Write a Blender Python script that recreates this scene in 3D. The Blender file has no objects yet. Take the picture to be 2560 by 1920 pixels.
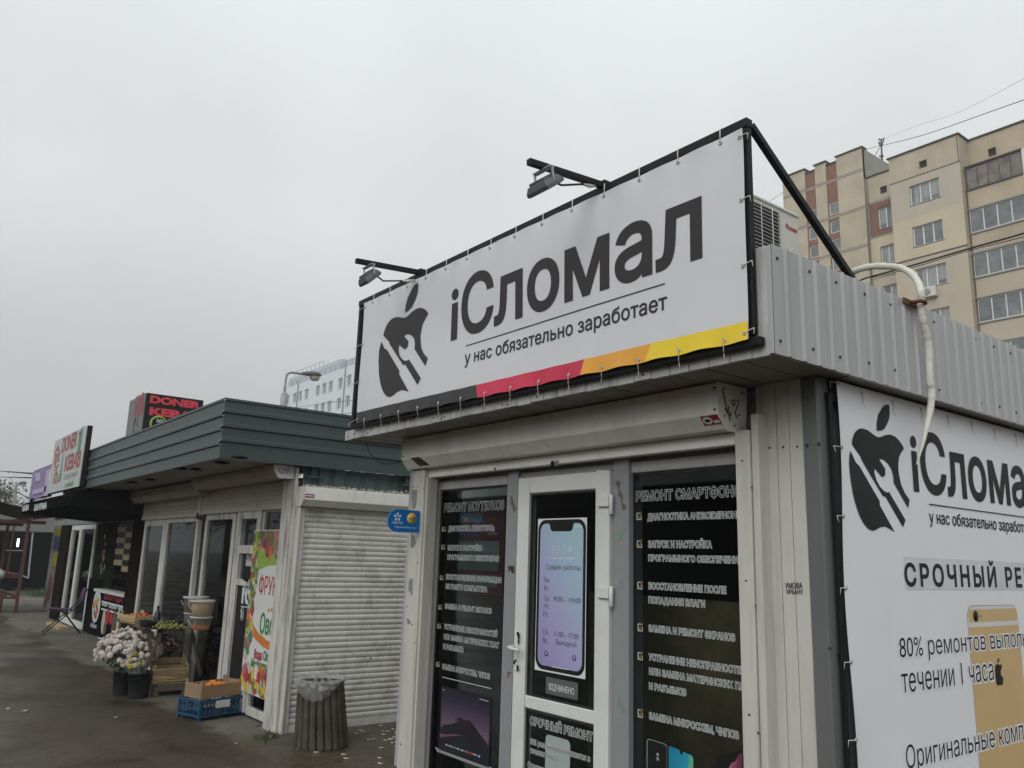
import bpy, bmesh, math, random
from mathutils import Vector, Matrix
from mathutils.geometry import tessellate_polygon, delaunay_2d_cdt
import numpy as np
random.seed(7)
R = math.radians
scene = bpy.context.scene
COL = scene.collection
X, Y, Z = Vector((1, 0, 0)), Vector((0, 1, 0)), Vector((0, 0, 1))

# ------------------------------------------------------------------ camera
YAW, PITCH, ROLL, FPX = -0.914451, 0.209956, 0.0308188, 2056.39
FWD = Vector((math.cos(PITCH)*math.sin(YAW), math.cos(PITCH)*math.cos(YAW), math.sin(PITCH)))
_r = Vector((math.cos(YAW), -math.sin(YAW), 0)); _u = _r.cross(FWD)
RGT = _r*math.cos(ROLL) + _u*math.sin(ROLL)
UP = -_r*math.sin(ROLL) + _u*math.cos(ROLL)
EYE = Vector((0, 0, 1.6))
cam = bpy.data.cameras.new('camera')
cam.sensor_fit = 'HORIZONTAL'; cam.sensor_width = 36; cam.lens = FPX/2560*36
cam.clip_start = 0.05; cam.clip_end = 3000
cam_ob = bpy.data.objects.new('camera', cam); COL.objects.link(cam_ob)
cam_ob.matrix_world = Matrix.Translation(EYE) @ Matrix((RGT, UP, -FWD)).transposed().to_4x4()
scene.camera = cam_ob

# ------------------------------------------------------------------ sky, sun, exposure
SUN_EL, SUN_AZ = R(34), R(156)           # azimuth from +Y, clockwise
world = bpy.data.worlds.new('World'); scene.world = world; world.use_nodes = True
wn, wl = world.node_tree.nodes, world.node_tree.links
wn.clear()
w_out = wn.new('ShaderNodeOutputWorld'); w_bg = wn.new('ShaderNodeBackground')
w_sky = wn.new('ShaderNodeTexSky'); w_sky.sky_type = 'NISHITA'; w_sky.sun_disc = False
w_sky.sun_elevation = SUN_EL; w_sky.sun_rotation = SUN_AZ; w_sky.dust_density = 6
w_hs = wn.new('ShaderNodeHueSaturation'); w_hs.inputs['Saturation'].default_value = 0.10
w_hs.inputs['Value'].default_value = 1.0
wl.new(w_sky.outputs[0], w_hs.inputs['Color'])
# the cloud deck: brighter towards the zenith, faint large mottling
w_tc = wn.new('ShaderNodeTexCoord'); w_sep = wn.new('ShaderNodeSeparateXYZ')
wl.new(w_tc.outputs['Generated'], w_sep.inputs[0])
w_rmp = wn.new('ShaderNodeValToRGB')
w_rmp.color_ramp.interpolation = 'EASE'
SKY_STOPS = [(0.0, (5.0, 5.1, 5.2)), (0.16, (6.0, 6.15, 6.25)), (0.40, (8.0, 8.3, 8.35)), (0.66, (9.4, 9.8, 9.8)), (1.0, (11.4, 11.7, 11.7))]
cr = w_rmp.color_ramp
while len(cr.elements) < len(SKY_STOPS): cr.elements.new(0.5)
for e, (p, c) in zip(cr.elements, SKY_STOPS):
    e.position = p; e.color = (*c, 1)
wl.new(w_sep.outputs['Z'], w_rmp.inputs[0])
w_no = wn.new('ShaderNodeTexNoise'); w_no.inputs['Scale'].default_value = 3.0; w_no.inputs['Detail'].default_value = 5
wl.new(w_tc.outputs['Generated'], w_no.inputs['Vector'])
w_mr = wn.new('ShaderNodeMapRange'); w_mr.inputs[1].default_value = .3; w_mr.inputs[2].default_value = .7; w_mr.inputs[3].default_value = 0.94; w_mr.inputs[4].default_value = 1.05
wl.new(w_no.outputs['Fac'], w_mr.inputs[0])
w_mul = wn.new('ShaderNodeVectorMath'); w_mul.operation = 'SCALE'
wl.new(w_rmp.outputs[0], w_mul.inputs[0]); wl.new(w_mr.outputs[0], w_mul.inputs['Scale'])
# the hidden sun brightens the cloud on its own side of the sky
w_dot = wn.new('ShaderNodeVectorMath'); w_dot.operation = 'DOT_PRODUCT'; w_dot.inputs[1].default_value = (math.sin(SUN_AZ), math.cos(SUN_AZ), .25)
wl.new(w_tc.outputs['Generated'], w_dot.inputs[0])
w_glow = wn.new('ShaderNodeMapRange'); w_glow.inputs[1].default_value = .05; w_glow.inputs[2].default_value = 1.0; w_glow.inputs[3].default_value = 1.0; w_glow.inputs[4].default_value = 1.6
wl.new(w_dot.outputs['Value'], w_glow.inputs[0])
w_m2 = wn.new('ShaderNodeVectorMath'); w_m2.operation = 'SCALE'
wl.new(w_mul.outputs[0], w_m2.inputs[0]); wl.new(w_glow.outputs[0], w_m2.inputs['Scale'])
w_mix = wn.new('ShaderNodeMixRGB'); w_mix.inputs[0].default_value = 0.90
wl.new(w_hs.outputs[0], w_mix.inputs[1]); wl.new(w_m2.outputs[0], w_mix.inputs[2])
wl.new(w_mix.outputs[0], w_bg.inputs['Color']); w_bg.inputs['Strength'].default_value = 0.1
wl.new(w_bg.outputs[0], w_out.inputs[0])
sun = bpy.data.lights.new('sun', 'SUN'); sun.energy = 0.85; sun.angle = R(40); sun.color = (1, 0.985, 0.96)
sun_ob = bpy.data.objects.new('sun', sun); COL.objects.link(sun_ob)
sd = Vector((math.cos(SUN_EL)*math.sin(SUN_AZ), math.cos(SUN_EL)*math.cos(SUN_AZ), math.sin(SUN_EL)))
sun_ob.rotation_euler = sd.to_track_quat('Z', 'Y').to_euler(); sun_ob.location = (0, 0, 60)
vs = scene.view_settings
vs.view_transform = 'Standard'; vs.look = 'None'; vs.exposure = 0; vs.gamma = 1; vs.use_curve_mapping = False
scene.cycles.max_bounces = 6; scene.cycles.transparent_max_bounces = 12
scene.cycles.caustics_reflective = False; scene.cycles.caustics_refractive = False

# ------------------------------------------------------------------ placing: where the sight line of a measured point meets a real plane
def P(px, py, x=None, y=None, z=None):
    d = FWD + RGT*((px-1280)/FPX) - UP*((py-960)/FPX)
    if x is not None: t = (x-EYE.x)/d.x
    elif y is not None: t = (y-EYE.y)/d.y
    else: t = (z-EYE.z)/d.z
    return EYE + d*t

# ------------------------------------------------------------------ materials
def srgb(r, g, b):
    f = lambda c: c/12.92 if c <= .04045 else ((c+.055)/1.055)**2.4
    return (f(r/255), f(g/255), f(b/255))

def mat(name, col, rough=.6, metal=0, var=.12, vscale=4, dirt=0, dcol=(.05, .045, .038), dscale=1.5, stretch=(1, 1, 1),
        bump=0, bscale=60, spec=.4, rvar=.1, fine=0, streak=0, scol=(.10, .08, .055)):
    """painted / worn surface: base colour + soft variation + irregular grime + fine bump"""
    m = bpy.data.materials.new(name); m.use_nodes = True
    n, l = m.node_tree.nodes, m.node_tree.links
    b = n['Principled BSDF']
    b.inputs['Roughness'].default_value = rough; b.inputs['Metallic'].default_value = metal
    b.inputs['Specular IOR Level'].default_value = spec
    tc = n.new('ShaderNodeTexCoord'); mp = n.new('ShaderNodeMapping'); mp.inputs['Scale'].default_value = stretch
    l.new(tc.outputs['Object'], mp.inputs[0])
    no = n.new('ShaderNodeTexNoise'); no.inputs['Scale'].default_value = vscale; no.inputs['Detail'].default_value = 6
    no.inputs['Roughness'].default_value = .65
    l.new(mp.outputs[0], no.inputs['Vector'])
    mr = n.new('ShaderNodeMapRange'); mr.inputs[1].default_value = .3; mr.inputs[2].default_value = .7
    mr.inputs[3].default_value = 1-var; mr.inputs[4].default_value = 1+var*.6
    l.new(no.outputs['Fac'], mr.inputs[0])
    sc = n.new('ShaderNodeVectorMath'); sc.operation = 'SCALE'; sc.inputs[0].default_value = col
    l.new(mr.outputs[0], sc.inputs['Scale'])
    last = sc.outputs[0]
    if fine:
        n3 = n.new('ShaderNodeTexNoise'); n3.inputs['Scale'].default_value = 90; n3.inputs['Detail'].default_value = 3
        l.new(tc.outputs['Object'], n3.inputs['Vector'])
        m3 = n.new('ShaderNodeMapRange'); m3.inputs[1].default_value = .3; m3.inputs[2].default_value = .7
        m3.inputs[3].default_value = 1-fine; m3.inputs[4].default_value = 1+fine
        l.new(n3.outputs['Fac'], m3.inputs[0])
        s3 = n.new('ShaderNodeVectorMath'); s3.operation = 'SCALE'
        l.new(last, s3.inputs[0]); l.new(m3.outputs[0], s3.inputs['Scale']); last = s3.outputs[0]
    if streak:                                             # run-down streaks
        m4 = n.new('ShaderNodeMapping'); m4.inputs['Scale'].default_value = (9, 9, .45); l.new(tc.outputs['Object'], m4.inputs[0])
        n4 = n.new('ShaderNodeTexNoise'); n4.inputs['Scale'].default_value = 2.2; n4.inputs['Detail'].default_value = 5; l.new(m4.outputs[0], n4.inputs['Vector'])
        r4 = n.new('ShaderNodeMapRange'); r4.inputs[1].default_value = .55; r4.inputs[2].default_value = .8; r4.inputs[3].default_value = 0; r4.inputs[4].default_value = streak
        l.new(n4.outputs['Fac'], r4.inputs[0])
        x4 = n.new('ShaderNodeMixRGB'); l.new(r4.outputs[0], x4.inputs[0]); l.new(last, x4.inputs[1]); x4.inputs[2].default_value = (*scol, 1); last = x4.outputs[0]
    if dirt:
        n2 = n.new('ShaderNodeTexNoise'); n2.inputs['Scale'].default_value = dscale; n2.inputs['Detail'].default_value = 9
        n2.inputs['Roughness'].default_value = .72
        l.new(mp.outputs[0], n2.inputs['Vector'])
        r2 = n.new('ShaderNodeMapRange'); r2.inputs[1].default_value = .50; r2.inputs[2].default_value = .78
        r2.inputs[3].default_value = 0; r2.inputs[4].default_value = dirt
        l.new(n2.outputs['Fac'], r2.inputs[0])
        mx = n.new('ShaderNodeMixRGB'); l.new(r2.outputs[0], mx.inputs[0]); l.new(last, mx.inputs[1])
        mx.inputs[2].default_value = (*dcol, 1); last = mx.outputs[0]
    l.new(last, b.inputs['Base Color'])
    if rvar:
        r3 = n.new('ShaderNodeMapRange'); r3.inputs[3].default_value = max(.02, rough-rvar); r3.inputs[4].default_value = min(1, rough+rvar)
        l.new(no.outputs['Fac'], r3.inputs[0]); l.new(r3.outputs[0], b.inputs['Roughness'])
    if bump:
        nb = n.new('ShaderNodeTexNoise'); nb.inputs['Scale'].default_value = bscale; nb.inputs['Detail'].default_value = 5
        l.new(mp.outputs[0], nb.inputs['Vector'])
        bp = n.new('ShaderNodeBump'); bp.inputs['Strength'].default_value = bump; bp.inputs['Distance'].default_value = .01
        l.new(nb.outputs['Fac'], bp.inputs['Height']); l.new(bp.outputs[0], b.inputs['Normal'])
    return m

def glass(name, tint=(.5, .53, .52), refl=.06, rough=.02):
    m = bpy.data.materials.new(name); m.use_nodes = True
    n, l = m.node_tree.nodes, m.node_tree.links
    n.remove(n['Principled BSDF'])
    tr = n.new('ShaderNodeBsdfTransparent'); tr.inputs[0].default_value = (*tint, 1)
    gl = n.new('ShaderNodeBsdfGlossy'); gl.inputs['Roughness'].default_value = rough
    gl.inputs[0].default_value = (.9, .95, .95, 1)
    lw = n.new('ShaderNodeFresnel'); lw.inputs['IOR'].default_value = 1.21
    ad = n.new('ShaderNodeMath'); ad.operation = 'MULTIPLY_ADD'; ad.inputs[1].default_value = 1.0; ad.inputs[2].default_value = refl
    l.new(lw.outputs[0], ad.inputs[0])
    mx = n.new('ShaderNodeMixShader'); l.new(ad.outputs[0], mx.inputs[0]); l.new(tr.outputs[0], mx.inputs[1]); l.new(gl.outputs[0], mx.inputs[2])
    l.new(mx.outputs[0], n['Material Output'].inputs[0])
    return m

def film(name, col=(.6, .6, .58), clear=.55, rough=.4):
    """thin cloudy plastic: part see-through, part diffuse"""
    m = bpy.data.materials.new(name); m.use_nodes = True
    n, l = m.node_tree.nodes, m.node_tree.links
    b = n['Principled BSDF']; b.inputs['Base Color'].default_value = (*col, 1); b.inputs['Roughness'].default_value = rough; b.inputs['Alpha'].default_value = 1-clear
    b.inputs['Specular IOR Level'].default_value = .5
    return m

def emit(name, col, s):
    m = bpy.data.materials.new(name); m.use_nodes = True
    b = m.node_tree.nodes['Principled BSDF']
    b.inputs['Emission Color'].default_value = (*col, 1); b.inputs['Emission Strength'].default_value = s
    b.inputs['Base Color'].default_value = (*col, 1)
    return m

# ------------------------------------------------------------------ mesh builder
def basis(d, up=Z):
    d = d.normalized(); s = d.cross(up)
    if s.length < 1e-4: s = d.cross(X)
    s.normalize(); return d, s, s.cross(d)

class MB:
    def __init__(s): s.v, s.f, s.m, s.sm = [], [], [], []
    def face(s, pts, m=0, smooth=False):
        i = len(s.v); s.v += [Vector(p) for p in pts]
        s.f.append(list(range(i, i+len(pts)))); s.m.append(m); s.sm.append(smooth); return s
    def mesh(s, vs, fs, m=0, smooth=False):
        i = len(s.v); s.v += [Vector(p) for p in vs]
        for f in fs: s.f.append([i+k for k in f]); s.m.append(m); s.sm.append(smooth)
        return s
    def box(s, x0, x1, y0, y1, z0, z1, m=0):
        x0, x1 = min(x0, x1), max(x0, x1); y0, y1 = min(y0, y1), max(y0, y1); z0, z1 = min(z0, z1), max(z0, z1)
        vs = [(x, y, z) for x in (x0, x1) for y in (y0, y1) for z in (z0, z1)]
        return s.mesh(vs, [(0, 1, 3, 2), (4, 6, 7, 5), (0, 4, 5, 1), (2, 3, 7, 6), (0, 2, 6, 4), (1, 5, 7, 3)], m)
    def bar(s, a, b, w, h=None, up=Z, m=0):
        a, b = Vector(a), Vector(b); h = h or w
        d, sd, u = basis(b-a, up); sd = sd*w/2; u = u*h/2
        vs = [p+i*sd+j*u for p in (a, b) for i in (-1, 1) for j in (-1, 1)]
        return s.mesh(vs, [(0, 1, 3, 2), (4, 6, 7, 5), (0, 4, 5, 1), (2, 3, 7, 6), (0, 2, 6, 4), (1, 5, 7, 3)], m)
    def prism(s, pts, ext, m=0):
        """polygon (world points, planar) extruded by vector ext"""
        pts = [Vector(p) for p in pts]; n = len(pts); ext = Vector(ext)
        vs = pts+[p+ext for p in pts]
        tris = tessellate_polygon([pts])
        fs = [tuple(t) for t in tris]+[tuple(n+k for k in reversed(t)) for t in tris]
        fs += [(i, (i+1) % n, n+(i+1) % n, n+i) for i in range(n)]
        return s.mesh(vs, fs, m)
    def poly(s, pts, m=0):
        pts = [Vector(p) for p in pts]
        return s.mesh(pts, [tuple(t) for t in tessellate_polygon([pts])], m)
    def tube(s, path, r, n=8, m=0, caps=True, smooth=True):
        path = [Vector(p) for p in path]; k = len(path); rs = r if isinstance(r, (list, tuple)) else [r]*k
        vs, fs = [], []; prev = None
        for i, p in enumerate(path):
            d = (path[min(i+1, k-1)]-path[max(i-1, 0)])
            if d.length < 1e-9: d = Z.copy()
            d, sd, u = basis(d)
            if prev is not None:
                sd = (prev-d*prev.dot(d)).normalized(); u = sd.cross(d)
            prev = sd
            vs += [p+(sd*math.cos(2*math.pi*j/n)+u*math.sin(2*math.pi*j/n))*rs[i] for j in range(n)]
        for i in range(k-1):
            for j in range(n):
                fs.append((i*n+j, i*n+(j+1) % n, (i+1)*n+(j+1) % n, (i+1)*n+j))
        s.mesh(vs, fs, m, smooth)
        if caps:
            s.mesh(vs[:n], [tuple(range(n))], m); s.mesh(vs[-n:], [tuple(range(n))], m)
        return s
    def lathe(s, c, prof, n=20, m=0, axis=Z, smooth=True, wob=0):
        c = Vector(c); d, a, b = basis(Vector(axis), X if abs(Vector(axis).normalized().z) > .9 else Z)
        vs, fs = [], []
        for r, h in prof:
            for j in range(n):
                t = 2*math.pi*j/n; rr = r*(1+wob*math.sin(3*t+h*40))
                vs.append(c+d*h+a*(rr*math.cos(t))+b*(rr*math.sin(t)))
        for i in range(len(prof)-1):
            for j in range(n): fs.append((i*n+j, i*n+(j+1) % n, (i+1)*n+(j+1) % n, (i+1)*n+j))
        return s.mesh(vs, fs, m, smooth)
    def sphere(s, c, r, n=8, k=5, m=0, sx=1, sy=1, sz=1):
        c = Vector(c); vs, fs = [], []
        for i in range(k+1):
            a = math.pi*i/k
            for j in range(n):
                t = 2*math.pi*j/n
                vs.append(c+Vector((r*sx*math.sin(a)*math.cos(t), r*sy*math.sin(a)*math.sin(t), r*sz*math.cos(a))))
        for i in range(k):
            for j in range(n): fs.append((i*n+j, i*n+(j+1) % n, (i+1)*n+(j+1) % n, (i+1)*n+j))
        return s.mesh(vs, fs, m, True)
    def grid(s, fn, nu, nv, m=0, smooth=True):
        vs = [fn(i/nu, j/nv) for j in range(nv+1) for i in range(nu+1)]
        fs = [(j*(nu+1)+i, j*(nu+1)+i+1, (j+1)*(nu+1)+i+1, (j+1)*(nu+1)+i) for j in range(nv) for i in range(nu)]
        return s.mesh(vs, fs, m, smooth)
    def build(s, name, mats, parent=None, bevel=0, base=None, solid=0):
        """ONE mesh object; its origin is its parent's base, or BASE for a thing that is a single mesh"""
        o0 = Vector(base) if base is not None else (wloc(parent) if parent else Vector())
        me = bpy.data.meshes.new(name)
        me.from_pydata([tuple(v-o0) for v in s.v], [], s.f)
        for m in (mats if isinstance(mats, (list, tuple)) else [mats]): me.materials.append(m)
        me.polygons.foreach_set('material_index', s.m); me.polygons.foreach_set('use_smooth', s.sm)
        bm = bmesh.new(); bm.from_mesh(me); bmesh.ops.remove_doubles(bm, verts=bm.verts, dist=2e-5)
        bmesh.ops.recalc_face_normals(bm, faces=bm.faces); bm.to_mesh(me); bm.free()
        o = bpy.data.objects.new(name, me); COL.objects.link(o)
        if parent: o.parent = parent
        elif base is not None: o.location = o0
        if bevel:
            b = o.modifiers.new('bevel', 'BEVEL'); b.width = bevel; b.segments = 1; b.limit_method = 'ANGLE'; b.angle_limit = R(40)
        if solid:
            b = o.modifiers.new('solid', 'SOLIDIFY'); b.thickness = solid
        return o

def build_each(mb, name, mats, parent, limit=100):
    """every separate piece of MB as a part of its own"""
    o = mb.build(name, mats, parent); bm = bmesh.new(); bm.from_mesh(o.data); bm.verts.ensure_lookup_table()
    seen, isl = set(), []
    for v in bm.verts:
        if v.index in seen: continue
        st, q = [v], []; seen.add(v.index)
        while st:
            w = st.pop(); q.append(w)
            for e in w.link_edges:
                u = e.other_vert(w)
                if u.index not in seen: seen.add(u.index); st.append(u)
        isl.append(q)
    if len(isl) > limit: bm.free(); return o
    me0 = o.data; o0 = o
    for q in isl:
        ids = {v.index: k for k, v in enumerate(q)}; fs = {f for v in q for f in v.link_faces}; me = bpy.data.meshes.new(name)
        fs = sorted(fs, key=lambda f: f.index); me.from_pydata([tuple(v.co) for v in q], [], [[ids[v.index] for v in f.verts] for f in fs])
        for m in me0.materials: me.materials.append(m)
        me.polygons.foreach_set('material_index', [f.material_index for f in fs]); me.polygons.foreach_set('use_smooth', [f.smooth for f in fs])
        c = bpy.data.objects.new(name, me); COL.objects.link(c); c.parent = parent
    bm.free(); bpy.data.objects.remove(o0); bpy.data.meshes.remove(me0)

def wloc(o):
    v = Vector()
    while o: v = v+o.location; o = o.parent
    return v
def tag(o, label=None, cat=None, group=None, kind=None):
    if label: o['label'] = label
    if cat: o['category'] = cat
    if group: o['group'] = group
    if kind: o['kind'] = kind
    return o
def thing(name, label, cat, loc, group=None):
    o = bpy.data.objects.new(name, None); COL.objects.link(o); o.location = Vector(loc); o.empty_display_size = .2
    return tag(o, label, cat, group)
def copy_tree(o, parent=None):
    c = o.copy(); COL.objects.link(c)
    if parent: c.parent = parent
    for ch in list(o.children): copy_tree(ch, c)
    return c

# ------------------------------------------------------------------ lettering
_tc = {}
def _loops(body, space, shear):
    """closed outlines of the letters (the font's letters are drawn with overlapping strokes, so each stroke is filled by itself)"""
    key = (body, space, shear)
    if key not in _tc:
        c = bpy.data.curves.new('letters', 'FONT'); c.body = body; c.space_character = space; c.resolution_u = 4; c.shear = shear; c.fill_mode = 'NONE'
        o = bpy.data.objects.new('letters', c); COL.objects.link(o)
        dg = bpy.context.evaluated_depsgraph_get(); dg.update()
        me = bpy.data.meshes.new_from_object(o.evaluated_get(dg))
        nb = [[] for _ in me.vertices]
        for e in me.edges: a, b = e.vertices; nb[a].append(b); nb[b].append(a)
        seen, loops = set(), []
        for v in range(len(nb)):
            if v in seen or len(nb[v]) != 2: continue
            lp, cur, prev = [v], v, -1; seen.add(v)
            e0 = None
            while True:
                nx = [w for w in nb[cur] if w != prev and w not in seen]
                if not nx: break
                # keep the stored direction of the first edge
                prev, cur = cur, (nx[-1] if len(lp) == 1 and (cur+1) not in nx else ((cur+1) if (cur+1) in nx else nx[0])); seen.add(cur); lp.append(cur)
            pts = []
            for k in lp:
                p = me.vertices[k].co.xy
                if not pts or (p-pts[-1]).length > 1e-5: pts.append(p.copy())
            if len(pts) > 2 and (pts[0]-pts[-1]).length < 1e-5: pts.pop()
            if len(pts) > 2: loops.append(pts)
        bpy.data.objects.remove(o); bpy.data.curves.remove(c); bpy.data.meshes.remove(me)
        area = lambda q: .5*sum(a.x*b.y-b.x*a.y for a, b in zip(q, q[1:]+q[:1]))
        def inside(p, q):
            r = False
            for a, b in zip(q, q[1:]+q[:1]):
                if (a.y > p.y) != (b.y > p.y) and p.x < (b.x-a.x)*(p.y-a.y)/(b.y-a.y)+a.x: r = not r
            return r
        out, ar = [], [area(q) for q in loops]
        bb = [(min(p.x for p in q), max(p.x for p in q), min(p.y for p in q), max(p.y for p in q)) for q in loops]
        for k, q in enumerate(loops):                      # winding of the outermost stroke round this outline
            top = k
            for j, w in enumerate(loops):
                if j != k and abs(ar[j]) > abs(ar[top]) and bb[j][0] <= bb[k][0] and bb[j][1] >= bb[k][1] and bb[j][2] <= bb[k][2] and bb[j][3] >= bb[k][3] and inside(q[0], w): top = j
            out.append((q, 1 if ar[top] > 0 else -1))
        _tc[key] = out
    return _tc[key]
_tm = {}
def text_mesh(body, off=0, space=1.0, shear=0):
    key = (body, off, space, shear)
    if key in _tm: return _tm[key]
    vs, es, rings = [], [], []
    for q, sg in _loops(body, space, shear):
        n_ = len(q); i0 = len(vs); ring = []
        for k in range(n_):
            d1 = (q[k]-q[k-1]).normalized(); d2 = (q[(k+1) % n_]-q[k]).normalized()
            n1, n2 = Vector((d1.y, -d1.x)), Vector((d2.y, -d2.x)); m_ = n1+n2
            if m_.length < .3: m_ = n1
            else: m_.normalize(); m_ = m_/max(.6, m_.dot(n1))
            ring.append(q[k]+m_*(off*sg))
        vs += ring; es += [(i0+k, i0+(k+1) % n_) for k in range(n_)]; rings.append(np.array([tuple(p) for p in ring]))
    ov, _, of = delaunay_2d_cdt(vs, es, [], 0, 1e-6)[:3]
    if of:
        V = np.array([tuple(p) for p in ov]); F = np.array([list(f)[:3] for f in of]); C = V[F].mean(axis=1)
        wnd = np.zeros(len(C), int)
        for r_ in rings:
            lo, hi = r_.min(axis=0), r_.max(axis=0)
            sel = np.where((C[:, 0] >= lo[0]) & (C[:, 0] <= hi[0]) & (C[:, 1] >= lo[1]) & (C[:, 1] <= hi[1]))[0]
            if not len(sel): continue
            a, b = r_, np.roll(r_, -1, axis=0); px, py = C[sel, 0][:, None], C[sel, 1][:, None]
            cr_ = (b[:, 0]-a[:, 0])*(py-a[:, 1])-(px-a[:, 0])*(b[:, 1]-a[:, 1])
            wnd[sel] += ((a[:, 1] <= py) & (b[:, 1] > py) & (cr_ > 0)).sum(axis=1)-((a[:, 1] > py) & (b[:, 1] <= py) & (cr_ < 0)).sum(axis=1)
        F = F[wnd != 0]
        used = np.unique(F); rm = np.zeros(len(V), int); rm[used] = np.arange(len(used))
        _tm[key] = ([Vector((p[0], p[1], 0)) for p in V[used]], rm[F].tolist(), [0]*len(used))
    else: _tm[key] = ([Vector()], [], [0])
    return _tm[key]
_cap = max(v.y for v in text_mesh('Н')[0]); _xh = max(v.y for v in text_mesh('н')[0])
def letter(mb, body, a, b, h, nrm, out=.002, off=0, fit=None, xheight=False, m=0, space=1.0, warp=None, shear=0):
    """letters from world point A (left end of the baseline) to B (right end of FIT, or of the whole text); H = cap height (or x-height)"""
    a, b = Vector(a), Vector(b); u = (b-a); W = u.length; u = u/W
    v = Vector(nrm).cross(u); v = v if (v.z > 1e-6 or (abs(v.z) <= 1e-6 and v.y > 0)) else -v; v.normalize()
    vs, fs, isl = text_mesh(body, off, space, shear)
    ref = text_mesh(fit or body, 0, space, shear)[0]
    x0 = min(p.x for p in ref); x1 = max(p.x for p in ref)
    sx = W/(x1-x0); sy = h/(_xh if xheight else _cap)
    N_ = Vector(nrm)
    pts = [a+u*((p.x-x0)*sx)+v*(p.y*sy)+N_*(out+.0001*(k % 4)) for p, k in zip(vs, isl)]
    if warp: pts = [warp(p) for p in pts]
    mb.mesh(pts, fs, m)
    return v
# ================================================================== shared materials
M = {}
M['white_paint'] = mat('white_paint', (.80, .79, .74), .45, var=.06, streak=.12, dirt=.25, dscale=2.2, stretch=(2, 2, .6), dcol=(.16, .14, .11))
M['white_panel'] = mat('white_panel', (.54, .53, .485), .5, var=.08, streak=.4, scol=(.22, .18, .13), dirt=.4, dscale=2.5, stretch=(3, 3, .5), dcol=(.2, .17, .13))
M['upvc'] = mat('upvc', (.66, .67, .64), .35, var=.05, dirt=.18, dscale=3, dcol=(.25, .24, .2))
M['grey_trim'] = mat('grey_trim', (.26, .265, .28), .5, var=.08, dirt=.25, dscale=4)
M['grey_frame'] = mat('grey_frame', (.36, .355, .34), .5, var=.08, dirt=.4, dscale=3, stretch=(3, 3, .6))
M['grey_steel'] = mat('grey_steel', (.125, .135, .132), .42, metal=.0, var=.06, dirt=.15, dscale=2, stretch=(4, 4, .5))
M['grey_side'] = mat('grey_side', (.40, .405, .405), .40, var=.08, streak=.35, scol=(.17, .15, .12), dirt=.3, dscale=2, stretch=(3, 3, .4), dcol=(.2, .18, .15))
M['dirty_fascia'] = mat('dirty_fascia', (.47, .47, .455), .55, var=.2, streak=.7, scol=(.05, .045, .04), dirt=.6, dscale=3.5, stretch=(2, 2, .8), dcol=(.07, .065, .06))
M['soffit'] = mat('soffit', (.27, .25, .215), .6, var=.12, dirt=.55, dscale=2)
M['black_paint'] = mat('black_paint', (.010, .010, .011), .55, var=.15, dirt=.15, dcol=(.05, .045, .04), spec=.2)
M['dark_in'] = mat('dark_in', (.02, .022, .022), .9, var=.3)
M['dark_mid'] = mat('dark_mid', (.06, .06, .06), .8, var=.3)
M['rubber'] = mat('rubber', (.02, .02, .02), .7)
M['vinyl'] = mat('vinyl', (.62, .62, .645), .42, var=.03, vscale=2, spec=.3, bump=.25, bscale=5, dirt=.06, dcol=(.35, .33, .3))
M['ink'] = mat('ink', (.036, .031, .033), .5, var=.05, spec=.2)
M['ink_black'] = mat('ink_black', (.011, .011, .012), .5, var=.05, spec=.2)
M['band_black'] = mat('band_black', (.03, .028, .03), .42, var=.08)
M['band_red'] = mat('band_red', (.62, .035, .085), .42, var=.05)
M['band_red_dark'] = mat('band_red_dark', (.55, .028, .07), .42, var=.05)
M['band_orange'] = mat('band_orange', (.78, .36, .05), .42, var=.05)
M['band_yellow'] = mat('band_yellow', (.82, .60, .03), .42, var=.05)
M['string'] = mat('string', (.62, .6, .55), .8)
M['eyelet'] = mat('eyelet', (.5, .5, .5), .35, metal=.8)
M['sticker_white'] = mat('sticker_white', (.62, .66, .64), .4, var=.03)
M['sticker_black'] = mat('sticker_black', (.012, .016, .02), .35, var=.05)
M['gold'] = mat('gold', (.55, .33, .03), .4)
M['glass'] = glass('glass', (.72, .76, .75), .0)
M['glass_dark'] = glass('glass_dark', (.16, .18, .18), .0)
M['screw'] = mat('screw', (.03, .03, .03), .5)
M['rust'] = mat('rust', (.12, .05, .025), .8, var=.3)

# ================================================================== THE PHONE REPAIR KIOSK
FY = 3.50                        # facade plane
XL, XR = -5.98, -2.137           # left end, right corner
FASY, FASX, FASL = 2.957, -2.007, -6.02
ZB, ZT = 2.493, 2.99              # roof fascia bottom and top
K = thing('repair_kiosk', 'white and grey metal phone repair kiosk with lettered dark windows and a closed white door', 'kiosk', (-4.05, 3.5, 0))
SIDE_END = 9.0
mb = MB()
mb.box(XL, XL+.06, FY+.06, SIDE_END, 0, ZB+.05); mb.box(XL, XR-.06, SIDE_END-.06, SIDE_END, 0, ZB+.05)
mb.build('back_wall', M['grey_side'], K)
mb = MB(); mb.box(XR-.10, XR-.02, FY+.08, SIDE_END-.06, 0.02, ZB+.2); mb.build('side_wall', M['grey_side'], K)
mb = MB(); mb.box(XL+.06, XR-.1, FY+.06, SIDE_END-.06, 0.0, .05); mb.build('floor', M['dark_mid'], K)
mb = MB(); mb.box(XL+.06, XR-.1, 4.65, 4.72, .05, ZB); mb.build('inner_partition', M['dark_in'], K)
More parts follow.
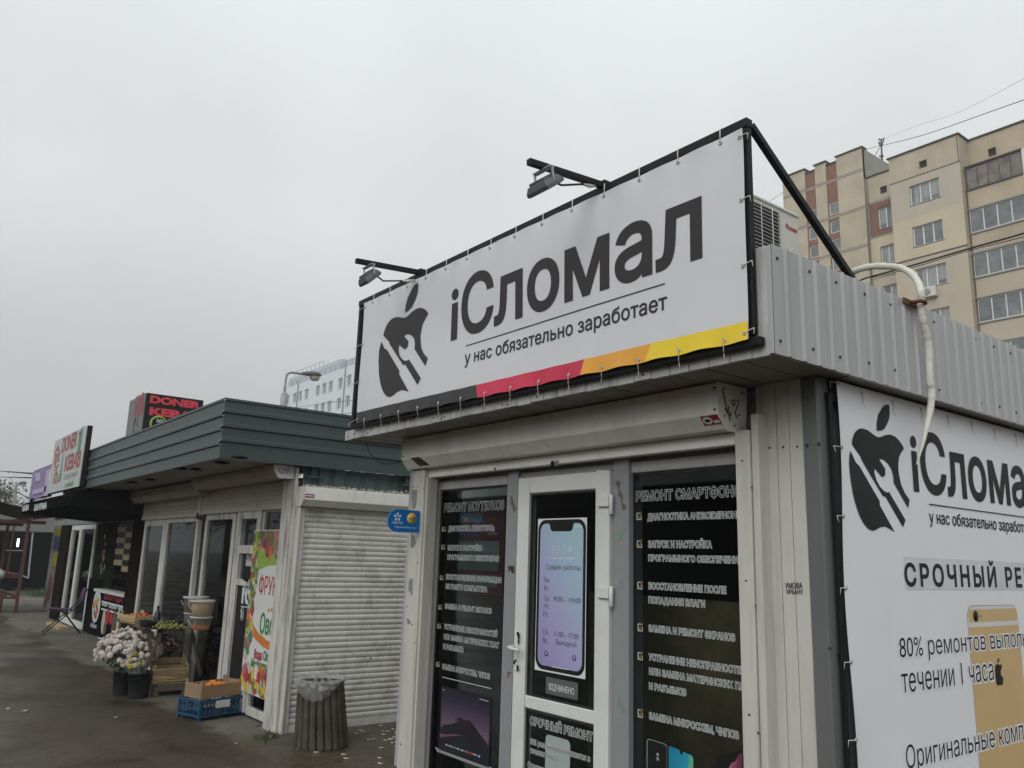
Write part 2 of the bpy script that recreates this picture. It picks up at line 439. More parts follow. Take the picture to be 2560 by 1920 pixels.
# roof with corrugated side fascia and dirty plank fascia in front
mb = MB(); mb.box(-5.6, FASX-.03, FASY+.05, SIDE_END, ZT-.06, ZT-.03); mb.build('roof', M['grey_steel'], K)
mb = MB()
pitch = .115; y = FASY
prof = []
while y < SIDE_END:                                   # trapezoid ribs
    prof += [(y, 0), (y+.086, 0), (y+.096, .012), (y+.104, .012)]
    y += pitch
mb.mesh([(FASX+d, yy, zz) for yy, d in prof for zz in (ZB, ZT+.0)], [(2*i, 2*i+1, 2*i+3, 2*i+2) for i in range(len(prof)-1)])
mb.box(FASX-.03, FASX-.004, FASY, SIDE_END, ZB+.004, ZT-.004)
fs = mb.build('side_fascia', M['grey_side'], K)
mb = MB()
for k in range(24):
    yy = FASY+.045+k*.24+random.uniform(-.02, .02)
    for zz in (ZB+.075+random.uniform(-.02, .02), ZT-.06):
        if random.random() < .85: mb.lathe((FASX+.001, yy, zz), [(0, .006), (.006, .005), (.008, 0)], 8, axis=X)
build_each(mb, 'screw_head', M['screw'], fs)
mb = MB()
x = FASL
while x < FASX-.03:
    w = .118
    mb.box(x+.002, min(x+w-.002, FASX-.03), FASY, FASY+.02, ZB+random.uniform(-.004, .003), ZT if x > -5.6 else ZB+.075)
    x += w
ff = mb.build('front_fascia', M['dirty_fascia'], K, bevel=.002)
mb = MB()
for k in range(30):
    mb.lathe((random.uniform(FASL+.05, FASX-.1), FASY-.001, random.uniform(ZB+.015, ZB+.09)), [(.006, 0), (.005, .004), (0, .005)], 7, axis=-Y)
build_each(mb, 'screw_head', M['screw'], ff)
mb = MB(); mb.box(FASL, FASL+.02, FASY+.02, SIDE_END, ZB, ZB+.075); mb.box(-5.62, -5.60, FASY+.02, SIDE_END, ZB+.08, ZT); mb.box(FASL+.02, -5.62, FASY+.02, SIDE_END, ZB+.055, ZB+.07); mb.build('end_fascia', M['grey_side'], K)
mb = MB()
x = FASL+.02
while x < FASX-.03:
    mb.box(x+.006, min(x+.204, FASX-.03), FASY+.02, FY+.10, ZB+.012, ZB+.017); x += .21
mb.box(XR+.0, FASX-.03, FY+.11, SIDE_END, ZB+.010, ZB+.03)
mb.build('soffit', M['soffit'], K)
mb = MB(); mb.box(FASL+.03, FASX-.04, FASY+.03, FY+.10, ZB+.036, ZB+.045); mb.build('soffit_backing', M['dark_in'], K)
mb = MB(); mb.box(XR-.02, XR+.015, FY+.06, SIDE_END, ZB-.07, ZB+.009); mb.build('eave_beam', M['black_paint'], K)

# shutter box above the shop front
bx0, bx1 = P(1006.6, 1112, y=3.257).x, -2.549
prof = [(3.257, 2.495), (3.259, 2.337), (3.322, 2.266), (3.47, 2.262), (3.49, 2.495)]
mb = MB(); mb.prism([(bx0+.004, a, b) for a, b in prof], (bx1-bx0-.008, 0, 0)); 
sbx = mb.build('shutter_box', M['white_paint'], K, bevel=.003)
mb = MB()
ep = [(3.252, 2.498), (3.253, 2.332), (3.32, 2.259), (3.475, 2.255), (3.493, 2.498)]
mb.prism([(bx1-.0035, a, b) for a, b in ep], (.006, 0, 0)); mb.build('end_plate', M['white_paint'], sbx)
mb = MB(); mb.prism([(bx0-.003, a, b) for a, b in ep], (.006, 0, 0)); mb.build('end_plate', M['white_paint'], sbx)
mb = MB()
for (a, b) in ((3.30, 2.47), (3.30, 2.33), (3.38, 2.29), (3.44, 2.285), (3.45, 2.47), (3.37, 2.40), (3.42, 2.35)):
    mb.lathe((bx1+.003, a, b), [(.006, 0), (.005, .003), (0, .004)], 7, axis=X)
for zz in (2.47, 2.36): mb.lathe((bx1-.02, 3.257, zz), [(.007, 0), (.006, .003), (0, .004)], 7, axis=-Y); mb.lathe((bx0+.02, 3.257, zz), [(.007, 0), (.006, .003), (0, .004)], 7, axis=-Y)
build_each(mb, 'screw_head', M['screw'], sbx)
# red round-eye warning sticker, dark maker's plate, brown scrawl
M['sticker_red'] = mat('sticker_red', (.30, .02, .03), .5, var=.1)
M['sticker_green'] = mat('sticker_green', (.12, .16, .06), .5)
M['scrawl'] = mat('scrawl', (.13, .065, .03), .6, var=.3)
def chamfer_pt(xx, t): return Vector((xx, 3.259+(3.322-3.259)*t, 2.337+(2.266-2.337)*t))
cn = Vector((0, -(2.337-2.266), -(3.322-3.259))).normalized()
sx0 = P(1753, 1050, y=3.27).x; sx1 = P(1797, 1050, y=3.27).x
mb = MB(); q = [chamfer_pt(sx0, .02), chamfer_pt(sx1, .02), chamfer_pt(sx1, .62), chamfer_pt(sx0, .62)]
mb.prism([p+cn*.001 for p in q], cn*.0012, 0)
c = (q[0]*.68+q[1]*.32+q[3]*.68+q[2]*.32)/2+cn*.003
mb.prism([c+X*.03*math.cos(t*.5236)+(q[3]-q[0]).normalized()*.023*math.sin(t*.5236) for t in range(12)], cn*.0008, 1)
mb.prism([c+cn*.001+X*.018*math.cos(t*.5236)+(q[3]-q[0]).normalized()*.008*math.sin(t*.5236) for t in range(12)], cn*.0008, 2)
a0 = q[0].lerp(q[1], .62).lerp(q[3].lerp(q[2], .62), .55)+cn*.003
mb.prism([a0, a0+X*(sx1-sx0)*.32, a0+X*(sx1-sx0)*.32+(q[3]-q[0])*.3, a0+(q[3]-q[0])*.3], cn*.0008, 1)
mb.build('warning_sticker', [M['sticker_red'], M['sticker_white'], M['ink_black']], sbx)
sx0 = P(1030, 1155, y=3.27).x; sx1 = P(1052, 1160, y=3.27).x
mb = MB(); q = [chamfer_pt(sx0, -.05), chamfer_pt(sx1-.01, -.05), chamfer_pt(sx1+.06, .8), chamfer_pt(sx0+.05, .8)]
mb.prism([p+cn*.001 for p in q], cn*.0012, 0)
for k in range(4):
    t = .12+k*.22
    a0 = q[0].lerp(q[3], t)+cn*.003; b0 = q[1].lerp(q[2], t)+cn*.003
    mb.prism([a0.lerp(b0, .15), a0.lerp(b0, .85), a0.lerp(b0, .85)+(q[3]-q[0])*.08, a0.lerp(b0, .15)+(q[3]-q[0])*.08], cn*.0006, 1)
mb.build('maker_sticker', [M['ink_black'], M['sticker_green']], sbx)
def endp(px, py): p = P(px, py, x=bx1+.006); return p
mb = MB()
O5 = lambda a, b: endp(1700+a*.3134, 840+b*.3134)
for st in ([(338, 425), (352, 480), (365, 545), (378, 600), (395, 650), (400, 680)], [(360, 575), (380, 620), (392, 560)], [(400, 520), (440, 512), (470, 520), (455, 570), (440, 610), (455, 655)], [(415, 530), (430, 560), (442, 530)], [(395, 600), (400, 640), (412, 620)]):
    mb.tube([O5(*p) for p in st], .0035, 5)
mb.build('scrawl', M['scrawl'], sbx)

# bottom rail of the raised shutter, with its lock
mb = MB(); rz0, rz1 = 2.198, 2.262
mb.box(P(1068, 1190, y=3.40).x, P(1838, 1100, y=3.40).x, 3.40, 3.46, rz0, rz1)
rl = mb.build('shutter_rail', M['white_paint'], K, bevel=.004)
mb = MB(); c = P(1386, 1158.5, y=3.40); c.y = 3.398
mb.lathe(c-X*.012, [(.016, 0), (.018, .006), (.010, .010), (0, .008)], 14, axis=-Y, m=0)
mb.lathe(c+X*.022, [(.02, -.002), (.02, .001), (.016, .002), (0, .002)], 14, axis=-Y, m=1)
mb.lathe(P(1238, 1172, y=3.398), [(.007, -.01), (.007, .006), (0, .007)], 8, axis=-Y)
mb.build('shutter_lock', [M['black_paint'], M['grey_trim']], rl)

# left jamb (shutter guide)
jl0, jl1 = P(1032, 1180, y=3.36).x, P(1066, 1180, y=3.36).x
mb = MB(); mb.box(jl0, jl1-.025, 3.36, FY+.08, 0, 2.26); mb.box(jl1-.022, jl1, 3.375, 3.47, 0, 2.20)
jl = mb.build('shutter_guide', M['white_panel'], K, bevel=.004)
M['peel'] = mat('peel', (.22, .22, .23), .6, var=.1)
mb = MB()
for (pts) in ([(1495, 1095), (1540, 1100), (1530, 1230), (1510, 1260), (1500, 1240)], [(1490, 1440), (1520, 1470), (1525, 1530), (1500, 1560), (1488, 1555)]):
    mb.poly([P(560+a*.3134, 880+b*.3134, y=3.357) for a, b in pts])
for (pts) in ([(1475, 160), (1505, 145), (1500, 290), (1485, 260), (1470, 240)], [(1455, 465), (1475, 470), (1490, 500), (1465, 515)]):
    mb.poly([P(560+a*.3134, 1400+b*.3134, y=3.357) for a, b in pts])
build_each(mb, 'peeled_patch', M['peel'], jl)
mb = MB()
for (a, b) in ((1513, 1075), (1530, 1130), (1545, 1075), (1590, 1090)): mb.lathe(P(560+a*.3134, 880+b*.3134, y=3.359), [(.006, 0), (.005, .003), (0, .004)], 7, axis=-Y)
for (a, b) in ((1500, 515), (1465, 370), (1545, 20), (1520, 660), (1408, 1468)): mb.lathe(P(560+a*.3134, 1400+b*.3134, y=3.359), [(.006, 0), (.005, .003), (0, .004)], 7, axis=-Y)
build_each(mb, 'screw_head', M['screw'], jl)

# right jamb: guide with two strips, shaded reveal, three white planks, grey corner trim
JY = 3.38
j = lambda px, yy=JY: P(px, 1180, y=yy).x
ja, jb, jc = j(1838.5), j(1876), j(1893)
mb = MB(); mb.box(ja, jb-.003, JY, FY+.03, 0, 2.262); mb.box(jb, jc, JY+.012, FY+.03, 0, 2.34)
jr = mb.build('shutter_guide', M['white_panel'], K, bevel=.004)
mb = MB()
for (a, b) in ((1512, 50), (1616, 335), (1552, 1325), (1655, 1590)): mb.lathe(P(1500+a*.2351, 1140+b*.2351, y=JY-.001), [(.005, 0), (.004, .003), (0, .004)], 7, axis=-Y)
for (a, b) in ((1587, 1092), (1684, 1285)): mb.lathe(P(1500+a*.2351, 1530+b*.2351, y=JY-.001), [(.006, 0), (.005, .003), (0, .004)], 7, axis=-Y)
build_each(mb, 'screw_head', M['screw'], jr)
WY = 3.475
pl = [P(px, 1180, y=WY).x for px in (1893, 1913, 1944.5, 1976, 2012)]
mb = MB(); mb.box(pl[0]-.01, pl[1]-.002, WY+.02, FY+.05, 0, ZB+.01)
for a, b in zip(pl[1:-1], pl[2:]): mb.box(a+.0015, b-.0015, WY, FY+.05, 0, ZB+.01)
wp = mb.build('wall_panel', M['white_panel'], K, bevel=.0025)
mb = MB()
for k, px in enumerate((1899, 1924, 1958, 1993)): mb.lathe(P(px, 1121-k*1.5, y=WY-.001), [(.006, 0), (.005, .003), (0, .004)], 7, axis=-Y)
build_each(mb, 'screw_head', M['screw'], wp)
mb = MB()                                        # pen tag on the planks
tg = lambda a, b: P(1500+a*.2351, 1140+b*.2351, y=WY-.0015)
letter(mb, 'УМОВА', tg(1975, 1408), tg(2155, 1405), (tg(2000, 1345)-tg(2000, 1403)).length, -Y, .0015, off=.02)
letter(mb, 'УРБАНУ', tg(1985, 1470), tg(2160, 1468), (tg(2000, 1415)-tg(2000, 1465)).length, -Y, .0015, off=.02)
mb.build('pen_tag', M['ink_black'], wp)
ct = P(2012, 1180, y=WY-.004).x
mb = MB(); mb.box(ct, XR-.003, WY-.006, WY+.01, 0, ZB+.008); mb.box(XR-.012, XR, WY-.003, FY+.16, 0, ZB+.008)
cp = mb.build('corner_trim', M['grey_steel'], K, bevel=.004)
mb = MB()
for px, py in ((2018, 1113.5), (2047, 1109), (2075, 1620), (2048, 1110)): mb.lathe(P(px, py, y=WY-.007), [(.008, 0), (.007, .003), (0, .004)], 8, axis=-Y)
build_each(mb, 'screw_head', M['screw'], cp)

# grey posts either side of the door and the header over everything
def post(px0, px1, name='door_post'):
    a, b = P(px0, 1250, y=3.47).x, P(px1, 1250, y=3.47).x
    mb = MB(); mb.box(a, b, 3.47, FY+.09, 0, 2.2); return mb.build(name, M['grey_trim'], K, bevel=.004), a, b
p1, lpa, lpb = post(1268.5, 1293); p2, rpa, rpb = post(1533, 1571)
M['smear_brown'] = mat('smear_brown', (.14, .11, .075), .6, var=.3); M['smear_green'] = mat('smear_green', (.19, .265, .225), .6, var=.3)
M['smear_pink'] = mat('smear_pink', (.265, .24, .28), .6, var=.3)
def smear(par, pts, m, ox=1500, oy=1140):
    mb = MB(); mb.poly([P(ox+a*.2351, oy+b*.2351, y=3.4685) for a, b in pts]); mb.build('paint_smear', m, par)
smear(p2, [(165, 265), (205, 260), (220, 290), (205, 340), (225, 390), (245, 420), (240, 500), (275, 520), (285, 555), (240, 585), (230, 540), (225, 470), (195, 420), (195, 350), (165, 300)], M['smear_brown'])
smear(p2, [(235, 745), (245, 780), (285, 785), (270, 810), (245, 830), (240, 870), (210, 900), (160, 910), (150, 885), (175, 860), (165, 830), (190, 795), (225, 785)], M['smear_green'])
smear(p2, [(220, 1275), (245, 1310), (240, 1390), (205, 1420), (185, 1400), (200, 1340)], M['smear_pink'])
smear(p2, [(190, 890), (215, 880), (205, 940), (235, 1000), (270, 1040), (235, 1090), (240, 1050), (205, 1000), (180, 940)], M['smear_green'], oy=1530)
smear(p1, [(1005, 430), (1025, 420), (1035, 480), (1060, 550), (1070, 575), (1035, 600), (1025, 550), (1000, 490)], M['smear_brown'], ox=1040)
smear(p1, [(980, 1170), (1045, 1170), (1045, 1240), (1025, 1250), (1000, 1210), (982, 1240)], M['screw'], ox=1040)
smear(p1, [(965, 640), (1000, 630), (1020, 650), (990, 670), (985, 700), (965, 705), (975, 670)], M['smear_brown'], ox=1040, oy=1530)
mb = MB(); mb.box(P(1096, 1190, y=FY).x, P(1900, 1190, y=FY).x, FY+.04, FY+.09, 2.16, ZB); mb.build('header', M['grey_frame'], K)

# windows ---------------------------------------------------------------
GY = 3.515
def window(name_px, z_top_in, frame_top, lab=None):
    """frame with one fixed pane; px = outer left, glass left, glass right, outer right"""
    o0, g0, g1, o1 = [P(p, 1300, y=FY).x for p in name_px]
    mb = MB(); f0, f1 = FY-.005, FY+.05
    mb.box(o0, g0, f0, f1, .05, frame_top); mb.box(g1, o1, f0, f1, .05, frame_top)
    mb.box(g0, g1, f0, f1, z_top_in, frame_top); mb.box(g0, g1, f0, f1, .05, .10)
    w = mb.build('window', M['grey_frame'], K, bevel=.004)
    mb = MB(); mb.box(g0+.001, g1-.001, GY, GY+.006, .101, z_top_in-.001); pn = mb.build('pane', M['glass'], w)
    mb = MB()
    for a, b in ((g0, g0+.012), (g1-.012, g1)): mb.box(a+.0015, b, GY-.006, GY-.001, .102, z_top_in-.002)
    mb.box(g0+.014, g1-.014, GY-.006, GY-.001, z_top_in-.014, z_top_in-.002)
    mb.build('gasket', M['rubber'], w)
    return w, g0, g1
zt_l = P(1180, 1219, y=FY).z; zt_r = P(1700, 1173, y=FY).z
wl_, wl0, wl1 = window((1071, 1098, 1267.5, 1269), zt_l, zt_l+.065)
wr_, wr0, wr1 = window((1571, 1578, 1846, 1880), zt_r, zt_r+.065)
TY = GY-.0015
def lines(mbw, mbd, rows, ox, oy, m_h):
    for body, a, b, h, fit in rows:
        A = P(ox+a[0]*.2351, oy+a[1]*.2351, y=TY); B = P(ox+b[0]*.2351, oy+b[1]*.2351, y=TY)
        B.z = (A.z+B.z)/2; A.z = B.z
        H = (P(ox+a[0]*.2351, oy+(a[1]-h)*.2351, y=TY)-P(ox+a[0]*.2351, oy+a[1]*.2351, y=TY)).length
        letter(mbw, body, A, B, H, -Y, .0008, off=m_h, fit=fit)
        letter(mbd, body, A, B, H, -Y, .0016, off=-.002 if m_h > .058 and m_h < .072 else .015, fit=fit)
def checks(mbw, mbg, pts, ox, oy, w, h):
    for a, b in pts:
        c = P(ox+a*.2351, oy+b*.2351, y=TY-.001)
        u = abs(P(ox+(a+w)*.2351, oy+b*.2351, y=TY).x-P(ox+a*.2351, oy+b*.2351, y=TY).x)/2
        vv = h*.2351/2056*4.7/2
        for (x0, x1, z0, z1) in ((-u, -u*.75, -vv, vv), (-u*.75, u*.45, vv*.82, vv), (-u*.75, u, -vv, -vv*.82), (u*.8, u, -vv*.82, vv*.15)):
            mbw.box(c.x+x0, c.x+x1, TY-.0014, TY-.0006, c.z+z0, c.z+z1)
        q = [(-.55, .25), (-.1, -.65), (1.15, 1.45), (1.2, 1.25), (-.05, -.95), (-.25, -.85), (-.8, .15)]
        mbg.poly([(c.x+a_*u, TY-.002, c.z+b_*vv) for a_, b_ in q])
mw, md, mg = MB(), MB(), MB()
lines(mw, md, [('РЕМОНТ НОУТБУКОВ', (300, 585), (935, 572), 82, None)], 1040, 1140, .048)
lines(mw, md, [('ДИАГНОСТИКА ПК/НОУТБУКА;', (345, 797), (830, 795), 52, None), ('ЗАПУСК И НАСТРОЙКА', (337, 1003), (703, 1003), 50, None),
  ('ПРОГРАММНОГО ОБЕСПЕЧЕНИЯ', (333, 1105), (880, 1115), 50, None), ('ВОССТАНОВЛЕНИЕ ИНФОРМАЦИИ', (320, 1312), (905, 1345), 50, None),
  ('ИЗ ПАМЯТИ КОМПЬЮТЕРА', (317, 1412), (755, 1445), 50, None), ('ЗАМЕНА И РЕМОНТ ЭКРАНОВ', (308, 1622), (803, 1675), 50, None)], 1040, 1140, .062)
lines(mw, md, [('УСТРАНЕНИЕ НЕИСПРАВНОСТЕЙ', (300, 180), (863, 265), 52, None), ('ИЛИ ЗАМЕНА МАТЕРИНСКИХ ПЛАТ', (296, 285), (880, 385), 52, None),
  ('И РАЗЪЕМОВ', (290, 393), (503, 427), 52, None), ('ЗАМЕНА МИКРОСХЕМ, ЧИПОВ', (280, 605), (785, 712), 52, None)], 1040, 1530, .062)
a0 = P(1040+280*.2351, 1530+690*.2351, y=TY); b0 = P(1040+800*.2351, 1530+815*.2351, y=TY)
mw.box(a0.x, b0.x, TY-.001, TY-.0005, (a0.z+b0.z)/2-.002, (a0.z+b0.z)/2+.002)
checks(mw, mg, [(295, 780), (287, 970), (272, 1295), (257, 1608)], 1040, 1140, 34, 56)
checks(mw, mg, [(247, 150), (232, 557)], 1040, 1530, 34, 56)
mw.build('lettering_outline', M['sticker_white'], wl_); md.build('lettering', M['sticker_black'], wl_)
M['check_beige'] = mat('check_beige', (.42, .36, .26), .5)
build_each(mg, 'check_mark', M['check_beige'], wl_)
# backing film behind the text, with a dim red display inside
M['film'] = mat('film', (.012, .017, .019), .35, var=.2)
M['display_red'] = mat('display_red', (.22, .045, .05), .7, var=.5, vscale=3)
M['display_grey'] = mat('display_grey', (.26, .31, .32), .7, var=.3)
mb = MB(); rp = lambda a, b, yy: P(1040+a*.2351, 1140+b*.2351, y=yy)
a0, b0 = rp(290, 600, 3.62), rp(915, 1490, 3.62)
mb.box(a0.x, b0.x, 3.62, 3.63, b0.z, a0.z, 0)
for (u0, v0, u1, v1) in ((425, 905, 880, 1225), (425, 1250, 860, 1400), (300, 620, 700, 700), (770, 815, 880, 840)):
    c0, c1 = rp(u0, v0, 3.615), rp(u1, v1, 3.615); mb.box(c0.x, c1.x, 3.612, 3.619, c1.z, c0.z, 1)
mb.build('display_panel', [M['display_red'], M['display_grey']], wl_)
# laptop picture
def grad_mat(name, stops, axis, lo, hi, rough=.35, wave=0):
    """print with a colour run across the sheet (axis: weights on x,y,z of the object's own space)"""
    m = bpy.data.materials.new(name); m.use_nodes = True
    n, l = m.node_tree.nodes, m.node_tree.links
    tc = n.new('ShaderNodeTexCoord'); dp = n.new('ShaderNodeVectorMath'); dp.operation = 'DOT_PRODUCT'; dp.inputs[1].default_value = axis
    src = tc.outputs['Object']
    if wave:
        no = n.new('ShaderNodeTexNoise'); no.inputs['Scale'].default_value = wave[0]; l.new(src, no.inputs['Vector'])
        ma = n.new('ShaderNodeVectorMath'); ma.operation = 'MULTIPLY_ADD'; ma.inputs[1].default_value = (wave[1],)*3
        l.new(no.outputs['Color'], ma.inputs[0]); l.new(src, ma.inputs[2]); src = ma.outputs[0]
    l.new(src, dp.inputs[0])
    mr = n.new('ShaderNodeMapRange'); mr.inputs[1].default_value = lo; mr.inputs[2].default_value = hi; l.new(dp.outputs['Value'], mr.inputs[0])
    rp_ = n.new('ShaderNodeValToRGB'); l.new(mr.outputs[0], rp_.inputs[0])
    while len(rp_.color_ramp.elements) < len(stops): rp_.color_ramp.elements.new(.5)
    for e, (p, c) in zip(rp_.color_ramp.elements, stops): e.position = p; e.color = (*c, 1)
    b = n['Principled BSDF']; b.inputs['Roughness'].default_value = rough
    l.new(rp_.outputs[0], b.inputs['Base Color']); return m
lp = lambda a, b, yy=TY-.001: P(1040+a*.2351, 1530+b*.2351, y=yy)
q = [lp(275, 808), lp(788, 935), lp(778, 1600), lp(255, 1402)]
zt, zb = (q[0].z+q[1].z)/2, (q[2].z+q[3].z)/2; x0, x1 = q[3].x, q[1].x
kz = K.location.z
L_ = thing  # alias kept short
mb = MB(); mb.box(x0-.012, x1+.012, TY-.001, TY-.0004, zb-.035, zt+.015, 0)
sc_h = zt-zb
mb.box(x0, x1, TY-.0018, TY-.0011, zb, zt, 1)
ridge = [(0, .30), (.15, .42), (.3, .5), (.42, .58), (.5, .55), (.63, .575), (.8, .42), (1, .26), (1, 0), (0, 0)]
mb.poly([(x0+(x1-x0)*a, TY-.0024, zb+sc_h*b) for a, b in ridge], 2)
mb.poly([(x0+(x1-x0)*a, TY-.0028, zb+sc_h*b) for a, b in [(0, .34), (.25, .42), (.4, .52), (.2, .47), (0, .41)]], 3)
mb.poly([(x0+(x1-x0)*a, TY-.0028, zb+sc_h*b) for a, b in [(0, .12), (.2, .2), (.5, .28), (.3, .26), (.1, .2), (0, .2)]], 3)
mb.poly([(x0+(x1-x0)*a, TY-.0032, zb+sc_h*b) for a, b in [(.2, .03), (.3, .16), (.42, .22), (.6, .23), (.85, .12), (1, .05), (1, .02)]], 0)
for k in range(17):
    xx = x0+(x1-x0)*(.13+k*.043); mb.box(xx, xx+(x1-x0)*.03, TY-.0038, TY-.0033, zb+sc_h*.02, zb+sc_h*.05, [4, 5, 4, 6, 7, 7, 4, 5, 4, 8, 6, 8, 8, 7, 4, 5, 4][k])
mb.box(x0, x0+(x1-x0)*.06, TY-.0024, TY-.0019, zt-.012, zt-.008, 4); mb.box(x1-(x1-x0)*.2, x1-(x1-x0)*.03, TY-.0024, TY-.0019, zt-.012, zt-.008, 4)
mb.poly([(x0-.07, TY-.001, zb-.028), (x1+.05, TY-.001, zb-.028), (x1+.04, TY-.001, zb-.055), (x0-.03, TY-.001, zb-.055)], 9)
M['lap_sky'] = grad_mat('lap_sky', [(0, (.16, .10, .14)), (.35, (.085, .05, .10)), (.7, (.03, .02, .05)), (1, (.01, .008, .02))], (0, 0, 1), zb+sc_h*.3, zt)
M['lap_dune'] = mat('lap_dune', (.016, .012, .018), .4, var=.4); M['lap_light'] = mat('lap_light', (.13, .085, .11), .4)
for nm, c in (('dock_white', (.5, .52, .55)), ('dock_blue', (.08, .2, .5)), ('dock_teal', (.1, .35, .4)), ('dock_brown', (.4, .2, .12)), ('dock_red', (.45, .06, .07))): M[nm] = mat(nm, c, .4)
mb.build('laptop_picture', [M['sticker_black'], M['lap_sky'], M['lap_dune'], M['lap_light'], M['dock_white'], M['dock_blue'], M['dock_teal'], M['dock_brown'], M['dock_red'], M['grey_trim']], wl_)

mw, md, mg = MB(), MB(), MB()
lines(mw, md, [('РЕМОНТ СМАРТФОНОВ', (385, 470), (1414, 439), 98, 'РЕМОНТ СМАРТФОН')], 1500, 1140, .055)
lines(mw, md, [('ДИАГНОСТИКА ANDROID/IPHONE', (508, 683), (1450, 657), 66, 'ДИАГНОСТИКА ANDROID/IPHON'), ('ЗАПУСК И НАСТРОЙКА', (515, 974), (1188, 974), 68, None),
  ('ПРОГРАММНОГО ОБЕСПЕЧЕНИЯ', (517, 1118), (1468, 1136), 62, 'ПРОГРАММНОГО ОБЕСПЕЧЕНИ'), ('ВОССТАНОВЛЕНИЕ ПОСЛЕ', (520, 1415), (1340, 1460), 66, None),
  ('ПОПАДАНИЯ ВЛАГИ', (520, 1565), (1115, 1605), 66, None)], 1500, 1140, .07)
lines(mw, md, [('ЗАМЕНА И РЕМОНТ ЭКРАНОВ', (520, 212), (1435, 300), 66, None), ('УСТРАНЕНИЕ НЕИСПРАВНОСТЕЙ', (522, 515), (1492, 650), 66, 'УСТРАНЕНИЕ НЕИСПРАВНОСТЕ'),
  ('ИЛИ ЗАМЕНА МАТЕРИНСКИХ ПЛАТ', (525, 665), (1480, 818), 66, 'ИЛИ ЗАМЕНА МАТЕРИНСКИХ П'), ('И РАЗЪЕМОВ', (525, 825), (915, 885), 66, None),
  ('ЗАМЕНА МИКРОСХЕМ, ЧИПОВ', (525, 1140), (1475, 1345), 68, None)], 1500, 1530, .07)
checks(mw, mg, [(415, 642), (420, 937), (425, 1378)], 1500, 1140, 52, 74)
checks(mw, mg, [(428, 165), (428, 470), (428, 1080)], 1500, 1530, 52, 74)
mw.build('lettering_outline', M['sticker_white'], wr_); md.build('lettering', M['sticker_black'], wr_); build_each(mg, 'check_mark', M['gold'], wr_)
# phone pictures at the foot of the right pane
M['scr_teal'] = grad_mat('scr_teal', [(0, (.01, .20, .33)), (.5, (.02, .30, .42)), (.6, (.12, .42, .25)), (1, (.30, .48, .08))], (1, 0, -.15), P(1672, 1900, y=3.51).x+4.05-.15*.35, P(1738, 1900, y=3.51).x+4.05-.0, wave=(6, .06))
M['scr_pink'] = grad_mat('scr_pink', [(0, (.5, .5, .48)), (.5, (.4, .12, .16)), (1, (.16, .03, .08))], (1, 0, 0), P(1820, 1900, y=3.51).x+4.05, P(1858, 1900, y=3.51).x+4.05, wave=(9, .06))
rq = lambda a, b, o=.001: P(1500+a*.2351, 1530+b*.2351, y=TY-o)
def card(mb, pts, o, m, ext=.0006):
    mb.prism([rq(a, b, o) for a, b in pts], (0, -ext, 0), m)
mb = MB()
card(mb, [(497, 1390), (505, 1355), (525, 1348), (700, 1405), (715, 1440), (715, 2100), (497, 2000)], .001, 3)
card(mb, [(505, 1395), (515, 1360), (530, 1357), (695, 1412), (710, 1445), (710, 2100), (505, 2000)], .002, 0)
card(mb, [(714, 1440), (722, 1412), (745, 1406), (985, 1510), (1000, 1550), (1003, 2160), (714, 2060)], .003, 0)
card(mb, [(732, 1450), (740, 1425), (845, 1468), (852, 1500), (866, 1520), (880, 1510), (885, 1486), (975, 1525), (992, 1560), (995, 2120), (732, 2040)], .004, 1)
card(mb, [(1235, 1570), (1245, 1540), (1280, 1522), (1490, 1468), (1510, 1475), (1520, 2100), (1235, 2100)], .001, 0)
card(mb, [(1200, 1650), (1215, 1610), (1420, 1565), (1450, 1580), (1520, 2000), (1520, 2200), (1200, 2150)], .002, 0)
card(mb, [(1370, 1659), (1395, 1610), (1440, 1585), (1480, 1510), (1512, 1500), (1520, 2100), (1370, 2100)], .004, 2)
mb.lathe(rq(613, 1520, .003), [(.010, 0), (.010, .001), (0, .001)], 12, axis=-Y, m=3); mb.lathe(rq(613, 1565, .003), [(.010, 0), (.010, .001), (0, .001)], 12, axis=-Y, m=3)
mb.build('phone_picture', [M['ink_black'], M['scr_teal'], M['scr_pink'], M['grey_trim']], wr_)
M['reflected_brown'] = mat('reflected_brown', (.20, .155, .085), .8, var=.5, vscale=2.5)
mb = MB(); mb.box(-4.2, -2.3, 3.95, 4.0, .06, 1.40); mb.build('reflection_panel', M['reflected_brown'], K)  # brown panel added to imitate the ground mirrored in the right pane

# door ------------------------------------------------------------------
DY0, DY1 = 3.455, 3.515
dp = lambda a, b, yy=DY0: P(1040+a*.2351, 1140+b*.2351, y=yy)
d2 = lambda a, b, yy=DY0: P(1040+a*.2351, 1530+b*.2351, y=yy)
dx0, dx1 = dp(1085, 300).x, dp(2052, 300).x; dz1 = dp(1085, 240).z
gx0, gx1 = dp(1200, 700).x, dp(1916, 700).x; gz1 = dp(1560, 376).z
gz0 = (d2(1150, 885).z+d2(1893, 1050).z)/2; lz1 = (d2(1150, 1020).z+d2(1893, 1200).z)/2
mb = MB()
mb.box(dx0, gx0, DY0, DY1, .06, dz1); mb.box(gx1, dx1, DY0, DY1, .06, dz1)
mb.box(gx0, gx1, DY0, DY1, gz1, dz1); mb.box(gx0, gx1, DY0, DY1, lz1, gz0); mb.box(gx0, gx1, DY0, DY1, .06, .2)
D = mb.build('door', M['upvc'], K, bevel=.006)
mb = MB(); mb.box(lpb, dx0-.004, 3.49, FY+.06, .04, 2.16); mb.box(dx1+.004, rpa, 3.49, FY+.06, .04, 2.16); mb.box(lpb, rpa, 3.5, FY+.06, dz1+.006, 2.18)
mb.build('door_frame', M['grey_frame'], K, bevel=.003)
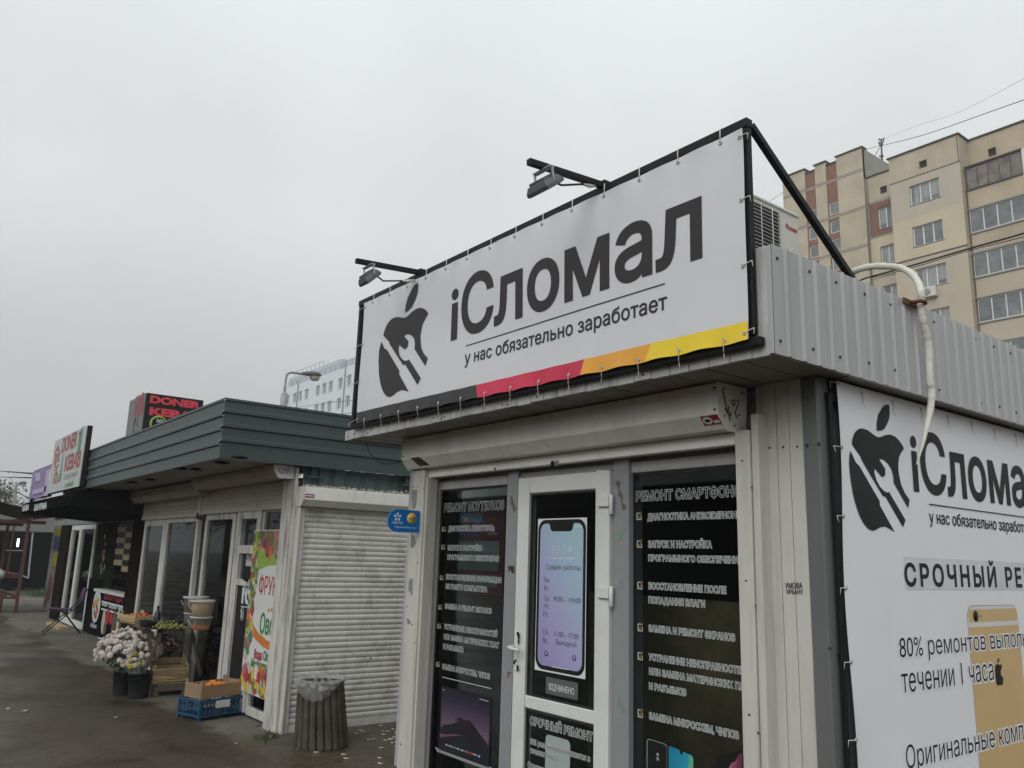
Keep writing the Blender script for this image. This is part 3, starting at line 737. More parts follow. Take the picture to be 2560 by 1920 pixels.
mb = MB(); mb.box(gx0, gx1, 3.48, 3.488, gz0, gz1); mb.box(gx0, gx1, 3.48, 3.488, .2, lz1); mb.build('pane', M['glass'], D)
mb = MB()
for z0, z1 in ((gz0, gz1), (.2, lz1)):
    mb.box(gx0+.001, gx0+.010, 3.470, 3.479, z0+.001, z1-.001); mb.box(gx1-.016, gx1-.001, 3.462, 3.479, z0+.001, z1-.001); mb.box(gx0+.017, gx1-.017, 3.462, 3.479, z1-.014, z1-.001); mb.box(gx0+.017, gx1-.017, 3.462, 3.479, z0+.001, z0+.012)
mb.build('gasket', M['rubber'], D)
for py in (520, 1500):
    c = dp(2070, py); mb = MB()
    mb.box(c.x-.095, c.x-.005, DY0-.018, DY0-.001, c.z-.01, c.z+.055)
    mb.lathe((c.x+.012, DY0-.008, c.z-.055), [(.0, 0), (.013, 0), (.013, .115), (0, .115)], 10)
    mb.build('hinge', M['upvc'], D, bevel=.003)
h0 = d2(1078, 205); h1 = d2(1075, 625)
M['handle_black'] = M['black_paint']
mb = MB(); mb.box(h0.x-.012, h0.x+.018, DY0-.010, DY0-.001, h1.z, h0.z, 0); mb.build('handle_plate', M['upvc'], D, bevel=.006)
mb = MB()
mb.poly([d2(a, b, DY0-.0115) for a, b in [(1068, 215), (1085, 207), (1098, 225), (1098, 330), (1078, 335), (1085, 290), (1076, 250)]])
mb.poly([d2(a, b, DY0-.0115) for a, b in [(1066, 570), (1088, 560), (1088, 625), (1072, 625)]])
mb.lathe(d2(1062, 515, DY0-.011), [(.009, 0), (.009, .002), (0, .002)], 10, axis=-Y); mb.box(d2(1055, 500).x, d2(1070, 500).x, DY0-.013, DY0-.011, d2(1060, 555).z, d2(1060, 515).z)
mb.build('worn_plate', M['black_paint'], D)
hh = d2(1042, 365); he = d2(1150, 425, DY0-.06)
mb = MB(); mb.tube([hh+Vector((.01, 0, 0)), hh+Vector((.01, -.03, 0)), hh+Vector((.015, -.055, -.002)), hh+Vector((.04, -.06, -.005)), hh+Vector((.125, -.055, -.012))], [.013, .012, .012, .011, .009], 10)
mb.build('handle', M['upvc'], D)
# phone poster
PY_ = 3.4785
M['paper'] = mat('paper', (.70, .71, .70), .5, var=.03); M['screen_print'] = None
q = [P(1040+1300*.2351, 1140+668*.2351, y=PY_), P(1040+1820*.2351, 1140+655*.2351, y=PY_), P(1040+1800*.2351, 1530+715*.2351, y=PY_), P(1040+1263*.2351, 1530+612*.2351, y=PY_)]
px0, px1 = (q[0].x+q[3].x)/2, (q[1].x+q[2].x)/2; pz1, pz0 = (q[0].z+q[1].z)/2, (q[2].z+q[3].z)/2
mb = MB(); mb.box(px0, px1, PY_-.001, PY_, pz0, pz1); po = mb.build('phone_poster', M['paper'], D)
def rrect(x0, x1, z0, z1, r, yy, n=7):
    pts = []
    for cx, cz, a in ((x1-r, z1-r, 0), (x0+r, z1-r, 90), (x0+r, z0+r, 180), (x1-r, z0+r, 270)):
        for k in range(n+1):
            t = R(a+90*k/n); pts.append(Vector((cx+r*math.cos(t), yy, cz+r*math.sin(t))))
    return pts
w_ = px1-px0
mb = MB(); mb.poly(rrect(px0+.012*w_, px1-.012*w_, pz0+.01, pz1-.008, .15*w_, PY_-.0016)); mb.build('phone_body_print', M['ink_black'], po)
sc = rrect(px0+.062*w_, px1-.062*w_, pz0+.035, pz1-.032, .11*w_, PY_-.0022)
# notch cut into the top edge
top = [p for p in sc]
nx0, nx1, nz = px0+.26*w_, px1-.26*w_, pz1-.032
poly = []
for i, p in enumerate(sc):
    poly.append(p)
    if i == 7: poly += [Vector((nx1+.02*w_, PY_-.0022, nz)), Vector((nx1, PY_-.0022, nz-.012)), Vector((nx1-.02*w_, PY_-.0022, nz-.04)), Vector((nx1-.06*w_, PY_-.0022, nz-.05)), Vector((nx0+.06*w_, PY_-.0022, nz-.05)), Vector((nx0+.02*w_, PY_-.0022, nz-.04)), Vector((nx0, PY_-.0022, nz-.012)), Vector((nx0-.02*w_, PY_-.0022, nz))]
mb = MB(); mb.poly(poly)
M['screen_print'] = grad_mat('screen_print', [(0, (.29, .23, .47)), (.35, (.37, .34, .57)), (.68, (.36, .49, .62)), (1, (.36, .58, .60))], (.75, 0, .55), (px0-K.location.x)*.75+pz0*.55, (px1-K.location.x)*.75+pz1*.55)
mb.build('screen_print', M['screen_print'], po)
mt, ml = MB(), MB(); oy_ = PY_-.0026
def row(mbx, body, a, b, h, o2=1140, off=0):
    A = P(1040+a[0]*.2351, o2+a[1]*.2351, y=oy_); B = P(1040+b[0]*.2351, o2+b[1]*.2351, y=oy_)
    A.z = B.z = (A.z+B.z)/2
    H = h*.2351/2056*4.75*1.03
    letter(mbx, body, A, B, H, -Y, .0006, off=off)
row(ml, '10:24', (1447, 1042), (1655, 1040), 105, off=-.012)
for a, b in ((1430, 1490), (1500, 1570), (1580, 1690)):
    A = P(1040+a*.2351, 1140+1090*.2351, y=oy_); B = P(1040+b*.2351, 1140+1095*.2351, y=oy_); ml.box(A.x, B.x, oy_-.0006, oy_, A.z-.004, A.z+.004)
for a, b in ((1690, 1730), (1738, 1765)):
    A = P(1040+a*.2351, 1140+750*.2351, y=oy_); B = P(1040+b*.2351, 1140+750*.2351, y=oy_); ml.box(A.x, B.x, oy_-.0006, oy_, A.z-.005, A.z+.005)
row(mt, 'График работы:', (1380, 1205), (1755, 1215), 58, off=-.008)
for t_, a, b, o2 in (('Пн.', (1362, 1345), (1422, 1345), 1140), ('Вт.', (1362, 1433), (1408, 1433), 1140), ('Ср.', (1360, 1537), (1420, 1540), 1140), ('Чт.', (1360, 1622), (1415, 1624), 1140),
                     ('9:00 - 19:00', (1465, 1550), (1750, 1562), 1140), ('Пт.', (1352, 52), (1410, 54), 1530), ('Сб.', (1350, 237), (1408, 240), 1530), ('11:00 - 17:00', (1468, 262), (1728, 285), 1530),
                     ('Вс.', (1350, 328), (1402, 332), 1530), ('Выходной', (1487, 350), (1705, 372), 1530)):
    row(mt, t_, a, b, 56, o2, off=-.006)
mt.build('lettering', M['ink'], po); 
A = d2(1450, 572, oy_); B = d2(1612, 600, oy_); ml.box(A.x, B.x, oy_-.0006, oy_, A.z-.008, A.z-.003)
M['print_white'] = mat('print_white', (.62, .68, .70), .4)
ml.build('light_lettering', M['print_white'], po)
M['button'] = mat('button', (.10, .08, .22), .4)
mb = MB()
for a, b in ((1385, 440), (1683, 488)):
    c = d2(a, b, oy_); mb.lathe(c, [(.018, 0), (.018, .0008), (0, .0008)], 16, axis=-Y, m=0); mb.box(c.x-.003, c.x+.003, oy_-.0018, oy_-.001, c.z-.009, c.z+.008, 1)
mb.build('button_print', [M['button'], M['print_white']], po)
# open sign hung inside the glass, lower pane text
M['tag_grey'] = mat('tag_grey', (.10, .115, .11), .5)
mb = MB(); q0, q1 = d2(1383, 780, 3.479), d2(1722, 865, 3.479)
mb.box(q0.x, q1.x, 3.4775, 3.479, (d2(1380, 865).z+d2(1722, 960).z)/2, (d2(1385, 695).z+d2(1725, 765).z)/2)
tg_ = mb.build('open_sign', M['tag_grey'], D)
mt = MB(); A = d2(1415, 815, 3.4768); B = d2(1682, 888, 3.4768); A.z = B.z = (A.z+B.z)/2
letter(mt, 'ВІДЧИНЕНО', A, B, .036, -Y, .0005, off=.012); mt.build('lettering', M['print_white'], tg_)
mw, md = MB(), MB(); TYs = TY; TY = 3.4785
lines(mw, md, [('СРОЧНЫЙ РЕМОНТ', (1214, 1207), (1876, 1360), 82, None)], 1040, 1530, .075)
lines(mw, md, [('80% ремонтов выполняется в', (1212, 1409), (1850, 1580), 58, None), ('течении 1 часа', (1212, 1500), (1500, 1578), 58, None), ('Оригинальные', (1188, 1660), (1560, 1760), 58, None)], 1040, 1530, .062)
TY = TYs
mb = MB(); a0 = d2(1378, 1330, 3.4788); b0 = d2(1640, 1380, 3.4788)
mb.poly(rrect(a0.x, b0.x, .12, (a0.z+b0.z)/2+.012, .03, 3.4789)); 
M['phone_pale'] = mat('phone_pale', (.34, .40, .39), .4, var=.03); mb.build('phone_print', M['phone_pale'], D)
mw.build('lettering_outline', M['sticker_white'], D); md.build('lettering', M['sticker_black'], D)
# ================================================================== ROOF SIGN: black tube frame with a laced vinyl banner
SY = 2.931
S = thing('roof_sign', 'wide white banner with apple emblem laced in a black frame on the roof edge', 'sign', (-3.95, 2.91, 2.5))
fl, fr = P(900, 900, y=SY).x-.0, P(1873, 560, y=SY).x
zt, zb = 3.592, 2.568
mb = MB()
mb.bar((fl-.05, SY, zt), (fr+.02, SY, zt), .045); mb.bar((fl-.045, SY, zb+.016), (fr+.05, SY, zb-.016), .036)
mb.bar((fl-.03, SY, zb+.018), (fl-.03, SY, zt-.023), .035, up=Y); mb.bar((fr, SY, zb+.018), (fr, SY, zt-.023), .034, up=Y)
mb.box(-4.86, -4.72, SY-.02, SY+.03, zt-.055, zt-.024)
mb.build('frame', M['black_paint'], S, bevel=.003)
b0_ = Vector((fr+.006, SY+.026, zt)); b1_ = P(2105, 660, x=fr+.006); b1_ = b0_+(b1_-b0_)*1.22
mb = MB(); mb.bar(b0_, b1_, .030); mb.build('brace', M['black_paint'], S)
mb = MB(); mb.bar((fl+.25, SY+.026, zt), (fl+.25, SY+.75, 2.97), .036); mb.build('brace', M['black_paint'], S)
bl, br = P(905, 900, y=SY-.027).x, P(1866, 560, y=SY-.027).x
bt, bb = 3.562, 2.574
BY = SY-.030
nE = 14
def wv(p):
    """slack of the laced sheet: scallops along the edges, faint swells inside"""
    u = (p.x-bl)/(br-bl); v = (p.z-bb)/(bt-bb)
    e = math.exp(-max(v, 0)/.06); et = math.exp(-max(1-v, 0)/.05)
    d = .004*e*math.cos(u*nE*2*math.pi)+.006*et*math.cos(u*nE*2*math.pi)+.004*math.sin(u*9+v*3)+.003*math.sin(v*7+u*4)
    dz = (.003*e*math.cos(u*nE*2*math.pi) if v < .3 else 0)-(.003*et*math.cos(u*nE*2*math.pi))
    return Vector((p.x, p.y-d-.006, p.z+dz*.8+(1-v)*(.017-.034*u)))
mb = MB(); mb.grid(lambda i, k: wv(Vector((bl+(br-bl)*i, BY, bb+(bt-bb)*k))), 140, 40)
sheet = mb.build('banner', M['vinyl'], S)
def px_on(a, b, ox, oy, s=.3134): return P(ox+a*s, oy+b*s, y=BY)
# colour band along the foot
bz = P(1250, 915, y=BY).z
bandz = P(1000, 1020, y=BY).z if False else (px_on(140, 1510, 860, 560).z)
top_l = px_on(130, 1518, 860, 560).z; top_r = P(1870, 795, y=BY).z
edges = [bl, P(1192, 985, y=BY).x, P(1464, 905, y=BY).x, P(1633, 860, y=BY).x, br]
def band(x0, x1, sl0, sl1, m, zt0, zt1):
    g = MB(); zz = lambda x: top_l+(top_r-top_l)*(x-bl)/(br-bl)
    def fn(i, k):
        xt = x0+(x1-x0)*i; z1 = zz(xt); xx = xt+(sl0*(1-i)+sl1*i)*(1-k)
        z = bb+(z1-bb)*k; p = wv(Vector((xx, BY, z))); p.y -= .0025; return p
    g.grid(fn, 60, 8); g.build('colour_band', M[m], sheet)
band(edges[0]+.002, edges[1], 0, .02, 'band_black', 0, 0); xm = edges[1]+(edges[2]-edges[1])*.55
band(edges[1], xm, .02, .03, 'band_red', 0, 0); band(xm, edges[2], .03, -.03, 'band_red_dark', 0, 0)
band(edges[2], edges[3], -.03, -.05, 'band_orange', 0, 0); band(edges[3], edges[4]-.002, -.05, 0, 'band_yellow', 0, 0)
# emblem
E_up = [(490, 752), (515, 735), (545, 705), (580, 680), (615, 670), (645, 680), (665, 698), (675, 718), (650, 760), (630, 800), (618, 850), (612, 900), (614, 950), (622, 1000), (640, 1040), (672, 1075),
        (655, 1140), (567, 1005), (570, 960), (562, 920), (545, 895), (520, 883), (500, 885), (483, 900), (517, 940), (512, 985), (490, 1008), (444, 972), (440, 1010), (448, 1050), (465, 1080), (490, 1098), (510, 1098), (525, 1088),
        (622, 1237), (597, 1293), (497, 1130), (478, 1133), (372, 968), (365, 945), (320, 897), (325, 868), (335, 840), (345, 815), (360, 790), (377, 770), (395, 756), (430, 745), (470, 752)]
E_lo = [(305, 945), (330, 1000), (350, 1012), (452, 1180), (450, 1207), (530, 1350), (505, 1340), (470, 1335), (435, 1352), (410, 1375), (395, 1387), (378, 1393), (355, 1388), (330, 1360), (315, 1325), (305, 1290), (295, 1240), (290, 1200), (285, 1100), (288, 1020), (296, 975)]
E_leaf = [(600, 470), (575, 485), (558, 508), (545, 530), (515, 590), (498, 650), (494, 680), (492, 710), (520, 692), (545, 665), (565, 625), (585, 580), (594, 545), (598, 520)]
def to_uv(pts): return [(p.x, p.z) for p in (px_on(a, b, 860, 560) for a, b in pts)]
UV = [to_uv(E_up), to_uv(E_lo), to_uv(E_leaf)]
ux0 = min(p[0] for p in UV[1]); ux1 = max(p[0] for p in UV[0]); uz0 = min(p[1] for p in UV[1]); uz1 = max(p[1] for p in UV[2])
EMB = [[((x-ux0)/(ux1-ux0), (z-uz0)/(uz1-uz0)) for x, z in q] for q in UV]
mb = MB()
for q in UV: mb.poly([wv(Vector((x, BY, z)))+Vector((0, -.003, 0)) for x, z in q])
mb.build('emblem', M['ink'], sheet)
# name, rule, motto
mt = MB()
wz = lambda p: wv(p)+Vector((0, -.001, 0))
A = px_on(858, 922, 860, 560); B = px_on(1512, 947, 1280, 340)
capH = px_on(1165, 372, 860, 560).z-px_on(1095, 850, 860, 560).z
letter(mt, 'iСломал', A, B, abs(capH)*1.0, -Y, .002, off=.022, warp=wz)
A2 = px_on(1033, 1102, 860, 560); B2 = px_on(1222, 1370, 1280, 340); A2.x = px_on(968, 1060, 860, 560).x
letter(mt, 'у нас обязательно заработает', A2, px_on(1245, 1365, 1280, 340), (px_on(1222, 1275, 1280, 340)-B2).length, -Y, .002, off=.012, xheight=True, warp=wz)
mt.build('lettering', M['ink'], sheet)
a = px_on(975, 975, 860, 560); b = px_on(1230, 1168, 1280, 340)
mb = MB(); mb.grid(lambda i, k: wz(Vector((a.x+(b.x-a.x)*i, BY-.002, a.z+(b.z-a.z)*i-.003+.006*k))), 60, 1); mb.build('rule', M['ink'], sheet)
# eyelets and lacing
mb, ms = MB(), MB()
def eyelet(p, nrm, to):
    d = Vector(nrm)
    mb.lathe(p+d*.003, [(.010, 0), (.009, .003), (.006, .003), (.005, 0)], 10, axis=d)
    ms.tube([p+d*.006, p.lerp(to, .35)+d*.007, p.lerp(to, .8)+d*.006, to+d*.003], .0021, 5)
    ms.tube([to+d*.004, to+d*.007+Vector((random.uniform(-.01, .01), 0, -.03))], .0016, 4)
for i in range(nE):
    u = (i+.5)/nE; x = bl+(br-bl)*u
    p = wv(Vector((x, BY, bb+.022))); eyelet(p, -Y, Vector((x-.012, SY-.022, zb-.030+.016-.032*u)))
    p = wv(Vector((x, BY, bt-.022))); mb.lathe(p-Y*.003, [(.011, 0), (.010, .003), (.006, .003), (.005, 0)], 10, axis=-Y); ms.tube([p-Y*.005, Vector((x-.003, SY-.026, zt-.02)), Vector((x-.003, SY-.026, zt+.024))], .003, 5)
for k in range(4):
    z = bb+(bt-bb)*(.03+.31*k)
    for xx, tx in ((bl+.018, fl-.05), (br-.018, fr+.03)):
        p = wv(Vector((xx, BY, z))); eyelet(p, -Y, Vector((tx, SY-.026, z+.004)))
build_each(mb, 'eyelet', M['eyelet'], sheet); build_each(ms, 'cable_tie', M['string'], sheet)

# ------------------------------------------------------------------ floodlights on arms off the sign frame
M['lamp_grey'] = mat('lamp_grey', (.10, .105, .11), .5, var=.1); M['lamp_glass'] = mat('lamp_glass', (.35, .36, .36), .2)
M['steel_light'] = mat('steel_light', (.42, .43, .44), .4, metal=.3)
def floodlight(tx, ty, ex, ey, label, roll, cable, hw=.082):
    a = P(tx, ty, y=SY); a.z = zt+.035; e = P(ex, ey, x=a.x)
    T = thing('floodlight', label, 'floodlight', a, 'floodlights over the roof sign')
    mb = MB(); mb.bar(a+Vector((0, .04, 0)), e, .033); mb.box(a.x-.03, a.x+.03, a.y-.02, a.y+.03, a.z-.012, a.z+.02); mb.build('arm', M['black_paint'], T, bevel=.002)
    d = (e-a).normalized(); c = e-d*.10+Vector((0, 0, -.02))
    mb = MB(); w = .07; mb.box(c.x-w, c.x+w, c.y-.015, c.y+.015, c.z-.006, c.z)
    for s in (-w, w): mb.bar(c+Vector((s, 0, -.004)), c+Vector((s, .012, -.075)), .014, .005)
    mb.build('bracket', M['steel_light'], T)
    n = Vector((0, math.cos(R(roll)), -math.sin(R(roll)))); v = Vector((0, math.sin(R(roll)), math.cos(R(roll))))
    c2 = c+Vector((0, .012, -.088))
    def pt(u, vv, k): return c2+X*u+v*vv+n*k
    mb = MB(); hh = .068
    back = [(-hw*.8, -hh*.8), (hw*.8, -hh*.8), (hw*.8, hh*.8), (-hw*.8, hh*.8)]; fro = [(-hw, -hh), (hw, -hh), (hw, hh), (-hw, hh)]
    vs_ = [pt(u, q, -.03) for u, q in back]+[pt(u, q, .0) for u, q in fro]+[pt(u, q, .018) for u, q in fro]
    fs_ = [(0, 1, 2, 3), (8, 9, 10, 11)]+[(i, (i+1) % 4, 4+(i+1) % 4, 4+i) for i in range(4)]+[(4+i, 4+(i+1) % 4, 8+(i+1) % 4, 8+i) for i in range(4)]
    mb.mesh(vs_, fs_)
    for k in range(7): mb.prism([pt(-hw*.7+k*hw*.233, -hh*.7, -.03), pt(-hw*.7+k*hw*.233, hh*.7, -.03), pt(-hw*.7+k*hw*.233, hh*.6, -.045), pt(-hw*.7+k*hw*.233, -hh*.6, -.045)], X*.005)
    bd = mb.build('lamp_body', M['lamp_grey'], T, bevel=.002)
    mb = MB(); mb.prism([pt(u*.88, q*.88, .0185) for u, q in fro], n*.003); mb.build('lens', M['lamp_glass'], bd)
    st = pt(0, hh*.6, -.03)
    path = [st, st+Vector((0, .10, -.02*cable)), st.lerp(a, .6)+Vector((0, 0, -.03*cable)), a+Vector((0, -.03, -.03*cable))]
    mb = MB(); mb.tube(path, .006, 6); mb.build('cable', M['rubber'], T)
    k1, k2 = path[2], path[3]
    mb = MB(); mb.tube([k1.lerp(k2, .1), k1.lerp(k2, .45)+Vector((0, 0, -.006)), k1.lerp(k2, .9)], [.007, .013, .008], 7); mb.build('tape_wrap', M['string'], T)
floodlight(1508, 476, 1321, 404, 'floodlight on the arm nearer the tall right end of the sign', 52, .3)
floodlight(1050, 694, 890, 652, 'floodlight on the arm above the apple emblem end of the sign', 46, 2.2, .062)

# ------------------------------------------------------------------ SIDE BANNER in a black frame on the right wall
BX = -2.104
B_ = thing('side_banner', 'large white banner with gold phone picture laced along the right side wall', 'banner', (BX, 5.3, 1.2))
y0 = P(2083, 950, x=BX).y; z1 = P(2083, 950, x=BX).z; y1 = 7.6
mb = MB(); mb.box(BX-.022, BX-.008, y0-.032, y0-.006, .1, ZB-.075); mb.box(BX-.022, BX-.008, y0-.005, y1+.05, ZB-.115, ZB-.075); mb.box(BX-.022, BX-.008, y1+.01, y1+.05, .1, ZB-.12)
for zz in (P(2085, 990, x=BX).z, P(2095, 1650, x=BX).z): mb.box(XR+.002, BX-.023, y0-.028, y0-.010, zz-.02, zz+.02)
mb.build('frame', M['black_paint'], B_)
zb2 = .42
def wx(p):
    v = (p.z-zb2)/(z1-zb2); u = (p.y-y0)/(y1-y0)
    e = math.exp(-max(u, 0)/.015)
    return Vector((p.x+.004*e*(1+math.sin(v*9)), p.y+.010*e*math.sin(v*9)+.012*e, p.z))
M['vinyl_side'] = mat('vinyl_side', (.77, .775, .80), .45, var=.03, vscale=2, dirt=.10, dscale=1.2, dcol=(.45, .4, .36))
mb = MB(); mb.grid(lambda i, k: wx(Vector((BX, y0+(y1-y0)*i, zb2+(z1-zb2)*k))), 80, 50); sh = mb.build('sheet', M['vinyl_side'], B_)
q6 = lambda a, b: P(2040+a*.3134, 940+b*.3134, x=BX)
q7 = lambda a, b: P(2040+a*.3134, 1400+b*.3134, x=BX)
lx0, lx1 = q6(252, 660).y, q6(743, 1000).y; lz1, lz0 = q6(578, 230).z, q6(445, 1232).z
mb = MB()
for q in EMB: mb.poly([wx(Vector((BX, lx0+(lx1-lx0)*u, lz0+(lz1-lz0)*v)))+X*.003 for u, v in q])
mb.build('emblem', M['ink_black'], sh)
wxx = lambda p: wx(p)
def srow(mbx, body, A, B, h, off=0, fit=None, xh=False, space=1.0, o=.003):
    A, B = A.copy(), B.copy(); A.z = B.z = (A.z+B.z)/2
    letter(mbx, body, A, B, h, X, o, off=off, fit=fit, xheight=xh, space=space, warp=wxx)
mt = MB()
srow(mt, 'iСломал', q6(782, 905), q6(1548, 1023), (q6(950, 484)-q6(965, 940)).length, .022, 'iСлом')
A, B = q6(960, 1182), q6(1655, 1245); A.y = q6(905, 1180).y
srow(mt, 'у нас обязательно заработает', A, B, (q6(1000, 1110)-q6(1000, 1182)).length, .012, 'у нас обязательно заработ', True)
srow(mt, 'СРОЧНЫЙ РЕМОНТ', q7(712, 208), q7(1437, 208), (q7(850, 30)-q7(850, 206)).length*.97, .03, 'СРОЧНЫЙ', space=1.32)
a, b = q6(897, 1018), q6(1659, 1122); d_ = (b-a); mt.mesh([a+X*.004, a+d_*2.2+X*.004, a+d_*2.2+X*.004-Z*.006, a+X*.004-Z*.006], [(0, 1, 2, 3)])
mt.build('lettering', M['ink_black'], sh)
mb = MB(); a, b = q6(697, 1440), q7(712, 235); M['pale_patch'] = mat('pale_patch', (.64, .65, .70), .5)
mb.grid(lambda i, k: wx(Vector((BX, a.y+(y1-.2-a.y)*i, b.z+(a.z-b.z)*k)))+X*.0015, 40, 4); mb.build('heading_panel', M['pale_patch'], sh)
# phone picture
M['phone_gold'] = mat('phone_gold', (.60, .42, .20), .4, var=.06); M['phone_rim'] = mat('phone_rim', (.66, .66, .66), .4)
gy0, gy1 = q7(1200, 400).y, q7(1612, 480).y; gz1 = (q7(1400, 360)).z
def yrect(y0_, y1_, z0_, z1_, r, off):
    pts = rrect(y0_, y1_, z0_, z1_, r, 0); return [wx(Vector((BX, p.x, p.z)))+X*off for p in pts]
mb = MB(); mb.poly(yrect(gy0, gy1, .45, gz1, .07, .0003), 3); mb.poly(yrect(gy0+.003, gy1-.003, .453, gz1-.003, .068, .0006), 1)
def yq(y0_, y1_, z0_, z1_, off, m): mb.grid(lambda i, k: wx(Vector((BX, y0_+(y1_-y0_)*i, z0_+(z1_-z0_)*k)))+X*off, 6, 12, m)
zz1, zz2, zz3, zz4 = q7(1400, 390).z, q7(1400, 490).z, q7(1400, 528).z, .47
yq(gy0+.02, gy1-.012, zz2, zz1, .0009, 0); yq(gy0+.006, gy1-.006, zz4, zz3, .0009, 0)
c = q7(1272, 447); mb.lathe(c+X*.0012, [(.030, 0), (.030, .001), (0, .001)], 16, axis=X, m=2); c = q7(1312, 447); mb.lathe(c+X*.0012, [(.006, 0), (.006, .001), (0, .001)], 8, axis=X, m=2)
mb.build('phone_print', [M['phone_gold'], M['phone_rim'], M['ink_black'], M['tag_grey']], sh)
# plain fruit silhouette printed on the phone's back
ap = [(1424, 870), (1432, 835), (1448, 828), (1462, 836), (1478, 832), (1480, 860), (1470, 885), (1474, 920), (1492, 940), (1488, 985), (1478, 1000), (1465, 996), (1448, 1004), (1436, 985), (1430, 940)]
lf = [(1444, 822), (1446, 795), (1458, 778), (1460, 800), (1452, 818)]
mb = MB()
for q in (ap, lf): mb.poly([wx(q7(a, b))+X*.0021 for a, b in q])
mb.build('fruit_mark', M['ink_black'], sh)
mo, mt = MB(), MB()
for body, A, B, h, fit in (('80% ремонтов выполняется', q7(668, 775), q7(1640, 690), 170, '80% ремонтов выпол'), ('в течении 1 часа'[2:], q7(685, 1050), q7(1420, 965), 205, None), ('Оригинальные комплектующие', q7(720, 1640), q7(1659, 1455), 185, 'Оригинальные комп')):
    H = (q7(700, 800-h)-q7(700, 800)).length*.96
    srow(mo, body, A, B, H, .06, fit, o=.0013); srow(mt, body, A, B, H, .0, fit, o=.0017)
mo.build('lettering_outline', M['vinyl_side'], sh); mt.build('lettering', M['ink_black'], sh)
mb, ms = MB(), MB()
for px, py in ((2083+6, 958), (2083+12, 1117), (2083+20, 1290), (2083+30, 1470), (2083+40, 1655), (2083+45, 1850)):
    p = P(px, py, x=BX); p = wx(p); eyelet(p, X, Vector((BX-.004, y0-.028, p.z)))
for k in range(12):
    yy = y0+.25+k*.3; p = wx(Vector((BX, yy, z1-.03))); eyelet(p, X, Vector((BX, yy, ZB-.08)))
build_each(mb, 'eyelet', M['eyelet'], sh); build_each(ms, 'cable_tie', M['string'], sh)

# ------------------------------------------------------------------ air conditioner behind the side fascia
AX = -2.6
A_ = thing('air_conditioner', 'white outdoor air conditioner with dark grille on the kiosk roof behind the sign', 'air conditioner', (-2.78, 3.7, 2.99))
M['ac_white'] = mat('ac_white', (.56, .55, .50), .4, var=.04, dirt=.12, dscale=3)
ay0, ay1, az1 = 3.30, 4.118, 3.655
mb = MB(); mb.box(AX-.32, AX, ay0, ay1, 3.06, az1); mb.box(AX-.33, AX+.008, ay0-.004, ay1+.004, az1-.03, az1+.004); mb.build('case', M['ac_white'], A_, bevel=.012)
gy1_ = P(1955, 560, x=AX+.02).y
mb = MB(); mb.box(AX+.001, AX+.004, ay0+.05, gy1_-.01, 3.12, az1-.05); mb.build('fan_well', M['dark_in'], A_)
mb = MB()
for k in range(22):
    z = 3.13+k*.022; mb.tube([(AX+.004, ay0+.04, z), (AX+.025, ay0+.06, z), (AX+.028, (ay0+gy1_)/2, z), (AX+.025, gy1_-.03, z), (AX+.004, gy1_, z)], .0024, 5)
for k in range(5):
    yy = ay0+.1+k*(gy1_-ay0-.2)/4; mb.tube([(AX+.026, yy, 3.12), (AX+.026, yy, az1-.05)], .003, 5)
mb.build('grille', M['ac_white'], A_)
mb = MB(); aA, aB = P(1940+68*.3737, 280+785*.3737, x=AX+.001), P(1940+143*.3737, 280+808*.3737, x=AX+.001); aA.z = aB.z = (aA.z+aB.z)/2
letter(mb, 'Pioneer', aA, aB, .033, X, .0012, off=.03); M['logo_red'] = mat('logo_red', (.35, .02, .02), .5); mb.build('lettering', M['logo_red'], A_)
mb = MB(); mb.box(AX-.30, AX-.02, ay0+.06, ay0+.10, 2.965, 3.058); mb.box(AX-.30, AX-.02, ay1-.12, ay1-.08, 2.965, 3.058); build_each(mb, 'foot_rail', M['grey_trim'], A_)

# ------------------------------------------------------------------ wrapped pipe coming over the fascia
M['wrap'] = mat('wrap', (.62, .60, .53), .75, var=.1, dirt=.25, dscale=5, bump=.5, bscale=35, dcol=(.3, .26, .2))
hx = FASX+.05
hp = [P(1940+a*.3737, 280+b*.3737, x=xx) for a, b, xx in ((440, 1200, -2.50), (505, 1085, -2.44), (560, 1052, -2.38), (640, 1034, -2.32), (730, 1032, -2.25), (835, 1044, -2.15), (905, 1082, -2.07), (950, 1140, -2.0), (968, 1200, hx), (972, 1262, hx), (970, 1320, hx), (985, 1410, hx), (1008, 1500, hx), (1022, 1590, hx))]
hp += [P(2040+a*.3134, 940+b*.3134, x=hx) for a, b in ((908, 20), (922, 120), (918, 220), (900, 330), (875, 440), (848, 550), (822, 640), (803, 705))]
def smooth_path(pts, k=4):
    out = []
    for i in range(len(pts)-1):
        p0, p1, p2, p3 = pts[max(i-1, 0)], pts[i], pts[i+1], pts[min(i+2, len(pts)-1)]
        for j in range(k):
            t = j/k; out.append(.5*((2*p1)+(p2-p0)*t+(2*p0-5*p1+4*p2-p3)*t*t+(3*p1-p0-3*p2+p3)*t**3))
    return out+[pts[-1]]
hp = smooth_path([Vector(p) for p in hp], 12); n_ = len(hp)
rr = [.0182*(1+.10*((i % 7)/7)+.05*math.sin(i*.45)+.03*random.uniform(-1, 1))*(1 if i < n_*.72 else max(.10, 1-((i-n_*.72)/(n_*.28))**1.3*.9)) for i in range(n_)]
mb = MB(); mb.tube(hp, rr, 12); 
tag(mb.build('insulated_pipe', M['wrap'], base=hp[90]), 'thick cream tape wrapped pipe arching over the grey corrugated roof edge and hanging down', 'pipe')
mb = MB(); c = P(2298, 757, x=hx); mb.box(FASX+.012, FASX+.022, c.y-.10, c.y+.09, c.z-.015, c.z+.015)
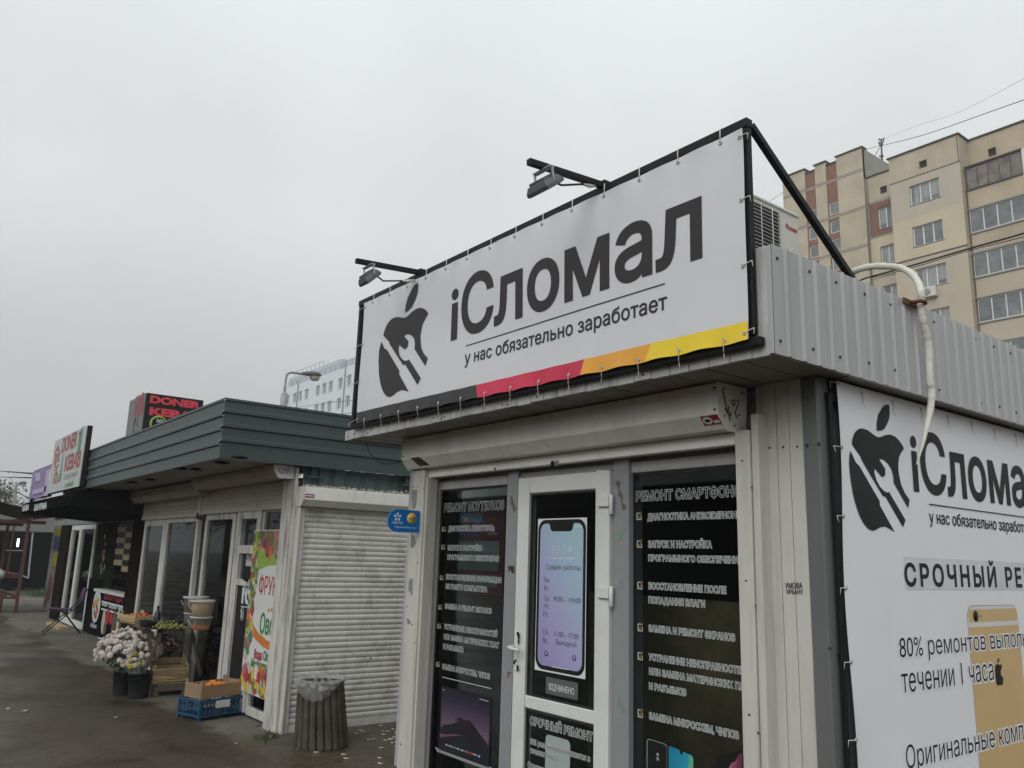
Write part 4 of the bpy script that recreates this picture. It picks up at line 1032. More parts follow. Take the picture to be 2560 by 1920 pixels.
mb.tube([c+Vector((-.03, -.035, 0)), c+Vector((.02, -.028, 0)), c+Vector((.03, 0, 0)), c+Vector((.02, .028, 0)), c+Vector((-.03, .035, 0))], .011, 7)
tag(mb.build('pipe_clamp', M['rust'], base=c), 'rusty clamp holding the cream pipe against the grey roof edge', 'clamp')

# ------------------------------------------------------------------ blue blade sign on the left jamb
bxs = P(1050, 1300, y=3.352).x
bp_ = lambda a, b, o=0: P(560+a*.3134, 880+b*.3134, x=bxs+o)
yR = bp_(1560, 1350).y; yL = bp_(1310, 1350).y; zT = bp_(1450, 1260).z; zB_ = bp_(1450, 1438).z
M['sign_blue'] = mat('sign_blue', (.0, .155, .50), .35, var=.04); M['sign_yellow'] = mat('sign_yellow', (.75, .50, .03), .4); M['sign_white'] = mat('sign_white', (.8, .82, .82), .4)
BS = thing('blade_sign', 'small blue blade sign with a yellow arrow disc fixed to the left jamb', 'sign', (bxs, yR, (zT+zB_)/2))
hgt = zT-zB_; pts = [Vector((bxs, yR, zB_)), Vector((bxs, yR, zT))]; r_ = hgt*.48
for k in range(9):
    t = R(90+90*k/8); pts.append(Vector((bxs, yL+r_+r_*math.cos(t), zT-r_+r_*math.sin(t))))
for k in range(9):
    t = R(180+90*k/8); pts.append(Vector((bxs, yL+r_+r_*math.cos(t), zB_+r_+r_*math.sin(t))))
mb = MB(); mb.prism(pts, (-.012, 0, 0)); bs = mb.build('panel', M['sign_blue'], BS)
mb = MB(); c = bp_(1499, 1328, .0015); mb.lathe(c, [(hgt*.25, 0), (hgt*.25, .001), (0, .001)], 24, axis=X); mb.build('arrow_disc', M['sign_yellow'], bs)
mb = MB(); e_ = .003; k_ = hgt*.17
ar = [(-1, .12), (.55, .12), (.1, .62), (.35, .8), (1.05, 0), (.35, -.8), (.1, -.62), (.55, -.12), (-1, -.12)]
mb.poly([c+Vector((e_, a*k_, b*k_)) for a, b in ar]); mb.build('arrow', M['sign_blue'], bs)
mb = MB(); c = bp_(1385, 1315, .0015)
for k in range(5):
    t = R(90+72*k); d_ = Vector((0, math.cos(t), math.sin(t))); s_ = Vector((0, -math.sin(t), math.cos(t)))
    mb.poly([c+d_*hgt*.05+s_*.003, c+d_*hgt*.17+s_*.010, c+d_*hgt*.20, c+d_*hgt*.17-s_*.010, c+d_*hgt*.05-s_*.003])
a, b = bp_(1340, 1372, .001), bp_(1425, 1366, .001); a.z = b.z = (a.z+b.z)/2; letter(mb, 'КИЇВСТАР', a, b, hgt*.075, X, .001, off=.03)
a, b = bp_(1360, 1402, .001), bp_(1536, 1410, .001); a.z = b.z = (a.z+b.z)/2; letter(mb, 'Підключайтеся тут', a, b, hgt*.085, X, .001)
mb.build('lettering', M['sign_white'], bs)
# loose black cable under the fascia
cp_ = [P(560+a*.3134, 880+b*.3134, y=yy) for a, b, yy in ((1138, 725, 3.1), (1155, 790, 3.1), (1190, 840, 3.12), (1240, 880, 3.15), (1300, 893, 3.18), (1370, 885, 3.22), (1425, 865, 3.26))]
mb = MB(); mb.tube(smooth_path([Vector(p) for p in cp_]), .004, 5); tag(mb.build('loose_cable', M['rubber'], base=cp_[3]), 'thin black cable drooping from the plank eave to the shutter box', 'cable')
# ================================================================== THE GREEN ROOFED GREENGROCER'S KIOSK
GX, GF = -7.56, 3.28              # right side wall, front facade
G = thing('grocery_kiosk', 'white shuttered kiosk under a dark green ribbed roof fascia', 'kiosk', (-10.5, 3.3, 0))
M['green_metal'] = mat('green_metal', (.050, .071, .070), .42, var=.10, dirt=.30, dscale=2.5, stretch=(.6, .6, 2), dcol=(.10, .10, .09))
M['green_wall'] = mat('green_wall', (.075, .115, .115), .5, var=.12, dirt=.3, dscale=2)
M['bare_edge'] = mat('bare_edge', (.65, .66, .66), .4)
M['shutter_white'] = mat('shutter_white', (.62, .61, .57), .5, var=.08, dirt=.85, dscale=3.4, stretch=(1, 1, 1.2), dcol=(.16, .145, .12), fine=.10, streak=.4, scol=(.25, .22, .18))
M['shutter_old'] = mat('shutter_old', (.46, .43, .37), .55, var=.12, dirt=.6, dscale=2.2, dcol=(.16, .13, .1))
M['white_old'] = mat('white_old', (.55, .54, .50), .5, var=.1, dirt=.95, dscale=2.6, stretch=(3, 3, .7), dcol=(.07, .055, .045), streak=.5)
GZ0, GZ1 = 2.415, 2.965
def rib_profile(z0, z1, dz):
    out = [(z0, -.012), (z0, 0)]
    h = (z1-z0-.02)/4
    for k in range(1, 4):
        z = z0+h*k+dz; out += [(z-.018, 0), (z-.010, .020), (z+.018, .020), (z+.034, 0)]
    out += [(z1-.028, 0), (z1-.022, .012), (z1, .012), (z1, -.02)]
    return out
fx0, fx1, FYG = -13.30, -7.45, 2.452
mb = MB()
for a, b, o in ((fx0, -12.05, 0), (-12.07, -9.72, .0025), (-9.74, fx1, .005)):
    pr = rib_profile(GZ0, GZ1, .0)
    vs_ = [(x, FYG-d-o, z) for x in (a, b) for z, d in pr]; k = len(pr)
    mb.mesh(vs_, [(i, i+1, k+i+1, k+i) for i in range(k-1)])
pr = rib_profile(GZ0, GZ1, .03); vs_ = [(fx1+d, y, z) for y in (FYG-.012, 5.9) for z, d in pr]; k = len(pr)
fG = mb.build('front_fascia', M['green_metal'], G, solid=.0)
mb = MB(); mb.mesh(vs_, [(i, i+1, k+i+1, k+i) for i in range(k-1)]); fS = mb.build('side_fascia', M['green_metal'], G)
mb = MB()                                   # cut edges of the sheet at the corner
pr0 = rib_profile(GZ0, GZ1, 0)
for (z, d), (z2, d2) in zip(pr0[1:-2], pr0[2:-1]):
    if d != d2: mb.bar((fx1+.004, FYG-d-.008, z), (fx1+.004, FYG-d2-.008, z2), .006, .004)
mb.build('cut_edge', M['bare_edge'], fG)
mb = MB()
for x in (-12.06, -9.73): 
    for z, d in ((GZ0+.11, 0), (GZ0+.245, 0), (GZ0+.38, 0), (GZ0+.5, 0)): mb.lathe((x+.012, FYG-.006, z), [(.008, 0), (.007, .004), (0, .006)], 7, axis=-Y)
for y in (2.9, 3.5, 4.1): 
    for z in (GZ0+.10, GZ0+.37): mb.lathe((fx1, y, z), [(.009, 0), (.008, .005), (0, .006)], 7, axis=X)
build_each(mb, 'screw_head', M['screw'], fG)
mb = MB(); mb.box(fx0+.02, fx1-.03, FYG+.03, 5.9, GZ1-.05, GZ1-.03); mb.build('roof', M['green_metal'], G)
mb = MB(); mb.box(fx0+.01, fx1-.02, FYG+.015, GF+.05, GZ0+.012, GZ0+.03); mb.box(GX+.01, fx1-.02, GF+.05, 5.9, GZ0+.012, GZ0+.03); mb.build('soffit', M['soffit'], G)
for px, py in ((555, 1154), (489, 1171), (452, 1169), (376, 1197), (330, 1204), (600, 1140)):
    c = P(px, py, z=GZ0+.012); mb = MB(); mb.lathe(c, [(.075, -.012), (.07, -.02), (.05, -.012), (.045, .0), (0, .0)], 16); mb.build('downlight', M['black_paint'], G)
# body
mb = MB(); mb.box(fx0+.3, GX-.05, 5.8, 5.9, 0, GZ0+.01); mb.box(fx0+.3, fx0+.36, GF+.1, 5.8, 0, GZ0+.01); mb.build('back_wall', M['green_wall'], G)
mb = MB(); mb.box(fx0+.36, GX-.06, GF+.1, 5.8, .01, .06); mb.build('floor', M['dark_mid'], G)
mb = MB(); mb.box(fx0+.36, GX-.06, 4.4, 4.45, .06, GZ0); mb.build('inner_partition', M['dark_in'], G)
# green ribbed wall above the side shutter, brackets
mb = MB(); pr = []; y = GF+.02
while y < 5.8: pr += [(y, 0), (y+.10, 0), (y+.115, -.018), (y+.155, -.018), (y+.17, 0)]; y += .17
vs_ = [(GX+d, yy, z) for yy, d in pr for z in (2.05, GZ0+.01)]
mb.mesh(vs_, [(2*i, 2*i+1, 2*i+3, 2*i+2) for i in range(len(pr)-1)]); mb.build('ribbed_wall', M['green_wall'], G)
mb = MB()
for a, b in ((712, 985), (1455, 1050)):
    c = P(560+a*.3134, 880+b*.3134, x=GX+.03); mb.box(GX+.003, GX+.05, c.y-.03, c.y+.03, c.z-.01, GZ0+.01); mb.box(GX+.003, GX+.09, c.y-.09, c.y+.09, c.z-.025, c.z-.012)
build_each(mb, 'bracket', M['green_metal'], G)
# side shutter box with end plate and a litter of dry petals on top
sx = -7.36; zt, zm, zb = 2.215, 2.095, 2.035; ys = 3.238; ye = 5.4
mb = MB(); mb.prism([(GX+.001, ys+.006, zt), (sx, ys+.006, zt), (sx, ys+.006, zm), (sx-.055, ys+.006, zb), (GX+.001, ys+.006, zb)], (0, ye-ys, 0))
sb = mb.build('side_shutter_box', M['white_paint'], G, bevel=.003)
mb = MB(); mb.prism([(GX-.01, ys, zt+.004), (sx+.004, ys, zt+.004), (sx+.004, ys, zm-.002), (sx-.055, ys, zb-.004), (GX-.01, ys, zb-.004)], (0, .0055, 0)); mb.build('end_plate', M['white_old'], sb)
mb = MB(); c0 = P(560+652*.3134, 880+1130*.3134, x=sx+.002); c1 = P(560+720*.3134, 880+1165*.3134, x=sx+.002)
mb.box(sx+.0005, sx+.0018, c0.y, c1.y, c1.z, c0.z, 0); mb.box(sx+.0019, sx+.0026, c0.y+.012, c1.y-.10, c1.z+.012, c0.z-.012, 1); mb.box(sx+.0019, sx+.0026, c1.y-.085, c1.y-.012, c1.z+.012, c0.z-.012, 1)
mb.build('warning_sticker', [M['sticker_red'], M['sticker_white']], sb)
M['petal'] = mat('petal', (.48, .42, .34), .9, var=.4, vscale=40)
mb = MB()
for k in range(520):
    y = random.uniform(ys+.02, 5.2); x = random.uniform(sx-.09, sx-.004)
    n_ = Vector((random.uniform(-1, 1), random.uniform(-1, 1), random.uniform(.2, 1))).normalized(); _, a, b = basis(n_)
    s_ = random.uniform(.008, .018); c = Vector((x, y, zt+.006+abs(random.gauss(0, .012))))
    mb.face([c+a*s_, c+b*s_*.5, c-a*s_*.8, c-b*s_*.5])
tag(mb.build('dry_petals', M['petal'], base=(sx, 4.2, zt)), 'dry pale petals lying along the top of the side shutter box', 'petals', kind='stuff')
# the closed roller shutter on the side
SXP = -7.495
def slats(mb, fn, z0, z1, pitch, depth, m=0):
    z = z0; pr = []
    while z < z1-1e-6:
        h = min(pitch, z1-z); w0_ = random.uniform(-.0022, .0022)
        for k in range(5): pr.append((z+h*k/5, depth*math.sin(math.pi*(k+.35)/5.6)+w0_))
        pr.append((z+h*.97, -depth*.35)); z += pitch
    n_ = len(pr); vs_ = [fn(0, z, d) for z, d in pr]+[fn(1, z, d) for z, d in pr]
    mb.mesh(vs_, [(i, i+1, n_+i+1, n_+i) for i in range(n_-1)], m)
mb = MB(); slats(mb, lambda t, z, d: (SXP+d, 3.30+t*2.2, z), .07, 2.06, .0505, .009)
mb.box(SXP-.01, SXP+.012, 3.31, 5.5, .0, .066)
ss = mb.build('side_shutter', M['shutter_white'], G)
mb = MB()
for (a, b) in ((605, 1208), (1170, 785)): mb.lathe(P(560+a*.3134, 1400+b*.3134, x=SXP+.010), [(.011, 0), (.010, .003), (0, .003)], 8, axis=X)
for (a, b) in ((715, 408), (925, 392)): 
    c = P(560+a*.3134, 880+b*.3134+.3134*1000, x=SXP+.010)
build_each(mb, 'dent', M['screw'], ss)
mb = MB(); mb.box(GX+.002, SXP+.03, 3.262, 3.315, .0, zb-.006); mb.box(GX+.002, SXP+.05, 3.245, 3.26, .0, zb-.006)
mb.build('shutter_guide', M['white_old'], G, bevel=.003)
mb = MB(); mb.box(GX-.09, GX+.035, GF-.062, GF-.048, 0, GZ0-.01); mb.box(GX+.022, GX+.036, GF-.047, GF-.037, 0, GZ0-.01); mb.build('corner_trim', M['white_old'], G, bevel=.003)
mb = MB()
for a, b in ((548, 14), (532, 302), (515, 498), (449, 1305), (449, 1365)): mb.lathe(P(560+a*.3134, 1400+b*.3134, x=GX+.04), [(.010, 0), (.009, .003), (0, .004)], 7, axis=X)
build_each(mb, 'screw_head', M['screw'], G)

# front: two shutter boxes, half lowered curtains
def front_box(x0, x1, y0, y1, z0, z1, name='front_shutter_box'):
    zc = z0+.07; pf = [(y1, z1), (y0, z1), (y0, zc), (y0+.055, z0), (y1, z0)]
    mb = MB(); mb.prism([(x0, a, b) for a, b in pf], (x1-x0, 0, 0)); return mb.build(name, M['shutter_old'], G, bevel=.003)
r1 = P(478, 1215, y=3.02).x
fb1 = front_box(r1, -7.60, 3.02, 3.22, 2.30, 2.418); fb2 = front_box(-13.25, r1-.01, 3.08, 3.24, 2.245, 2.40)
mb = MB(); pf = [(3.225, 2.42), (3.012, 2.42), (3.012, 2.366), (3.066, 2.294), (3.225, 2.294)]; mb.prism([(-7.598, a, b) for a, b in pf], (.012, 0, 0)); mb.build('end_plate', M['white_paint'], fb1)
mb = MB(); e5 = lambda a, b: P(220+a*.3134, 960+b*.3134, x=-7.584)
for st in ([(1518, 672), (1530, 700), (1548, 722), (1552, 690)], [(1565, 715), (1585, 690), (1575, 675), (1560, 685)], [(1585, 720), (1600, 690), (1610, 668), (1590, 665)]): mb.tube([e5(*p) for p in st], .003, 5)
mb.build('scrawl', M['scrawl'], fb1)
bz = 2.02; bar_h = .055; dvx = P(220+898*.3134, 960+960*.3134, y=3.25).x
mb = MB(); slats(mb, lambda t, z, d: (dvx+.035+t*(-7.665-dvx-.035), 3.262-d, z), bz+bar_h, 2.33, .047, .007); mb.box(dvx+.035, -7.665, 3.245, 3.268, bz, bz+bar_h-.002)
mb.build('front_shutter', M['shutter_old'], G)
mb = MB(); slats(mb, lambda t, z, d: (-13.1+t*(dvx-.04+13.1), 3.268-d, z), bz-.02+bar_h, 2.30, .052, .011); mb.box(-13.1, dvx-.04, 3.25, 3.275, bz-.02, bz-.022+bar_h)
mb.build('front_shutter', M['shutter_old'], G)
mb = MB(); mb.box(dvx-.035, dvx+.03, 3.235, 3.29, 0, 2.31); mb.build('shutter_divider', M['white_old'], G, bevel=.003)
mb = MB(); c = P(220+872*.3134, 960+1045*.3134, y=3.22)
mb.tube([c+Vector((.02*math.cos(t*.6), 0, .02*math.sin(t*.6))) for t in range(11)], .006, 6); mb.box(c.x-.02, c.x+.12, 3.215, 3.235, c.z-.05, c.z-.01); mb.build('padlock', M['black_paint'], G)
# jamb at the corner
mb = MB(); mb.box(-7.80, -7.655, 3.21, GF+.05, 0, 2.29); mb.box(-7.655, -7.652, 3.22, 3.24, 0, 2.29); mb.build('jamb', M['white_old'], G, bevel=.004)

# glazing: px measured along y=1399 of the photograph
fxp = lambda a, yy=GF: P(220+a*.3134, 960+1400*.3134, y=yy).x
M['reflected_yellow'] = mat('reflected_yellow', (.45, .36, .05), .7, var=.3); M['inner_purple'] = mat('inner_purple', (.50, .40, .78), .8, var=.25); M['inner_paper'] = mat('inner_paper', (.42, .43, .42), .7)
def frame(a0, a1, zt_, w=.05, kick=.10, name='window', m='white_old', dep=.0, mid=None):
    x0, x1 = fxp(a0), fxp(a1); mb = MB(); y0, y1 = GF-dep, GF+.06
    mb.box(x0, x0+w, y0, y1, .02, zt_); mb.box(x1-w, x1, y0, y1, .02, zt_); mb.box(x0+w, x1-w, y0, y1, zt_-w, zt_); mb.box(x0+w, x1-w, y0, y1, .02, kick)
    if mid: mb.box(x0+w, x1-w, y0, y1, mid-.04, mid+.04)
    f = mb.build(name, M[m], G, bevel=.004)
    mb = MB(); mb.box(x0+w, x1-w, GF+.025, GF+.031, kick, zt_-w); mb.build('pane', M['glass'], f)
    return f, x0+w, x1-w
f1, a_, b_ = frame(418, 590, 2.04, .13)
f2, a_, b_ = frame(592, 866, 2.04, .10)
mb = MB(); mb.box(P(412, 1440, y=3.37).x, P(468, 1440, y=3.37).x, 3.37, 3.39, P(440, 1478, y=3.37).z, P(440, 1408, y=3.37).z, 0)
mb.box(P(415, 1330, y=3.5).x, P(458, 1330, y=3.5).x, 3.5, 3.52, P(440, 1352, y=3.5).z, P(440, 1308, y=3.5).z, 1)  # yellow sheet imitates a billboard mirrored in the pane
for a, b, c, d in ((422, 1430, 426, 1450), (425, 1470, 432, 1492), (450, 1465, 457, 1482)): mb.box(P(a, b, y=3.36).x, P(c, d, y=3.36).x, 3.355, 3.36, P(a, d, y=3.36).z, P(a, b, y=3.36).z, 2)
mb.build('goods_and_reflection', [M['inner_purple'], M['reflected_yellow'], M['inner_paper']], f2)
f3, a_, b_ = frame(905, 1146, 2.04, .09)
mb = MB()
for a, b, c, d in ((985, 1420, 1040, 1570), (1046, 1425, 1092, 1560)): mb.box(P(220+a*.3134, 960+b*.3134, y=3.34).x, P(220+c*.3134, 960+b*.3134, y=3.34).x, 3.335, 3.34, P(220+a*.3134, 960+d*.3134, y=3.34).z, P(220+a*.3134, 960+b*.3134, y=3.34).z)
mb.build('notice_sheet', M['inner_paper'], f3)
# door with a black sign in its foot
x0, x1 = fxp(1172), fxp(1362); q4 = lambda a, b, yy=GF-.02: P(220+a*.3134, 1400+b*.3134, y=yy)
mz = q4(1230, 190).z
mb = MB(); mb.box(x0, x0+.16, GF-.02, GF+.06, .03, 2.04); mb.box(x1-.10, x1, GF-.02, GF+.06, .03, 2.04); mb.box(x0+.16, x1-.10, GF-.02, GF+.06, 1.94, 2.04)
za, zb_ = P(220+1250*.3134, 960+1285*.3134, y=GF-.02).z, P(220+1250*.3134, 960+1560*.3134, y=GF-.02).z
mb.box(x0+.16, x1-.10, GF-.02, GF+.06, za-.09, za); mb.box(x0+.16, x1-.10, GF-.02, GF+.06, mz-.02, zb_); mb.box(x0+.16, x1-.10, GF-.02, GF+.06, .03, .12)
gd = mb.build('door', M['white_old'], G, bevel=.004)
mb = MB(); mb.box(x0+.16, x1-.10, GF+.02, GF+.026, .12, 1.94); mb.build('pane', M['glass'], gd)
mb = MB(); mb.box(x0+.17, x1-.11, GF+.0, GF+.01, .14, mz-.03); bp2 = mb.build('black_sign', M['ink_black'], gd)
mb = MB()
A, B = q4(1228, 278, GF-.001), q4(1290, 282, GF-.001); A.z = B.z; letter(mb, 'ЛАС', A, B, .085, -Y, .001, off=.03)
A, B = q4(1226, 345, GF-.001), q4(1285, 348, GF-.001); A.z = B.z; letter(mb, '10', A, B, .15, -Y, .001, off=.05)
mb.box(q4(1220, 370, GF).x, q4(1290, 370, GF).x, GF-.002, GF-.001, q4(1240, 372, GF).z-.004, q4(1240, 372, GF).z+.004)
for py in (407, 450):
    c = q4(1229, py, GF-.001); mb.lathe(c, [(.04, 0), (.04, .001), (.033, .001), (.033, 0)], 14, axis=-Y); mb.tube([c+Vector((-.012, -.002, .014)), c+Vector((-.008, -.002, -.006)), c+Vector((.014, -.002, -.014))], .005, 5)
mb.build('lettering', M['print_white'], bp2)
mb = MB(); A = P(220+1262*.3134, 960+1405*.3134, y=GF+.015); B = P(220+1300*.3134, 960+1378*.3134, y=GF+.015); mb.box(A.x, B.x+.05, GF+.012, GF+.018, A.z-.06, B.z+.02, 0)
letter(mb, 'VISA', A, Vector((B.x+.12, A.y, A.z)), .05, -Y, .004, off=.03, m=1); mb.build('card_sticker', [M['inner_paper'], M['ink']], gd)
mb = MB(); c = q4(1275, 158, GF-.02); mb.lathe(c, [(.02, 0), (.02, .02), (.012, .03), (0, .03)], 12, axis=-Y); mb.tube([c+Vector((0, -.02, 0)), c+Vector((.02, -.05, 0)), c+Vector((.1, -.05, 0))], .01, 8); mb.build('handle', M['black_paint'], gd)
f5, a_, b_ = frame(1364, 1582, 2.06, .06)

# fruit banner tied to the last window
FBY = 3.25
FB = thing('fruit_banner', 'bright printed fruit and vegetable banner hanging on the window beside the white corner post', 'banner', (-8.2, FBY, 1.0))
fx0_, fx1_ = P(638, 1325, y=FBY).x, -7.70; fz1, fz0 = P(650, 1325, y=FBY).z, P(687, 1759, y=FBY).z
M['fb_white'] = mat('fb_white', (.60, .61, .59), .45, var=.05); 
FC = {k: mat('print_'+k, c, .45, var=.15, vscale=25) for k, c in dict(green=(.25, .38, .06), leaf=(.09, .17, .04), red=(.45, .04, .03), orange=(.55, .19, .03), yellow=(.58, .42, .06), cream=(.5, .46, .33), purple=(.16, .04, .09), dgreen=(.05, .22, .08), textred=(.42, .02, .04), pink=(.42, .15, .18)).items()}
fm = [M['fb_white']]+list(FC.values()); fi = {k: i+1 for i, k in enumerate(FC)}
W_, H_ = fx1_-fx0_, fz1-fz0
def fuv(u, v, o): return Vector((fx0_+W_*u, FBY-.004-o, fz0+H_*v))
mb = MB(); mb.box(fx0_, fx1_, FBY-.004, FBY, fz0, fz1, 0); sheetF = mb.build('sheet', fm, FB)
mb = MB()
# green hill and orange swoosh
mb.poly([fuv(.02, .66, .0006), fuv(.1, .70, .0006), fuv(.25, .745, .0006), fuv(.5, .775, .0006), fuv(.8, .785, .0006), fuv(1, .78, .0006), fuv(1, .995, .0006), fuv(.02, .995, .0006)], fi['green'])
mb.poly([fuv(.0, .52, .0006), fuv(.15, .43, .0006), fuv(.4, .37, .0006), fuv(.7, .335, .0006), fuv(1, .33, .0006), fuv(1, .275, .0006), fuv(.6, .29, .0006), fuv(.3, .33, .0006), fuv(.1, .38, .0006), fuv(0, .43, .0006)], fi['orange'])
def blob(u, v, ru, rv, m, o, rot=0, n=9):
    pts = []
    for k in range(n):
        t = 2*math.pi*k/n; a, b = ru*math.cos(t)*(1+random.uniform(-.15, .15)), rv*math.sin(t)*(1+random.uniform(-.15, .15))
        a, b = a*math.cos(rot)-b*math.sin(rot), a*math.sin(rot)+b*math.cos(rot)
        uu, vv = min(.995, max(.005, u+a/W_)), min(.995, max(.005, v+b/H_)); pts.append(fuv(uu, vv, o))
    mb.poly(pts, fi[m])
o_ = .0008
kinds = ['red', 'red', 'orange', 'yellow', 'cream', 'leaf', 'leaf', 'pink', 'green', 'purple']
for k in range(70):
    u, v = random.uniform(.02, .98), random.uniform(.86, .985); blob(u, v, random.uniform(.03, .07), random.uniform(.04, .10), random.choice(kinds if u < .8 else ['yellow', 'orange', 'leaf', 'cream']), o_, random.uniform(-1, 1)); o_ += .00002
for k in range(60):
    v = random.uniform(.2, .9); u = random.uniform(.01, .16+.1*math.sin(v*12)**2); blob(u, v, random.uniform(.025, .05), random.uniform(.03, .07), random.choice(['red', 'leaf', 'cream', 'leaf', 'yellow', 'pink', 'dgreen']), o_, random.uniform(-1, 1)); o_ += .00002
for k in range(90):
    u, v = random.uniform(.02, .98), random.uniform(.015, .15); blob(u, v, random.uniform(.025, .06), random.uniform(.03, .08), random.choice(['red', 'yellow', 'cream', 'pink', 'leaf', 'yellow', 'purple', 'orange']), o_, random.uniform(-1, 1)); o_ += .00002
mb.build('fruit_print', fm, sheetF)
mb = MB(); qf = lambda a, b: P(220+a*.3134, 1400+b*.3134, y=FBY-.007)
def frow(body, a, b, h, m, fit=None, off=.03):
    A, B = qf(*a), qf(*b); A.z = B.z = (A.z+B.z)/2; letter(mb, body, A, B, h, -Y, .0005, off=off, fit=fit, m=fi[m])
hF = lambda a, b0, b1: (qf(a, b0)-qf(a, b1)).length
frow('ФРУКТИ', (1358, 270), (1535, 290), hF(1440, 108, 278)*.86, 'textred', 'ФРУКТ', .0)
frow('Овочі', (1365, 585), (1508, 605), hF(1385, 400, 590)*.82, 'dgreen', 'Овоч', .02)
frow('Вода', (1322, 785), (1383, 795), .085, 'textred'); frow('Сік', (1395, 800), (1432, 806), .085, 'dgreen'); frow('Крупи', (1445, 812), (1490, 822), .09, 'textred', 'Кру')
frow('Морозиво', (1298, 848), (1425, 885), .075, 'dgreen'); frow('вино', (1440, 890), (1490, 900), .075, 'dgreen', 'вин')
for k, m_ in enumerate(('yellow', 'orange', 'yellow')):
    c = qf(1442+k*26, 395); mb.lathe(c, [(.022, 0), (.022, .0008), (0, .0008)], 8, axis=-Y, m=fi[m_])
mb.build('lettering', fm, sheetF)

# ================================================================== THE STALL IN FRONT
M['raw_wood'] = mat('raw_wood', (.13, .085, .05), .7, var=.3, vscale=6, stretch=(2, 8, 8), dirt=.4)
M['old_wood'] = mat('old_wood', (.105, .085, .06), .8, var=.3, vscale=6, dirt=.4)
M['pale_wood'] = mat('pale_wood', (.42, .31, .16), .7, var=.25, vscale=8, stretch=(2, 2, 8))
tz = .745; TXe = -9.97
T = thing('market_table', 'rough wooden trestle table loaded with grapes and tubs', 'table', (-10.5, 2.95, 0))
ty0, ty1 = P(358, 1566, x=TXe).y, 3.16
tx0 = -11.25
mb = MB(); mb.box(tx0, TXe, ty0, ty1, tz-.03, tz); mb.build('tabletop', M['old_wood'], T, bevel=.004)
qx = lambda a, b, xx=TXe-.04: P(220+a*.3134, 1400+b*.3134, x=xx)
ly0, ly1 = 2.86, 3.14
for (a, b), (c, d), xx in (((482, 575), (512, 770), TXe-.06), ((580, 585), (465, 865), TXe-.02), ((835, 580), (912, 1005), TXe-.02), ((970, 600), (885, 790), TXe-.25)):
    mb = MB(); mb.bar(qx(a, b, xx), qx(c, d, xx), .022, .03); mb.build('leg', M['raw_wood'] if xx > TXe-.1 and a < 700 else M['old_wood'], T)
for yy in (2.84, ly1):
    mb = MB(); mb.bar((TXe-.03, yy, .10), (TXe+.0, yy, 0.0), .04, .045); mb.build('foot', M['old_wood'], T)
    mb = MB(); mb.bar((tx0+.12, yy, tz-.03), (tx0+.05, yy, 0.0), .05, .045); mb.build('leg', M['old_wood'], T)
mb = MB(); mb.box(tx0+.05, TXe+.02, 2.84, ly1+.02, .10, .125); mb.box(TXe-.0, TXe+.02, 2.84, ly1+.02, .05, .10); mb.build('lower_shelf', M['old_wood'], T, bevel=.004)

M['tan_wood'] = mat('tan_wood', (.34, .24, .13), .75, var=.3, vscale=8)
def crate(name, label, c, L, S, h, yaw, mts, cat='crate', pitch=0, group=None, slat=True, base_z=0, posts=True, wall=.008):
    """open slatted fruit box, four corner posts"""
    t = thing(name, label, cat, c, group); t.rotation_euler = (pitch, 0, yaw)
    def local(mbx, nm, m): 
        o = mbx.build(nm, m, None, bevel=.002); o.parent = t; return o
    mb = MB(); mb.box(-L/2, L/2, -S/2, S/2, 0, .008); local(mb, 'base', mts)
    hs = [(.02, h*.45), (h*.52, h)] if slat else [(.0, h)]
    for s in (-1, 1):
        mb = MB()
        for a, b in hs: mb.box(-L/2, L/2, s*S/2-wall/2, s*S/2+wall/2, a, b)
        local(mb, 'side_panel', mts)
        mb = MB()
        for a, b in hs: mb.box(s*L/2-wall/2, s*L/2+wall/2, -S/2+wall, S/2-wall, a, b+(.0 if slat else .012))
        local(mb, 'end_panel', mts)
    if posts:
        for sx_ in (-1, 1):
            for sy_ in (-1, 1):
                mb = MB(); x_, y_ = sx_*(L/2-.018), sy_*(S/2-.018); mb.prism([(x_+.014*sx_, y_+.014*sy_, .009), (x_-.02*sx_, y_+.014*sy_, .009), (x_+.014*sx_, y_-.02*sy_, .009)], (0, 0, h+.03)); local(mb, 'corner_post', mts)
    return t
crate('fruit_crate', 'pale wooden crate of oranges perched at the far corner of the stall table', (-10.55, 2.72, tz+.002), .42, .26, .085, R(8), M['pale_wood'])
crate('fruit_crate', 'shallow yellowish wooden crate on the lower shelf of the stall table', (TXe-.14, 2.985, .127), .40, .28, .09, R(92), M['pale_wood'])
crate('fruit_crate', 'broken tan wooden crate tipped over on top of another under the table', (TXe-.12, 2.99, .25), .38, .27, .09, R(84), M['tan_wood'], pitch=R(20))
M['orange_fruit'] = mat('orange_fruit', (.58, .17, .015), .5, var=.15, vscale=8, bump=.2, bscale=150); M['tomato'] = mat('tomato', (.42, .07, .02), .35, var=.2)
def fruits(name, label, cat, c, n, sx_, sy_, r, m, kind=None, rows=1.0):
    mb = MB()
    for k in range(n):
        mb.sphere((c[0]+random.uniform(-sx_, sx_), c[1]+random.uniform(-sy_, sy_), c[2]+r*.6+random.uniform(0, r*1.0*rows)), r*random.uniform(.85, 1.1), 9, 6)
    tag(mb.build(name, m, base=c), label, cat, kind=kind)
fruits('oranges', 'small oranges heaped in the crate at the far table corner', 'oranges', (-10.55, 2.72, tz+.02), 26, .16, .09, .036, M['tomato'], 'stuff')
